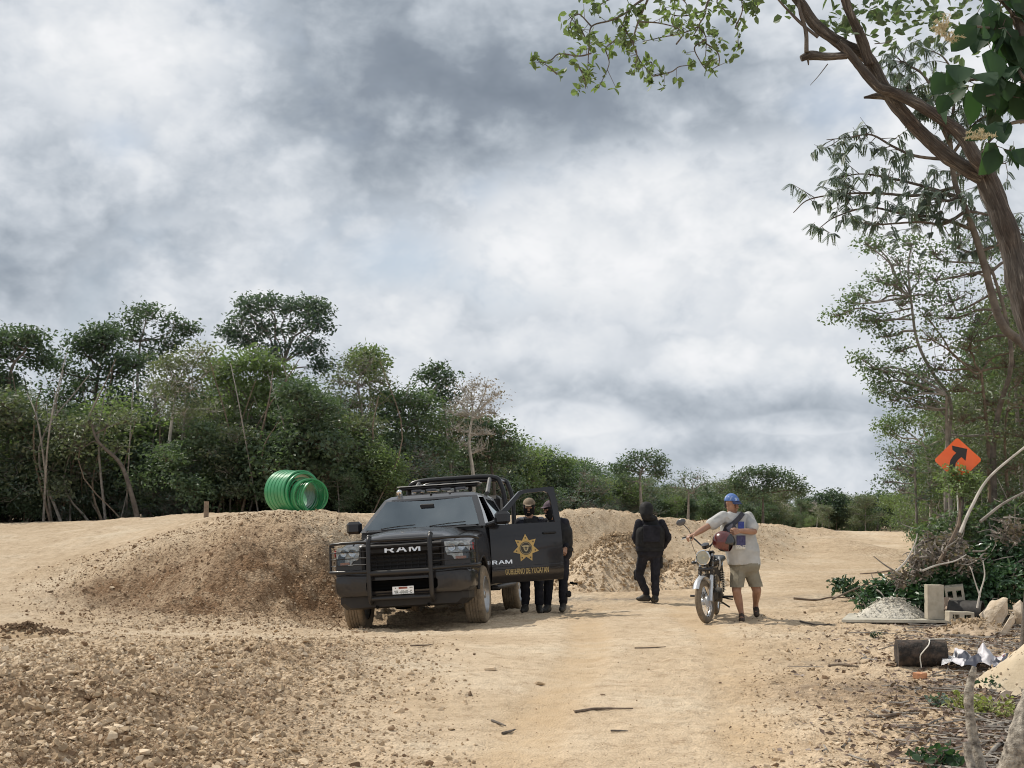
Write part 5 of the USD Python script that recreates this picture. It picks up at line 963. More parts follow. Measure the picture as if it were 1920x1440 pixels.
    # roof: light bar, lamp, bumps
    lb = part(t, 'light_bar', [box((.34, 1.30, .045), (-2.15, 0, 2.10), .015), box((.06, .06, .12), (-2.15, -.5, 2.06), .01), box((.06, .06, .12), (-2.15, .5, 2.06), .01)], TRIM)
    part(lb, 'light_bar_lid', box((.36, 1.34, .014), (-2.15, 0, 2.133), .006), mat('lightbar_lid', (.30, .30, .29), (.42, .41, .39), rough=.35, scale=6, coat=.4))
    part(lb, 'lamp_module', [box((.30, .17, .05), (-2.15, y, 2.062), .01) for y in (-.36, -.12, .12, .36)], mat('lamp_dark', (.06, .06, .07), rough=.2, coat=.6))
    part(t, 'roof_lamp', lathe([(0, 0), (.04, 0), (.05, .05), (.045, .09), (.02, .115), (0, .12)], 14, (.25, -.1, 1), (-1.42, -.50, 1.945)), CHROME)
    for y, x in ((.30, -1.40), (.62, -1.6), (-.0, -1.40)): part(t, 'roof_marker', box((.09, .035, .02), (x, y, 1.985 - .06 * abs(y) - .02), .008), TRIM)
    # roll cage over the bed
    def hoop(x, lean=0): return tube(smoothline([(x, -.86, 1.40), (x - .03, -.86, 1.85), (x - .04, -.80, 2.16), (x - .05, -.66, 2.29), (x - .05, 0, 2.31), (x - .05, .66, 2.29), (x - .04, .80, 2.16), (x - .03, .86, 1.85), (x, .86, 1.40)], 48), .043, 10)
    rc = part(t, 'roll_cage', hoop(-3.52), POWDER, smooth=60); part(rc, 'cage_hoop', hoop(-4.55), POWDER, smooth=60)
    for y in (-.72, .72): part(rc, 'cage_rail', tube([(-3.57, y, 2.25), (-4.60, y, 2.25)], .035, 8), POWDER, smooth=60)
    part(rc, 'cage_post', tube([(-3.57, 0, 2.28), (-3.55, 0, 1.43)], .025, 8), POWDER, smooth=60)
    for y in (-.62, .62): part(rc, 'cage_brace', tube([(-3.56, y, 2.27), (-2.95, y * 1.05, 1.99)], .036, 8), mat('brace_grey', (.05, .05, .052), (.09, .09, .09), rough=.45, scale=8))
    part(t, 'equipment_box', box((.5, .7, .55), (-3.78, .42, 1.70), .06), TRIM)
    bag = blend([hull([(-3.7, -.35, 1.75), (-3.7, .12, 1.75), (-4.0, -.35, 1.75), (-4.0, .12, 1.75), (-3.85, -.02, 2.22), (-3.86, -.14, 2.2)]), hull([(-3.7, -.6, 1.5), (-4.1, .3, 1.5), (-3.7, .3, 1.5), (-4.1, -.6, 1.5), (-3.8, 0, 1.9)])], .05, 4)
    solo('canvas_bundle', trimesh.Trimesh(np.array(bag.vertices) @ M[:3, :3].T + M[:3, 3], bag.faces, process=False), mat('canvas_grey', (.24, .23, .20), (.34, .33, .29), rough=.9, scale=8), 'pointed grey canvas bundle riding in the pickup bed under the roll cage', 'bundle')
truck()
# ------------------------------------------------------------------ people
SKIN = mat('skin_tan', (.24, .125, .078), (.30, .165, .105), rough=.55, scale=14)
def hand(w, d, n, side, curl=.5, spread=.12, s=1.0):
    """Palm, four unequal bent fingers and a thumb. w wrist, d direction of the palm, n the palm's inner normal, side towards the thumb."""
    d, n = unit(d), unit(n - np.dot(n, unit(d)) * unit(d)); t = unit(side - np.dot(side, d) * d - np.dot(side, n) * n)
    P = lambda a, b, c: np.asarray(w) + s * (d * a + t * b + n * c)
    out = [m3.Manifold.batch_hull([sph(P(.0, .012, 0), .021 * s, 8), sph(P(.0, -.012, 0), .021 * s, 8), sph(P(.085, .030, 0), .013 * s, 8), sph(P(.082, -.032, 0), .012 * s, 8)])]
    for b, L in ((.030, .078), (.010, .088), (-.011, .082), (-.031, .064)):
        p = P(.085, b, 0); ang = 0.0; dirv = unit(d + t * b * spread * 8); pts = [P(.06, b * .9, 0), p]
        for k, f in enumerate((.45, .32, .25)):
            ang += curl * (.7, 1.1, .8)[k]; p = p + s * L * f * (dirv * math.cos(ang) + n * math.sin(ang)); pts.append(p)
        out += capsule_chain(pts, [.0105 * s, .0098 * s, .009 * s, .0084 * s, .0074 * s], 8)
    pts = [P(.015, .022, .004), P(.045, .046, .012), P(.068, .056, .022 + .02 * curl), P(.088, .054, .034 + .03 * curl)]
    out += capsule_chain(pts, [.0145 * s, .012 * s, .0105 * s, .0085 * s], 8)
    return out
def head(c, face, upv=(0, 0, 1), s=1.0):
    """Skull, jaw, nose, brow, ears, lips; face is where it looks."""
    f = unit(np.asarray(face, float)); u = unit(np.asarray(upv, float) - np.dot(upv, f) * f); r = np.cross(f, u)
    P = lambda a, b, k: np.asarray(c) + s * (f * a + r * b + u * k)
    sk = [sph(P(-.012, 0, .035), .088 * s, 18), sph(P(.022, 0, .03), .075 * s, 16)]
    out = [m3.Manifold.batch_hull(sk), m3.Manifold.batch_hull([sph(P(.03, .04, .0), .042 * s, 12), sph(P(.03, -.04, .0), .042 * s, 12), sph(P(.055, .018, -.085), .028 * s, 12), sph(P(.055, -.018, -.085), .028 * s, 12), sph(P(.0, .045, -.06), .028 * s, 12), sph(P(.0, -.045, -.06), .028 * s, 12), sph(P(-.04, 0, .0), .06 * s, 12)]),
           m3.Manifold.batch_hull([sph(P(.092, 0, .018), .010 * s, 8), sph(P(.117, 0, -.022), .013 * s, 8), sph(P(.098, .014, -.028), .009 * s, 8), sph(P(.098, -.014, -.028), .009 * s, 8)]),
           m3.Manifold.batch_hull([sph(P(.086, .036, .03), .013 * s, 8), sph(P(.086, -.036, .03), .013 * s, 8)]),
           m3.Manifold.batch_hull([sph(P(.092, .018, -.060), .009 * s, 8), sph(P(.092, -.018, -.060), .009 * s, 8)])]
    for q in (-1, 1): out.append(m3.Manifold.batch_hull([sph(P(-.008, .082 * q, .02), .015 * s, 8), sph(P(-.006, .078 * q, -.022), .011 * s, 8), sph(P(-.022, .088 * q, .018), .010 * s, 8)]))
    return out, P
def limbs(j, rad):
    out = []
    for s in 'LR':
        out += capsule_chain([j['sh' + s], j['el' + s], j['wr' + s]], [rad['sh'], rad['el'], rad['wr']], 12)
        out += [m3.Manifold.batch_hull([sph(j['el' + s], rad['el'], 12), sph(j['el' + s] * .6 + j['wr' + s] * .4, rad['el'] * 1.02, 12), sph(j['wr' + s], rad['wr'], 12)])]
        out += capsule_chain([j['hi' + s], j['kn' + s]], [rad['hi'], rad['kn']], 14)
        calf = j['kn' + s] * .66 + j['an' + s] * .34 + unit(j['kn' + s] - j['toe' + s]) * [1, 1, 0] * .012
        out += capsule_chain([j['kn' + s], calf, j['an' + s]], [rad['kn'] * .97, rad['calf'], rad['an']], 12)
        out += [m3.Manifold.batch_hull([sph(j['an' + s], rad['an'], 10), sph(j['heel' + s], .034, 10), sph(j['ball' + s], .034, 10)]), m3.Manifold.batch_hull([sph(j['ball' + s], .035, 10), sph(j['heel' + s], .034, 10), sph(j['toe' + s], .024, 10)])]
    return out
def torso(j, w, grow=0.0):
    """Chest, belly and pelvis as hulls between the shoulder line and the hips."""
    out = []
    ac = unit(j['shL'] - j['shR']); ah = unit(j['hiL'] - j['hiR'])
    def slab(c, a, hw, r): return [sph(c - a * hw, r + grow, 14), sph(c + a * hw, r + grow, 14)]
    lv = [slab(j['neck'] * .35 + (j['shL'] + j['shR']) / 2 * .65, ac, .08, .055), slab((j['shL'] + j['shR']) / 2 * .92 + j['chest'] * .08, ac, w['sh'], .062), slab(j['chest'], ac, w['ch'], w['chr']), slab(j['belly'], ac * .5 + ah * .5, w['be'], w['ber']), slab(j['pelvis'], ah, w['pe'], w['per'])]
    for a, b in zip(lv, lv[1:]): out.append(m3.Manifold.batch_hull(a + b))
    return out
def union_mesh(ms): return tm(m3.Manifold.batch_boolean([man(m) if isinstance(m, trimesh.Trimesh) else m for m in ms], m3.OpType.Add))
def cutz(m, lo=None, hi=None):
    M_ = man(m) if isinstance(m, trimesh.Trimesh) else m
    if lo is not None: M_ = M_.trim_by_plane((0, 0, 1), lo)
    if hi is not None: M_ = M_.trim_by_plane((0, 0, -1), -hi)
    return tm(M_)
def wrinkle(m, amp=.006, sc=14, seed=0):
    v = np.array(m.vertices); n = np.array(trimesh.Trimesh(v, m.faces, process=False).vertex_normals); q = meshkit.fbm(v * [sc, sc, sc * 1.6], 3, seed) - .5
    return trimesh.Trimesh(v + n * q[:, None] * amp * 2, m.faces, process=False)

def man_with_cap():
    D = 18.1; A = lambda px, py, dd=0.0: at(px, py, D + dd)
    j = dict(neck=A(1374, 967, -.05), shL=A(1403, 973, .02), shR=A(1356, 971, -.16), elL=A(1414, 999, -.16), wrL=A(1386, 998, -.36), elR=A(1326, 990, -.30), wrR=A(1303, 1004, -.52),
             chest=A(1382, 991), belly=A(1391, 1030, -.04), pelvis=A(1396, 1062), hiL=A(1408, 1070, .02), hiR=A(1384, 1070, -.02), knL=A(1419, 1109, .0), knR=A(1381, 1110, -.14), anL=A(1417, 1134, .34), anR=A(1390, 1151, -.10))
    g0 = Gs(*A(1395, 1158)[:2]); off = g0 - A(1391, 1158)[2]
    j['heelL'] = j['anL'] + [0, .04, -.015]; j['ballL'] = j['anL'] + [.0, -.06, -.115]; j['toeL'] = j['anL'] + [-.01, -.10, -.125]
    j['heelR'] = j['anR'] + [.02, .05, -.055]; j['ballR'] = j['anR'] + [-.015, -.11, -.062]; j['toeR'] = j['anR'] + [-.03, -.18, -.066]
    low = min(j['heelR'][2], j['ballR'][2]) - .036
    z0 = Gs(*j['ballR'][:2]); shift = np.array([0, 0, z0 - low + .004])
    foot = np.array([A(1395, 1160)[0], D, z0]); j = {k: v + shift - foot for k, v in j.items()}
    t = thing('person', 'man in pale grey shirt, khaki shorts and blue cap wheeling the motorcycle', 'person', foot)
    rad = dict(sh=.058, el=.042, wr=.029, hi=.092, kn=.062, calf=.060, an=.036)
    face = unit([.62, -.72, -.18]); hc = A(1372, 948) + shift - foot
    hd, P = head(hc, face, (0.02, -.05, 1))
    body = blend(limbs(j, rad) + torso(j, dict(sh=.12, ch=.12, chr=.115, be=.085, ber=.125, pe=.06, per=.115)) + [m3.Manifold.batch_hull([sph(j['neck'] + [0, 0, -.04], .062), sph(hc + [-.01, .02, -.05], .055)])], .03, 8)
    hdm = blend(hd, .012, 4)
    hl = blend(hand(j['wrL'], A(1370, 1000, -.42) + shift - foot - j['wrL'], np.array([-.2, .9, -.3]), np.array([0, 0, 1.]), 1.0), .009, 2); hr = blend(hand(j['wrR'], np.array([-.85, -.25, -.22]), np.array([0.1, .1, -1.]), np.array([.6, -.8, 0]), .75), .009, 2)
    part(t, 'body', union_mesh([body, hdm, hl, hr]), SKIN, smooth=50)
    shirt = torso(j, dict(sh=.13, ch=.125, chr=.122, be=.10, ber=.135, pe=.085, per=.13), .012)
    for s in 'LR':
        e = j['sh' + s] * .32 + j['el' + s] * .68; shirt += [m3.Manifold.batch_hull([sph(j['sh' + s], .082, 14), sph(e, .086, 14)]), m3.Manifold.batch_hull([sph(j['sh' + s], .082), sph(j['chest'], .13)])]
    sm = blend(shirt, .03, 6); hem = (A(1395, 1061)[2] + shift[2] - foot[2]); nk = j['neck'] + [0, -.02, .06]; sm = tm(man(cutz(sm, hem)) - m3.Manifold.batch_hull([sph(nk, .072), sph(nk + [0, -.02, .2], .10)])); sm = wrinkle(sm, .016, 8, 2)
    shirtm = mat('shirt_grey', (.34, .345, .34), (.42, .425, .42), rough=.9, scale=7, bump=.25, bscale=18, bdist=.03)
    sh = part(t, 'shirt', sm, shirtm, smooth=50)
    # printed panels sit on the front of the shirt: patches cut from an offset of the cloth
    def print_on(name, px0, py0, px1, py1, m, lab=None):
        V = np.array(sm.vertices); F = np.array(sm.faces); W = V + foot; q = proj(W); n = np.array(sm.vertex_normals); 
        for _ in range(2): pass
        grid = np.array([[px0 + (px1 - px0) * a, py0 + (py1 - py0) * b] for b in np.linspace(0, 1, 8) for a in np.linspace(0, 1, 8)])
        fr = n[:, 1] < -.15; pts = []
        for gx, gy in grid:
            d2 = (q[fr, 0] - gx) ** 2 + (q[fr, 1] - gy) ** 2; k = np.argsort(d2)[:4]; wgt = 1 / (d2[k] + .5); y = (W[fr][k, 1] * wgt).sum() / wgt.sum(); pts.append(at(gx, gy, y - .016) - foot)
        i, jj = np.meshgrid(np.arange(7), np.arange(7), indexing='ij'); a = (i * 8 + jj).ravel(); part(sh, name, (np.array(pts), np.vstack([np.c_[a, a + 8, a + 9], np.c_[a, a + 9, a + 1]])), m, lab, smooth=True)
    blue = mat('print_blue', (.035, .05, .22), (.06, .08, .28), rough=.85, scale=30); pale = mat('print_pale', (.45, .44, .40), (.6, .58, .52), rough=.9, scale=60, contrast=(.45, .55))
    print_on('shirt_print', 1384, 978, 1395, 991, blue, 'small blue panel on the chest'); print_on('shirt_print', 1381, 1004, 1398, 1025, mat('print_navy', (.035, .035, .10), (.08, .08, .17), rough=.85, scale=40), 'dark blue picture on the belly'); print_on('shirt_print', 1379, 1022, 1398, 1030, pale, 'pale lettering under the picture')
    shorts = []
    for s in 'LR':
        k = j['kn' + s] * .92 + j['hi' + s] * .08; shorts += [m3.Manifold.batch_hull([sph(j['hi' + s], .108), sph(k, .096), ])]
    shorts += [m3.Manifold.batch_hull([sph(j['pelvis'] + [s * .075, -.005, 0], .142) for s in (-1, 1)] + [sph(j['hi' + s], .116) for s in 'LR'])]
    so = cutz(blend(shorts, .03, 4), A(1380, 1102)[2] + shift[2] - foot[2], A(1390, 1050)[2] + shift[2] - foot[2])
    part(t, 'shorts', wrinkle(so, .010, 9, 4), mat('khaki', (.175, .155, .115), (.22, .20, .15), rough=.95, scale=9, bump=.2, bscale=24), smooth=50)
    for s in 'LR':
        dd = unit((j['toe' + s] - j['heel' + s])); sole = blend([m3.Manifold.batch_hull([sph(j['heel' + s] + [0, 0, -.026], .036, 10), sph(j['ball' + s] + [0, 0, -.026], .044, 10), sph(j['toe' + s] + [0, 0, -.012], .034, 10)]), m3.Manifold.batch_hull([sph(j['ball' + s] + [0, 0, .012], .042, 10), sph(j['ball' + s] * .6 + j['an' + s] * .4, .04, 10)])], .02, 3)
        part(t, 'sandal', sole, mat('sandal_brown', (.03, .02, .015), (.055, .04, .03), rough=.8, scale=20), smooth=50)
    # cap: crown panels, curved peak, pale print
    cp = tm(m3.Manifold.batch_hull([sph(P(-.014, 0, .055), .098, 24), sph(P(.018, 0, .05), .086, 24)]).trim_by_plane(tuple(unit(P(0, 0, 1) - P(0, 0, 0) + .15 * (P(-1, 0, 0) - P(0, 0, 0)))), float(np.dot(unit(P(0, 0, 1) - P(0, 0, 0) + .15 * (P(-1, 0, 0) - P(0, 0, 0))), P(0, 0, .052)))))
    gcap = NG(); pc = gcap.n('texture_coordinate', 'object'); nz = gcap.noise(pc, 16.0, 3.0, .5, .8); cc = gcap.ramp(nz, (.50, (.06, .13, .34)), (.56, (.12, .20, .42)), (.64, (.38, .44, .55))); capm = gcap.make('cap_blue_pattern', surface=gcap.n('principled_bsdf', 'BSDF', base_color=cc, roughness=.8))
    c = part(t, 'cap', cp, capm, smooth=50)
    arc = [(.075 + .085 * math.cos(a), .082 * math.sin(a), .062 - .030 * math.sin(a) ** 2 * .9 - .022 * math.cos(a)) for a in np.linspace(-1.45, 1.45, 15)]; inn = [(.062 + .03 * math.cos(a), .084 * math.sin(a), .066) for a in np.linspace(-1.45, 1.45, 15)]
    V = np.array([P(*q) for q in arc] + [P(*q) for q in inn] + [P(q[0], q[1], q[2] - .006) for q in arc] + [P(q[0], q[1], q[2] - .006) for q in inn]); F = []
    for k in range(14): F += [[k, k + 1, k + 16], [k, k + 16, k + 15], [k + 30, k + 46, k + 31], [k + 30, k + 45, k + 46], [k, k + 31, k + 1], [k, k + 30, k + 31]]
    part(c, 'peak', (V, np.array(F)), mat('cap_peak', (.02, .035, .10), rough=.8), smooth=40)
    for q in (-1, 1): part(t, 'eye', tm(sph(P(.083, .031 * q, .008), .012, 10)), mat('eye_dark', (.03, .02, .015), rough=.3))
    part(t, 'hair', tm(m3.Manifold.batch_hull([sph(P(-.03, .0, .03), .086, 14), sph(P(-.045, 0, -.02), .066, 14)]) - sph(P(.06, 0, -.02), .105, 14)), mat('hair_black', (.012, .010, .009), rough=.6), smooth=50)
    # sling bag: strap from the far shoulder across the chest to a small pouch
    V = np.array(sm.vertices)
    def front(px, py):
        W = V + foot; q = proj(W); n = np.array(sm.vertex_normals); fr = n[:, 1] < .1; d2 = (q[fr, 0] - px) ** 2 + (q[fr, 1] - py) ** 2; k = np.argsort(d2)[:5]; return at(px, py, W[fr][k, 1].min() - .02) - foot
    line = smoothline([front(1393, 962), front(1386, 971), front(1376, 981), front(1365, 992)], 16); nrm = np.array([.12, -1, .25]); w = unit(np.cross(unit(line[-1] - line[0]), nrm))
    V2, F2 = [], []
    for k, p in enumerate(line): 
        hw = .033; V2 += [p - w * hw, p + w * hw, p - w * hw + unit(nrm) * .012, p + w * hw + unit(nrm) * .012]
        if k: a = 4 * k; b = a - 4; F2 += [[b + 2, b + 3, a + 3], [b + 2, a + 3, a + 2], [b, b + 2, a + 2], [b, a + 2, a], [b + 3, b + 1, a + 1], [b + 3, a + 1, a + 3]]
    bagm = mat('bag_dark', (.016, .016, .022), (.03, .03, .04), rough=.8, scale=20)
    bag = blend([m3.Manifold.batch_hull([sph(front(1372, 985) + [0, -.03, 0], .045), sph(front(1358, 1000) + [0, -.02, 0], .04), sph(front(1376, 996) + [0, -.03, 0], .045), sph(front(1362, 988) + [0, -.02, 0], .03)])], .025, 4)
    X = thing('sling_bag', 'dark grey sling bag strapped across the chest of the man in the cap', 'bag', foot); part(X, 'pouch', bag, bagm); part(X, 'strap', (np.array(V2), np.array(F2)), bagm, smooth=False)
    part(X, 'flap', tm(m3.Manifold.batch_hull([sph(front(1371, 983) + [0, -.075, 0], .012), sph(front(1362, 990) + [0, -.065, 0], .012), sph(front(1366, 997) + [0, -.07, 0], .012)])), mat('bag_flap', (.10, .10, .13), (.14, .14, .17), rough=.8, scale=20), smooth=50)
    # helmet: open at the visor side, turned to the right
    c = at(1357, 1018, D - .42) + shift; ax = unit([.80, -.45, -.25])
    shell = m3.Manifold.sphere(1.0, 40).scale((.155, .135, .145)) - m3.Manifold.sphere(1.0, 32).scale((.135, .115, .125)).translate((.015, 0, -.01)) - m3.Manifold.cube((.3, .6, .3), True).translate((.26, 0, -.02)) - m3.Manifold.cube((.6, .6, .2), True).translate((0, 0, -.205))
    R = trimesh.geometry.align_vectors([1, 0, 0], ax); hm = tm(shell); hm.apply_transform(R); H = thing('motorcycle_helmet', 'dark red motorcycle helmet held against the belly of the man in the cap', 'helmet', c)
    part(H, 'shell', hm, mat('helmet_red', (.055, .008, .008), (.09, .013, .012), rough=.22, scale=6, coat=.6), smooth=50)
    ln = tm(m3.Manifold.sphere(1.0, 28).scale((.130, .112, .122)).translate((.012, 0, -.008)) - m3.Manifold.cube((.3, .6, .5), True).translate((.235, 0, 0))); ln.apply_transform(R); part(H, 'lining', ln, mat('helmet_lining', (.012, .012, .013), rough=.9), smooth=50)
    vz = tm((m3.Manifold.sphere(1.0, 28).scale((.163, .143, .15)) - m3.Manifold.sphere(1.0, 28).scale((.157, .137, .146))).trim_by_plane((1, 0, 0), .07).trim_by_plane((0, 0, 1), -.01)); vz.apply_transform(R); part(H, 'visor', vz, mat('visor_dark', (.01, .01, .011), rough=.15, coat=.5), smooth=50)
man_with_cap()

UNI = mat('uniform_navy', (.008, .0085, .0125), (.019, .0195, .027), rough=.88, scale=8, bump=.35, bscale=20, bdist=.03, spec=.25)
VEST = mat('vest_black', (.007, .007, .008), (.015, .015, .016), rough=.8, scale=12, bump=.3, bscale=40, spec=.3)
BOOT = mat('boot_black', (.008, .008, .008), (.035, .03, .024), rough=.6, scale=12)
MASK = mat('balaclava_black', (.006, .006, .007), (.012, .012, .013), rough=.95, scale=30, spec=.2)
def officer(label, D, px, headpx, feet, sh, el, wr, hips, knees, face, capm, toe, extras):
    A = lambda q, dd=0.0: at(q[0], q[1], D + dd)
    j = {}
    for k, s in ((0, 'L'), (1, 'R')):
        j['sh' + s], j['el' + s], j['wr' + s] = A(sh[k][:2], sh[k][2]), A(el[k][:2], el[k][2]), A(wr[k][:2], wr[k][2]); j['hi' + s], j['kn' + s], j['an' + s] = A(hips[k]), A(knees[k][:2], knees[k][2]), A(feet[k][:2], feet[k][2])
        j['an' + s][2] += .02; tv = np.array([toe[k][0], toe[k][1], 0.0]); j['heel' + s] = j['an' + s] - tv * .05 + [0, 0, -.06]; j['ball' + s] = j['an' + s] + tv * .12 + [0, 0, -.068]; j['toe' + s] = j['an' + s] + tv * .19 + [0, 0, -.066]
    m = (j['shL'] + j['shR']) / 2; h = (j['hiL'] + j['hiR']) / 2
    j['neck'] = m + [0, 0, .05]; j['chest'] = m * .72 + h * .28; j['belly'] = m * .36 + h * .64; j['pelvis'] = h * .9 + m * .1
    zl = min(j['ballL'][2], j['ballR'][2]) - .045; gx = (j['ballL'] + j['ballR']) / 2; foot = np.array([gx[0], gx[1], Gs(gx[0], gx[1])]); sft = np.array([0, 0, foot[2] - zl]) - foot; j = {k: v + sft for k, v in j.items()}
    t = thing('person', label, 'person', foot); rad = dict(sh=.056, el=.044, wr=.032, hi=.085, kn=.058, calf=.058, an=.040)
    hc = A(headpx) + sft; hd, P = head(hc, face)
    body = blend(limbs(j, rad) + torso(j, dict(sh=.11, ch=.11, chr=.11, be=.10, ber=.11, pe=.09, per=.11)) + [m3.Manifold.batch_hull([sph(j['neck'] + [0, 0, -.05], .06), sph(hc + [0, 0, -.05], .055)])], .035, 6)
    ms = [body, blend(hd, .014, 3)]
    for s in 'LR': ms.append(blend(hand(j['wr' + s], j['wr' + s] - j['el' + s], h + sft - j['wr' + s], np.array([0, 0, 1.0]), .9), .010, 2))
    part(t, 'body', union_mesh(ms), SKIN, smooth=50)
    jk = torso(j, dict(sh=.12, ch=.115, chr=.125, be=.11, ber=.125, pe=.10, per=.125), .012)
    for s in 'LR': jk += capsule_chain([j['sh' + s], j['el' + s], j['wr' + s] * .85 + j['el' + s] * .15], [.076, .062, .052])
    part(t, 'jacket', wrinkle(blend(jk, .03, 4), .018, 11, 3), UNI, smooth=50)
    tr = [m3.Manifold.batch_hull([sph(j['pelvis'] + unit(j['hiL'] - j['hiR']) * .08 * s, .13) for s in (-1, 1)] + [sph(j['hi' + s], .10) for s in 'LR'])]
    for s in 'LR': tr += capsule_chain([j['hi' + s], j['kn' + s], j['an' + s] + [0, 0, .05]], [.105, .08, .066])
    part(t, 'trousers', wrinkle(blend(tr, .03, 4), .018, 11, 5), UNI, smooth=50)
    for s in 'LR': part(t, 'boot', blend([m3.Manifold.batch_hull([sph(j['an' + s] + [0, 0, .10], .058, 10), sph(j['an' + s], .052, 10)]), m3.Manifold.batch_hull([sph(j['an' + s], .05, 10), sph(j['heel' + s] + [0, 0, .004], .048, 10), sph(j['ball' + s] + [0, 0, .006], .05, 10)]), m3.Manifold.batch_hull([sph(j['ball' + s], .048, 10), sph(j['toe' + s], .036, 10), sph(j['heel' + s], .044, 10)])], .025, 3), BOOT, smooth=50)
    vs = blend(torso({**j, 'pelvis': j['belly'] + [0, 0, -.05]}, dict(sh=.085, ch=.11, chr=.14, be=.105, ber=.138, pe=.10, per=.13), .016), .03, 3); vt = part(t, 'vest', cutz(vs, None, j['shL'][2] + .055), VEST, smooth=50)
    part(t, 'belt', cutz(blend(torso(j, dict(sh=.1, ch=.1, chr=.12, be=.11, ber=.14, pe=.10, per=.142), .012), .03, 3), j['pelvis'][2] + .02, j['pelvis'][2] + .075), VEST, smooth=50)
    extras(t, j, P, vt, sft)
    return t, j, P
def cap_on(t, P, m, peak=True):
    c = part(t, 'cap', tm(m3.Manifold.batch_hull([sph(P(-.014, 0, .058), .10, 20), sph(P(.02, 0, .055), .088, 20)]).trim_by_plane(tuple(unit(P(0, 0, 1) - P(0, 0, 0))), float(np.dot(unit(P(0, 0, 1) - P(0, 0, 0)), P(0, 0, .058))))), m, smooth=50)
    if peak: part(c, 'peak', tm(m3.Manifold.batch_hull([sph(P(.09, .055, .06), .007, 8), sph(P(.09, -.055, .06), .007, 8), sph(P(.165, .03, .045), .006, 8), sph(P(.165, -.03, .045), .006, 8)])), m, smooth=50)
def mask_on(t, P, top=.16, eyes=True):
    part(t, 'balaclava', blend([m3.Manifold.batch_hull([sph(P(-.012, 0, .035), .097, 18), sph(P(.022, 0, .03), .085, 18)]), m3.Manifold.batch_hull([sph(P(.03, .04, 0), .052, 12), sph(P(.03, -.04, 0), .052, 12), sph(P(.06, 0, -.08), .042, 12), sph(P(0, .045, -.06), .04, 12), sph(P(0, -.045, -.06), .04, 12), sph(P(-.03, 0, -.12), .068, 12)])], .02, 3), MASK, smooth=50)
    if eyes: part(t, 'eye_band', tm(m3.Manifold.batch_hull([sph(P(.085, .04, .015), .017, 8), sph(P(.085, -.04, .015), .017, 8), sph(P(.096, 0, .015), .018, 8)])), SKIN, smooth=50)
def ex_walk(t, j, P, vt, sft):
    mask_on(t, P, eyes=False)
    part(t, 'helmet', blend([m3.Manifold.batch_hull([sph(P(-.02, 0, .05), .130, 20), sph(P(.03, 0, .05), .118, 20), sph(P(-.05, 0, -.06), .105, 14)])], .03, 3), VEST, smooth=50)
    b = part(t, 'goggles_strap', tube(smoothline([P(.02, .105, .0), P(-.08, .075, -.02), P(-.11, 0, -.02), P(-.08, -.075, -.02), P(.02, -.105, .0)], 20), .012, 6), MASK)
    part(t, 'collar', blend([m3.Manifold.batch_hull([sph(j['neck'] + [s * .06, 0, .03], .07) for s in (-1, 1)] + [sph(P(-.04, 0, -.10), .09)])], .03, 2), VEST)
    part(t, 'pouch', box((.12, .07, .12), j['pelvis'] + [-.16, -.03, .05], .02), VEST); part(t, 'holster', box((.06, .09, .22), j['hiR'] * .6 + j['knR'] * .4 + [.10, 0, .03], .02), VEST)
    part(vt, 'back_panel', box((.30, .03, .30), j['chest'] + [0.01, -.165, -.02], .02), UNI)
    part(t, 'knee_pad', blend([m3.Manifold.batch_hull([sph(j['knL'] + [-.055, .02, .06], .04), sph(j['knL'] + [-.05, .02, -.06], .038)])], .02, 2), VEST)
officer('person in black uniform and helmet walking away between the truck and the motorcycle', 23.4, 1217, (1212, 968), [(1212, 1127, .15), (1229, 1129, -.05)], [(1198, 990, 0), (1241, 990, 0)], [(1191, 1016, .05), (1253, 1017, .05)], [(1199, 1036, .22), (1243, 1036, .22)], [(1207, 1050), (1229, 1050)], [(1198, 1087, .12), (1229, 1090, -.03)], (.15, .95, -.3), VEST, [(-.75, .5), (-.2, .98)], ex_walk)
TANCAP = mat('cap_tan', (.10, .075, .05), (.20, .15, .10), rough=.85, scale=14); PLUMCAP = mat('cap_plum', (.05, .03, .045), (.075, .05, .065), rough=.85, scale=14)
def ex_a(t, j, P, vt, sft):
    mask_on(t, P); cap_on(t, P, TANCAP); part(vt, 'shoulder_badge', box((.09, .05, .05), j['shL'] + [.02, -.05, .05], .015), mat('badge_grey', (.22, .23, .25), rough=.6)); part(vt, 'shoulder_badge', box((.09, .05, .04), j['shR'] + [-.0, -.05, .055], .015), mat('badge_grey2', (.14, .15, .18), rough=.6))
officer("person in black uniform with masked face and tan cap, standing behind the open truck door", 20.75, 992, (992, 958), [(985, 1144, 0), (1011, 1145, 0)], [(975, 984, 0), (1014, 984, 0)], [(972, 1013, 0), (1018, 1013, 0)], [(984, 1032, -.14), (1008, 1032, -.14)], [(984, 1052), (1005, 1052)], [(985, 1097, -.03), (1011, 1098, -.03)], (-.1, -.98, -.12), TANCAP, [(-.25, -.95), (.1, -1)], ex_a)
def ex_b(t, j, P, vt, sft):
    mask_on(t, P, eyes=True); cap_on(t, P, PLUMCAP)
    part(t, 'baton', tube([j['hiL'] + [.10, -.05, -.42], j['hiL'] + [.22, -.06, -.44]], .018, 8), DARK); part(t, 'pouch', box((.09, .08, .10), j['hiL'] + [.08, -.03, -.60], .02), VEST)
officer('person in black uniform and plum cap leaning in beside the open truck door, half hidden', 21.0, 1048, (1031, 964), [(1056, 1144, 0), (1027, 1146, .12)], [(1059, 988, 0), (1024, 987, .05)], [(1064, 1016, .02), (1014, 1014, 0)], [(1060, 1036, -.16), (1020, 1034, -.2)], [(1056, 1050), (1035, 1050)], [(1056, 1097, -.03), (1029, 1098, .08)], (-.75, -.62, -.1), PLUMCAP, [(-.2, -.98), (-.4, -.9)], ex_b)
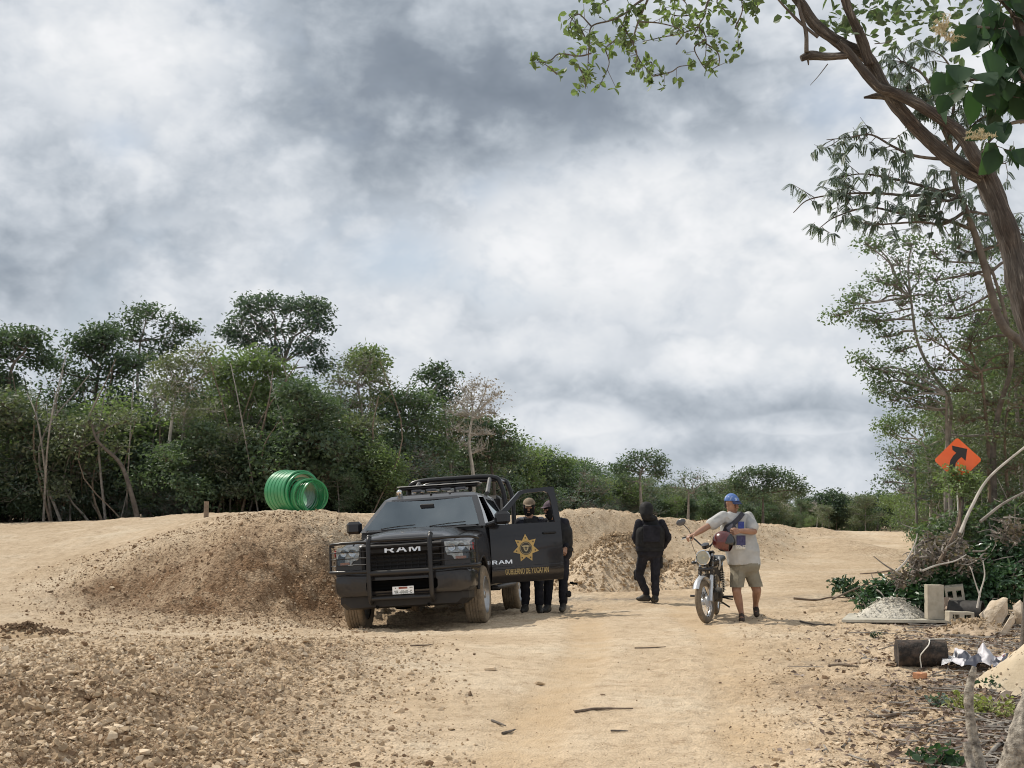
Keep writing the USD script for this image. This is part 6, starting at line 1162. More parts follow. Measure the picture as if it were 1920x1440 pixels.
# ------------------------------------------------------------------ the motorcycle
def motorcycle():
    D0 = 17.72; fc = at(1322, 1165, D0); rc = at(1343, 1157, 18.95); fc[2] = Gs(fc[0], fc[1]); rc[2] = Gs(rc[0], rc[1])
    f = unit(fc - rc); l = unit(np.cross([0, 0, 1.0], f)); u = np.cross(f, l); M = np.eye(4); M[:3, 0], M[:3, 1], M[:3, 2], M[:3, 3] = f, l, u, fc + u * .002
    t = thing('motorcycle', 'small black and silver motorcycle with round headlight and one mirror, pushed by the man', 'motorcycle', mtx=M)
    tyr = dusty('moto_tyre', (.02, .018, .017), .85, 0.0, 1.1); blk = mat('moto_black', (.006, .006, .007), rough=.3, coat=.4); sil = mat('moto_silver', (.42, .43, .45), (.55, .56, .57), rough=.3, metallic=.6, scale=8); eng = mat('engine_grey', (.035, .033, .03), (.09, .08, .07), rough=.6, metallic=.4, scale=12); wht = mat('moto_white', (.6, .62, .64), rough=.25, coat=.5)
    STEER = math.radians(-15); rake = unit([-.42, 0, .91]); TS = trimesh.transformations.rotation_matrix(STEER, rake, [0.0, 0, .292])
    def S(q): 
        q = cat(q) if isinstance(q, list) else trimesh.Trimesh(*q, process=False) if isinstance(q, tuple) else q.copy(); q.apply_transform(TS); return q
    def wheel(x, R, w, name, T_=lambda q: cat(q) if isinstance(q, list) else q):
        c = np.array([x, 0, R]); pr = [(R + w * .95 * math.cos(a) * 1.0 - w, w * .80 * math.sin(a)) for a in np.linspace(-2.2, 2.2, 19)]; pr = [(R - w + w * math.cos(a), w * .78 * math.sin(a)) for a in np.linspace(-2.3, 2.3, 21)]
        W = part(t, name, T_(lathe(pr, 48, (0, 1, 0), c)), tyr, smooth=50)
        rr = R - w * 1.55; part(W, 'rim', T_(lathe([(rr, -.026), (rr + .016, -.03), (rr + .010, 0), (rr + .016, .03), (rr, .026), (rr - .008, 0), (rr, -.026)], 44, (0, 1, 0), c)), CHROME, smooth=50)
        part(W, 'hub', T_([lathe([(0, -.06), (.045, -.06), (.05, -.02), (.035, 0), (.075, .03), (.075, .06), (0, .065)], 24, (0, 1, 0), c)]), sil)
        sp = []
        for k in range(28):
            a = k * 2 * math.pi / 28; b = a + (.32 if k % 2 else -.32); s = -1 if k % 4 < 2 else 1; sp.append(tube([c + [.04 * math.cos(b), .045 * s, .04 * math.sin(b)], c + [rr * math.cos(a), .006 * s, rr * math.sin(a)]], .0022, 4, caps=False))
        part(W, 'spokes', T_(sp), CHROME, kind='stuff')
    # steering axis raked; front end in one line
    RF, RR = .292, .285
    wheel(0, RF, .052, 'front_wheel', S); wheel(-1.27, RR, .052, 'rear_wheel')
    ax0 = np.array([0.0, 0, RF]); up_ = lambda s: ax0 + rake * s + np.array([.03, 0, 0]) * 0
    def fpart(par, name, mesh, *a, **k): return part(par, name, S(mesh), *a, **k)
    for s in (-1, 1):
        o = np.array([.0, .085 * s, 0]); fpart(t, 'fork_leg', tube([up_(0) + o, up_(.36) + o, up_(.37) + o], [.026, .026, .02], 12), sil); fpart(t, 'fork_tube', tube([up_(.36) + o, up_(.72) + o], .0165, 10), CHROME); fpart(t, 'fork_gaiter', lathe([(.022 + .006 * (k % 2), .37 + .011 * k) for k in range(12)], 14, rake, ax0 + o), blk)
    for z in (.46, .70): fpart(t, 'fork_clamp', box((.07, .22, .035), up_(z), .012, trimesh.geometry.align_vectors([0, 0, 1], rake)[:3, :3]), blk)
    fv, ff = [], []
    aa = np.linspace(.25, 2.3, 22)
    for a in aa:
        for k in np.linspace(-1, 1, 9): r = RF + .035 + .018 * (1 - k * k); fv.append([r * math.cos(a + .35), 0.046 * k, RF + r * math.sin(a + .35)])
    for i in range(21):
        for k in range(8): q = i * 9 + k; ff += [[q, q + 1, q + 10], [q, q + 10, q + 9]]
    fpart(t, 'front_fender', (np.array(fv), np.array(ff)), sil, smooth=True)
    for s in (-1, 1): fpart(t, 'fender_stay', tube([[RF * .2, .07 * s, RF * 2 + .0], up_(.30) + [0, .08 * s, 0]], .006, 6), CHROME)
    hc = up_(.66) + np.array([.12, 0, -.02])
    h = fpart(t, 'headlight', lathe([(0, -.14), (.05, -.13), (.085, -.06), (.098, 0), (.098, .02), (.09, .024)], 36, (1, 0, .02), hc), blk, smooth=50)
    fpart(h, 'headlight_ring', lathe([(.088, .0), (.101, .006), (.101, .026), (.09, .032), (.088, .02)], 36, (1, 0, .02), hc), CHROME, smooth=50)
    fpart(h, 'lens', lathe([(0, .036), (.05, .032), (.088, .02)], 36, (1, 0, .02), hc), LENS, smooth=50); fpart(h, 'reflector', lathe([(.088, .018), (.07, -.02), (.03, -.05), (0, -.055)], 36, (1, 0, .02), hc), mat('headlight_reflector', (.62, .6, .5), (.74, .72, .62), rough=.25, scale=18), smooth=50); fpart(h, 'bulb', tm(sph(hc + [-.005, 0, 0], .017, 12)), mat('bulb', (.75, .7, .5), rough=.2))
    # bars, grips, levers, cables, one mirror
    hb = up_(.78); B = lambda s: smoothline([hb + [0, 0, 0], hb + [.0, .07 * s, .03], hb + [-.01, .17 * s, .13], hb + [-.06, .26 * s, .165], hb + [-.12, .38 * s, .155]], 24)
    for s in (-1, 1):
        q = B(s); fpart(t, 'handlebar', tube(q, .0115, 10), blk); fpart(t, 'grip', tube(q[-8:], .0175, 10), mat('grip_rubber', (.012, .012, .012), rough=.85)); fpart(t, 'switch_housing', box((.05, .05, .05), q[-9], .012), blk)
        fpart(t, 'lever', tube(smoothline([q[-9] + [.02, 0, -.01], q[-6] + [.07, .02 * s, -.015], q[-2] + [.085, .01 * s, -.02]], 10), .006, 6), sil); fpart(t, 'cable', tube(smoothline([q[-9] + [.02, 0, 0], q[-9] + [.12, -.02 * s, .02], hc + [.02, .11 * s, .10], hc + [-.06, .08 * s, -.05]], 16), .004, 5), blk)
        fpart(t, 'turn_signal', [tube([hc + [-.05, .08 * s, -.05], hc + [-.05, .15 * s, -.06]], .010, 6), tm(m3.Manifold.sphere(1.0, 14).scale((.03, .035, .025)).translate(tuple(hc + [-.045, .17 * s, -.06])))], blk)
    q = B(-1); st = smoothline([q[-9], q[-9] + [.0, -.02, .09], q[-9] + [-.01, -.10, .19]], 10); fpart(t, 'mirror_stem', tube(st, .006, 6), blk)
    mr = tm(m3.Manifold.sphere(1.0, 24).scale((.025, .075, .048))); mr.apply_transform(trimesh.transformations.rotation_matrix(.25, [1, 0, 0])); mr.apply_translation(st[-1] + [0, -.03, .03]); fpart(t, 'mirror', mr, mat('mirror_grey', (.05, .05, .055), rough=.3, coat=.4), smooth=50)
    fpart(t, 'gauge', lathe([(0, .0), (.05, 0), (.055, .05), (0, .055)], 20, (.4, 0, .9), up_(.78) + [.04, 0, .0]), blk)
    # tank, seat, frame, side panels
    tk = blend([m3.Manifold.batch_hull([sph((-.42, s * .08, .80), .075) for s in (-1, 1)] + [sph((-.46, 0, .88), .07), sph((-.78, 0, .80), .06)] + [sph((-.72, s * .06, .74), .05) for s in (-1, 1)])], .025, 6); part(t, 'fuel_tank', tk, blk, smooth=60)
    for s in (-1, 1): part(t, 'tank_panel', blend([m3.Manifold.batch_hull([sph((-.40, s * .165, .78), .012), sph((-.44, s * .150, .86), .012), sph((-.70, s * .118, .80), .012), sph((-.60, s * .130, .69), .012)])], .02, 1), wht, smooth=60)
    part(t, 'seat', blend([m3.Manifold.batch_hull([sph((-.80, s * .07, .765), .04) for s in (-1, 1)] + [sph((-1.40, s * .09, .80), .045) for s in (-1, 1)])], .03, 4), mat('seat_vinyl', (.012, .012, .012), rough=.5), smooth=60)
    part(t, 'tail', blend([m3.Manifold.batch_hull([sph((-1.05, s * .10, .70), .03) for s in (-1, 1)] + [sph((-1.62, s * .05, .78), .03) for s in (-1, 1)])], .03, 3), blk, smooth=60); part(t, 'tail_light', box((.04, .12, .06), (-1.66, 0, .75), .015), REDL)
    part(t, 'frame', [tube(smoothline([up_(.60), (-.36, 0, .62), (-.40, 0, .35), (-.55, 0, .24), (-.95, 0, .27)], 24), .02, 8), tube(smoothline([up_(.62), (-.75, 0, .70), (-1.0, 0, .62), (-.98, 0, .35)], 20), .02, 8)] , blk)
    for s in (-1, 1):
        part(t, 'swingarm', tube([(-.90, .07 * s, .32), (-1.27, .10 * s, RR)], .018, 8), blk); part(t, 'shock_absorber', [tube([(-1.20, .12 * s, RR + .05), (-1.08, .12 * s, .66)], .012, 8)], blk)
        n = 90; a = np.linspace(0, 2 * math.pi * 8, n); z = np.linspace(.08, .92, n)[:, None]; c0, c1 = np.array([-1.20, .12 * s, RR + .05]), np.array([-1.08, .12 * s, .66]); part(t, 'shock_spring', tube(c0 + (c1 - c0) * z + np.c_[.026 * np.cos(a), .026 * np.sin(a), 0 * a], .0055, 5), mat('spring_pale', (.5, .48, .42), rough=.4))
        part(t, 'footpeg', tube([(-.78, .12 * s, .30), (-.78, .30 * s, .30)], .016, 8), blk)
    en = [box((.34, .22, .20), (-.66, 0, .33), .05)] + [box((.15, .18 + .02 * (k % 2), .013), (-.50 + .012 * k, 0, .44 + .022 * k), .004) for k in range(9)] + [box((.12, .13, .22), (-.46, 0, .53), .03), lathe([(0, -.16), (.09, -.15), (.10, -.11), (.10, .11), (.09, .15), (0, .16)], 24, (0, 1, 0), (-.74, 0, .33))]
    part(t, 'engine', en, eng); part(t, 'exhaust', [tube(smoothline([(-.42, -.06, .52), (-.30, -.10, .42), (-.40, -.13, .24), (-.80, -.15, .24), (-1.0, -.16, .27)], 28), .019, 8), tube([(-1.0, -.16, .27), (-1.55, -.18, .36)], [.035, .045], 12)], CHROME)
    part(t, 'kick_lever', tube(smoothline([(-.80, .10, .30), (-.72, .22, .28), (-.70, .30, .27)], 8), .010, 6), blk); part(t, 'side_stand', tube([(-.75, .12, .24), (-.98, .22, .14)], .012, 6), blk); part(t, 'mudguard', box((.02, .14, .26), (-1.60, 0, .58), .008), blk); part(t, 'chain_case', box((.46, .02, .07), (-1.05, .085, .31), .008), blk)
motorcycle()
# ------------------------------------------------------------------ stones, heaps and small things
STONE = None
def stonemat(name, a, b):
    g = NG(); o = g.n('object_info', 'random'); i = g.n('geometry', 'random_per_island'); p = g.pos(); n = g.noise(p, 30.0, 4.0, .65)
    f = g.math('multiply_add', o, .4, g.math('multiply_add', i, .25, g.math('multiply', n, .5)))
    c = g.ramp(f, (.22, tuple(x * .62 for x in a)), (.45, a), (.8, b)); return g.make(name, surface=g.n('principled_bsdf', 'BSDF', base_color=c, roughness=.95, specular_ior_level=.15, normal=g.bump(n, .5, .01)))
STONE = stonemat('limestone_chip', (.40, .30, .195), (.66, .56, .43)); BROWN = stonemat('brown_chip', (.20, .135, .085), (.36, .26, .17)); ROCK = mat('limestone_rock', (.36, .29, .21), (.58, .50, .40), rough=.95, scale=7, bump=.6, bscale=24, bdist=.03)
CONC = mat('block_concrete', (.30, .27, .21), (.40, .36, .29), rough=.95, scale=9, bump=.4, bscale=90, bdist=.006); CONCP = mat('block_pinkish', (.42, .31, .24), (.5, .39, .31), rough=.95, scale=9, bump=.4, bscale=90, bdist=.006)
def rock(rng, n=14, flat=.62, sub=0):
    u = rng.normal(size=(n, 3)); u /= np.linalg.norm(u, axis=1, keepdims=True); p = u * rng.uniform(.7, 1.0, (n, 1)) * [1.0, rng.uniform(.65, .95), flat * rng.uniform(.8, 1.2)]
    m = trimesh.convex.convex_hull(p)
    for _ in range(sub): m = m.subdivide()
    if sub: v = np.array(m.vertices); v *= 1 + .16 * (meshkit.fbm(v * 2.3 + rng.uniform(0, 50), 4, 2)[:, None] - .5) * 2; m = trimesh.Trimesh(v, m.faces, process=False)
    return m
def spin(rng): a = rng.normal(size=4); return a / np.linalg.norm(a)
def qmat(q): return trimesh.transformations.quaternion_matrix(q)[:3, :3]
def stones():
    rng = np.random.default_rng(99); protos = [rock(rng, 12, f) for f in (.5, .6, .7, .8, .55, .9)]
    pts = []
    def scatter(n, px0, px1, D0, D1, wfun, s0, s1):
        D = np.exp(rng.uniform(math.log(D0), math.log(D1), n * 4)); px = rng.uniform(px0, px1, n * 4); x = (px - 960) / FPX * D; keep = rng.random(n * 4) < wfun(rough_at(x, D), x, D); x, D = x[keep][:n], D[keep][:n]
        s = s0 * .5 * np.exp(rng.normal(size=len(x)) * .5) * s1; return np.c_[x, D, s]
    P = [scatter(34000, -60, 900, 6.6, 16.5, lambda r, x, D: np.clip(r - .12, 0, 1) ** 1.1, .021, 1.0), scatter(4200, -60, 900, 6.6, 15, lambda r, x, D: np.clip(r - .4, 0, 1) ** 1.2, .038, 1.0), scatter(13000, -60, 700, 16.5, 25, lambda r, x, D: np.clip(r - .3, 0, 1), .026, 1.0),
         scatter(5000, 500, 1960, 7.0, 20, lambda r, x, D: .35 + r, .0085, 1.0), scatter(6500, 1380, 1980, 7.0, 19, lambda r, x, D: np.clip(r - .05, 0, 1), .018, 1.0), scatter(5000, 1040, 1560, 30, 52, lambda r, x, D: np.clip(r - .2, 0, 1), .04, 1.0)]
    P = np.vstack(P); P[:, 2] = np.minimum(P[:, 2], .05); z = G(P[:, 0], P[:, 1]); size = P[:, 2] / P[:, 1]
    big = np.argsort(-np.where(P[:, 1] < 16, size, 0))[:240]; mask = np.ones(len(P), bool); mask[big] = False
    gp_ = ground.GetPrim()
    for k in big:
        m = rock(rng, 13, rng.uniform(.5, .85)); v = np.array(m.vertices) @ qmat(trimesh.transformations.quaternion_about_axis(rng.uniform(0, 6.28), [rng.normal() * .25, rng.normal() * .25, 1])).T * P[k, 2]; part(gp_, 'stone', trimesh.Trimesh(v + [P[k, 0], P[k, 1], z[k] + P[k, 2] * .22], m.faces, process=False), STONE, smooth=False)
    pi = UsdGeom.PointInstancer.Define(stage, '/World/ground/loose_stones'); tg = []
    for i, m in enumerate(protos + protos): mm = usdkit.mesh(stage, f'/World/ground/loose_stones/stone_kind_{i}', m, STONE if i < 6 else BROWN); tg.append(mm.GetPath())
    pi.CreatePrototypesRel().SetTargets(tg); Q = P[mask]; zz = z[mask]
    pi.CreatePositionsAttr(Vt.Vec3fArray.FromNumpy(np.c_[Q[:, 0], Q[:, 1], zz + Q[:, 2] * .2].astype(np.float32))); pi.CreateProtoIndicesAttr(Vt.IntArray.FromNumpy((rng.integers(0, len(protos), len(Q)) + 6 * (rng.random(len(Q)) < np.where((Q[:, 1] > 16.5) & (Q[:, 1] < 25) & (Q[:, 0] < -1.5), .6, np.where((Q[:, 1] < 16.5) & (Q[:, 0] < 0), .14, .10)))).astype(np.int32))); pi.CreateScalesAttr(Vt.Vec3fArray.FromNumpy(np.repeat(Q[:, 2:3], 3, 1).astype(np.float32)))
    qs = []
    for _ in range(len(Q)): a = rng.uniform(0, 3.14); b = rng.normal() * .25; qs.append(Gf.Quath(float(math.cos(a) * math.cos(b)), float(math.sin(b)), 0.0, float(math.sin(a) * math.cos(b))))
    pi.CreateOrientationsAttr(Vt.QuathArray(qs)); keys(pi.GetPrim(), 'loose limestone chips', kind='stuff')
stones()
def heap(name, label, cat_, px, py, D, rx, ry, h, m, seed, rot=0.0, chips=None, chip_mat=None, lump=.12, zbase=None, power=1.5, kind=None):
    """A heap of loose material with its skirt let into the ground."""
    c = at(px, py, D); cx, cy = c[0], c[1]; rr, aa = np.meshgrid(np.linspace(0, 1, 34), np.linspace(0, 2 * np.pi, 73)[:-1], indexing='ij'); ca, sa = math.cos(rot), math.sin(rot)
    q = np.stack([np.cos(aa), np.sin(aa), 0 * aa], -1); edge = 1 + .28 * (meshkit.fbm(q * 1.6 + seed, 3, seed) - .5) * 2
    lx, ly = rr * np.cos(aa) * rx * edge, rr * np.sin(aa) * ry * edge; x, y = cx + lx * ca - ly * sa, cy + lx * sa + ly * ca; gz_ = (G(x, y) if zbase is None else np.full_like(x, zbase))
    prof = h * (1 - rr ** power) ** 1.15; p = np.stack([x, y, 0 * x], -1); z = gz_ + prof * (1 + lump * 4 * (meshkit.fbm(p * 2.6, 4, seed) - .5)) + (meshkit.fbm(p * 13, 3, seed + 1) - .5) * .05 * (1 - rr) * min(1, h * 3) - .03 * (rr > .97)
    n0, n1 = x.shape; v = np.stack([x, y, z], -1).reshape(-1, 3); i, j = np.meshgrid(np.arange(n0 - 1), np.arange(n1), indexing='ij'); k = (j + 1) % n1; f = np.stack([i * n1 + j, (i + 1) * n1 + j, (i + 1) * n1 + k, i * n1 + k], -1).reshape(-1, 4)
    foot = np.array([cx, cy, float(np.mean(gz_))]); t = thing(name, label, cat_, foot, kind=kind); part(t, 'heap', (v - foot, f), m, smooth=True)
    if chips:
        rng = np.random.default_rng(seed + 50); n, s0 = chips; idx = rng.integers(0, len(v), n * 2); idx = idx[rng.random(n * 2) < np.clip(1.15 - rr.ravel()[idx] * .5, 0, 1)][:n]; vs, fs, o = [], [], 0
        protos = [rock(rng, 9, .6) for _ in range(6)]
        for q in idx:
            r_ = protos[rng.integers(6)]; w = np.array(r_.vertices) @ qmat(spin(rng)).T * s0 * math.exp(rng.normal() * .4) + v[q] - foot + rng.normal(size=3) * [.05, .05, .004]; vs.append(w); fs.append(np.array(r_.faces) + o); o += len(w)
        part(t, 'chips', (np.vstack(vs), np.vstack(fs)), chip_mat or STONE, smooth=False, kind='stuff')
    return t
GRAVEL = mat('gravel_grey', (.36, .34, .29), (.56, .53, .46), rough=.95, scale=40, bump=.8, bscale=60, bdist=.02, coord='pos', contrast=(.4, .6)); PALE_RUBBLE = mat('rubble_pale', (.38, .29, .19), (.56, .45, .325), rough=.95, scale=14, bump=.8, bscale=30, bdist=.04, coord='pos'); SANDM = mat('sand_pale', (.37, .30, .205), (.47, .395, .29), rough=.95, scale=4, bump=.35, bscale=30, bdist=.02, coord='pos')
heap('rubble_heap', 'pale heap of broken limestone behind the walking officer', 'gravel heap', 1165, 1100, 27.8, 1.75, 1.35, 1.08, PALE_RUBBLE, 3, .1, (4200, .035), lump=.10)
heap('rubble_heap', 'low end of limestone rubble sloping down behind the motorcycle', 'gravel heap', 1285, 1100, 27.4, 1.0, 1.0, .50, PALE_RUBBLE, 5, 0, (1500, .035), lump=.10)
heap('sand_heap', 'pale sand heap at the right edge beside the white plastic sheet', 'sand heap', 2040, 1255, 11.2, .98, .85, .56, SANDM, 7, .2, (1100, .013), lump=.08)
heap('rubble_heap', 'low brown heap of soil and stones in front of the boulders', 'soil heap', 1830, 1166, 16.4, .46, .55, .13, mat('soil_rubble', (.22, .165, .11), (.40, .31, .22), rough=.95, scale=12, bump=.7, bscale=40, coord='pos'), 9, 0, (420, .024), lump=.2)
heap('rubble_heap', 'small dark stone clump at the left edge of the photo', 'stone heap', 45, 1212, 14.6, .75, .35, .10, mat('soil_rubble_b', (.24, .165, .095), (.40, .295, .18), rough=.95, scale=12, bump=.7, bscale=40, coord='pos'), 12, .1, (420, .03), BROWN, lump=.35)

stick_bark = mat('bark_stick', (.10, .085, .07), (.40, .36, .30), rough=.9, scale=26, detail=8, bump=1.0, bscale=60, bdist=.02, contrast=(.36, .60))
def props():
    rng = np.random.default_rng(12)
    # mixing board with a pile of grey gravel on it
    b0, b1, b2, b3 = at(1578, 1168, 17.45), at(1790, 1165, 17.35), at(1770, 1152, 18.5), at(1592, 1154, 18.5); zb = max(Gs(*p[:2]) for p in (b0, b1, b2, b3)) + .03
    q = np.array([[p[0], p[1], zb] for p in (b0, b1, b2, b3)]); q2 = q - [0, 0, .035]
    t = thing('mixing_board', 'flat grey mixing board lying on the ground under the grey gravel pile', 'board', (0, 0, 0)); part(t, 'board', m3.Manifold.hull_points(np.vstack([q, q2])), mat('board_grey', (.30, .28, .23), (.42, .40, .34), rough=.9, scale=12), smooth=False); part(t, 'batten', [box((1.3, .05, .05), (q[:2, 0].mean(), q[0, 1] + .05, zb - .062))], BARK['dark']); part(t, 'batten', [box((1.2, .05, .05), (q[2:, 0].mean(), q[2, 1] - .05, zb - .062))], BARK['dark'])
    heap('gravel_pile', 'grey gravel pile on the mixing board beside the upright concrete block', 'gravel pile', 1675, 1150, 17.95, .52, .42, .24, GRAVEL, 21, 0, (1300, .012), GRAVEL, lump=.08, zbase=zb + .002)
    def block(name, label, c, size, R, m, holes=True, cat_='concrete block'):
        sx, sy, sz = size; M_ = m3.Manifold.hull_points(np.array(box(size, (0, 0, 0), .006).vertices))
        if holes:
            for k in (-1, 1): M_ -= m3.Manifold.cube((sx * .27, sy * 1.4, sz * .46), True).translate((k * sx * .235, 0, 0))
        mm = tm(M_.refine_to_length(.05)); v = np.array(mm.vertices); v += (meshkit.fbm(v * 30, 3, 4)[:, None] - .5) * .006; v = v @ np.asarray(R).T + c; return solo(name, trimesh.Trimesh(v, mm.faces, process=False), m, label, cat_, smooth=30)
    Rx = lambda a: trimesh.transformations.rotation_matrix(a, [1, 0, 0])[:3, :3]; Ry = lambda a: trimesh.transformations.rotation_matrix(a, [0, 1, 0])[:3, :3]
    c = at(1757, 1160, 17.4); g0 = zb; block('concrete_block', 'tall plain concrete block standing on end at the right of the gravel pile', [c[0], 17.5, g0 + .228], (.225, .12, .45), rotz(.10) @ Ry(.02), CONC, False)
    c = at(1790, 1112, 17.75); block('concrete_block', 'hollow concrete block perched on rubble behind the upright block', c, (.24, .16, .20), rotz(-.35) @ Ry(-.12) @ Rx(.15), CONC)
    c = at(1786, 1136, 17.7); block('concrete_block', 'pinkish broken block under the perched hollow block', c + [0, .02, -.01], (.28, .2, .17), rotz(.3) @ Ry(.35), CONCP, False)
    c = at(1799, 1156, 17.1); block('concrete_block', 'hollow block lying flat in front of the block pile', c + [0, 0, .0], (.33, .16, .13), rotz(.06) @ Ry(.03), CONC)
    solo('plastic_drum_shard', tm((m3.Manifold.cylinder(.42, .17, .17, 36, True) - m3.Manifold.cylinder(.6, .15, .15, 36, True)).rotate((90, 0, 60)).trim_by_plane((0, 0, 1), -.02).translate(tuple(at(1812, 1150, 17.45)))), mat('dark_rubber', (.012, .011, .01), (.035, .03, .026), rough=.7, scale=14), 'dark curved rubber piece lying behind the flat hollow block', 'scrap', smooth=40)
    def boulder(label, px, py, D, s, seed, flat=.6, m=ROCK, R=None, name='boulder', sink=.35):
        r_ = np.random.default_rng(seed); mm = rock(r_, 14, flat, 3); v = np.array(mm.vertices) * s; v = v @ (R if R is not None else rotz(r_.uniform(0, 6))).T; c = at(px, py, D); c[2] = max(Gs(c[0], c[1]) + np.ptp(v[:, 2]) * (.5 - sink), 0 * c[2] + (c[2] if sink < 0 else -9)); solo(name, trimesh.Trimesh(v + c, mm.faces, process=False), m, label, 'rock' if name == 'boulder' else 'stone', smooth=25)
    boulder('large pale boulder in front of the brush at the right', 1868, 1140, 17.0, np.array([.30, .24, .36]), 31, .75, sink=.12); boulder('tilted flat slab of rock, right of the soil heap', 1890, 1170, 15.8, np.array([.07, .16, .26]), 32, .8, R=Ry(.45) @ rotz(.3), sink=.1); boulder('pale rock behind the large boulder at the right edge', 1910, 1130, 17.3, np.array([.28, .2, .30]), 33, .7, sink=.1)
    boulder('brown stone at the foot of the sand heap', 1885, 1288, 10.6, np.array([.07, .06, .08]), 34, .7, sink=.25); boulder('long flat pale stone at the edge of the sand heap', 1840, 1300, 10.3, np.array([.16, .10, .05]), 35, .4, sink=.2)
    for lab, px, py, D, s in [('pale flat stone lying on the track, left of centre', 921, 1263, 12.15, .075), ('pale stone with a small chip beside it in the middle of the track', 1012, 1280, 11.5, .07), ('dark stone on the track left of the pale flat stone', 843, 1269, 11.95, .03), ('dark stone on the ash patch left of the log', 1598, 1247, 12.8, .07), ('dark stone touching the left end of the log', 1672, 1245, 12.6, .08), ('brown stone alone in the middle right of the track', 1130, 1304, 10.8, .03), ('small dark stone at the right side of the track', 1350, 1276, 11.6, .028)]:
        boulder(lab, px, py, D, np.array([s, s * .7, s * .7]), int(px), .55, STONE if 'pale' in lab else mat('stone_brown', (.15, .10, .065), (.26, .19, .13), rough=.95, scale=20), name='loose_stone', sink=.2)
    # dark log with a pale cord over it
    lc = at(1727, 1236, 12.55); r = .128; gz0 = Gs(lc[0], lc[1]); ax = unit([1, -.10, .015]); L = .45
    n, k = 26, 44; u_ = np.linspace(-L / 2, L / 2, n); th = np.linspace(0, 2 * np.pi, k + 1)[:-1]; e1 = unit(np.cross(ax, [0, 0, 1])); e2 = np.cross(e1, ax); c0 = np.array([lc[0], lc[1], gz0 + r * .93])
    U, T = np.meshgrid(u_, th, indexing='ij'); rad = r * (1 + .05 * (meshkit.fbm(np.stack([U * 9, np.cos(T) * 2.5, np.sin(T) * 2.5], -1), 4, 8) - .5) * 2); v = c0 + U[..., None] * ax + (rad * np.cos(T))[..., None] * e1 + (rad * np.sin(T))[..., None] * e2; v = v.reshape(-1, 3); i, j = np.meshgrid(np.arange(n - 1), np.arange(k), indexing='ij'); kk = (j + 1) % k
    f = np.vstack([np.stack([i * k + j, i * k + kk, (i + 1) * k + kk], -1).reshape(-1, 3), np.stack([i * k + j, (i + 1) * k + kk, (i + 1) * k + j], -1).reshape(-1, 3)]); v = np.vstack([v, c0 - ax * L / 2, c0 + ax * L / 2]); jj = np.arange(k); f = np.vstack([f, np.c_[np.full(k, n * k), (jj + 1) % k, jj], np.c_[np.full(k, n * k + 1), (n - 1) * k + jj, (n - 1) * k + (jj + 1) % k]]); lm = trimesh.Trimesh(v, f, process=False); lm.fix_normals()
    solo('short_log', lm, mat('log_dark', (.012, .009, .007), (.085, .06, .045), rough=.85, scale=16, detail=8, bump=.8, bscale=40, contrast=(.42, .72)), 'short thick dark log lying on its side in front of the white plastic sheet', 'log', smooth=40)
    top = lambda px: at(px, 1, 1) if False else None
    def on_log(a, th_): return c0 + ax * a + e1 * math.cos(th_) * (r + .007) + e2 * math.sin(th_) * (r + .007)
    s_ = 1 if e1[1] < 0 else -1
    cord = [on_log(.225, 1.45)] + [on_log(a, 1.57 - s_ * w if s_ > 0 else 1.57 + w) for a, w in ((.15, .10), (.08, .22), (.072, .5), (.05, .9), (.0, 1.3), (-.035, 1.7))] + [c0 + ax * -.045 + np.array([0, -.155, -r * .9])]
    solo('cord', tube(smoothline(cord, 40), .006, 6), mat('cord_pale', (.55, .52, .45), (.66, .63, .56), rough=.8), 'pale cord draped over the dark log and hanging down its front', 'cord')
    # crumpled plastic sheet with dark print, running up onto the sand heap
    nx, ny = 60, 26; uu, vv = np.meshgrid(np.linspace(0, 1, nx), np.linspace(0, 1, ny), indexing='ij'); A0, A1 = at(1765, 1250, 12.15), at(1888, 1222, 11.9); B0, B1 = at(1775, 1205, 13.0), at(1890, 1183, 12.5)
    base = (A0 * (1 - uu[..., None]) + A1 * uu[..., None]) * (1 - vv[..., None]) + (B0 * (1 - uu[..., None]) + B1 * uu[..., None]) * vv[..., None]; pp = np.stack([uu * 4.2, vv * 1.8, 0 * uu], -1); fold = np.abs(meshkit.fbm(pp * .75, 3, 61) - .5) * .42 + .012 * np.abs(np.sin(uu * 17 + vv * 9 + 5 * meshkit.noise(pp * 1.5, 5)))
    gz_ = G(base[..., 0], base[..., 1]); hs = np.maximum(0, .56 * (1 - (((base[..., 0] - at(2040, 1255, 11.2)[0]) / .98) ** 2 + ((base[..., 1] - 11.2) / .85) ** 2) ** .75)); z = gz_ + hs + .05 + fold * (.45 + .75 * np.sin(np.pi * vv)) * np.clip(uu * 6, .25, 1); base[..., 2] = z; base[..., 0] += .05 * (meshkit.fbm(pp * 2.5, 3, 71) - .5); base[..., 1] += .12 * (meshkit.fbm(pp * 2.0, 3, 81) - .5)
    v = base.reshape(-1, 3); i, j = np.meshgrid(np.arange(nx - 1), np.arange(ny - 1), indexing='ij'); a = (i * ny + j).ravel(); f = np.vstack([np.c_[a, a + ny, a + ny + 1], np.c_[a, a + ny + 1, a + 1]])
    g = NG(); at_ = g.n('attribute', 'vector', attribute='uvsheet'); sp = g.n('separate_xyz', vector=at_); nn = g.noise(at_, 3.4, 2.0, .4, .6); c1 = g.ramp(nn, (.46, (.62, .60, .63)), (.49, (.03, .032, .05))); br = g.n('brick_texture', 'fac', vector=g.n('mapping', 'vector', mapping_type='point', vector=at_, rotation=(0, 0, 1.35)), scale=34.0, mortar_size=.035, brick_width=.35, row_height=.42); left_ = g.math('less_than', f'{sp}.x', .17); band = g.math('multiply', left_, g.math('multiply', br, g.math('greater_than', g.noise(at_, 30.0, 2.0), .45)))
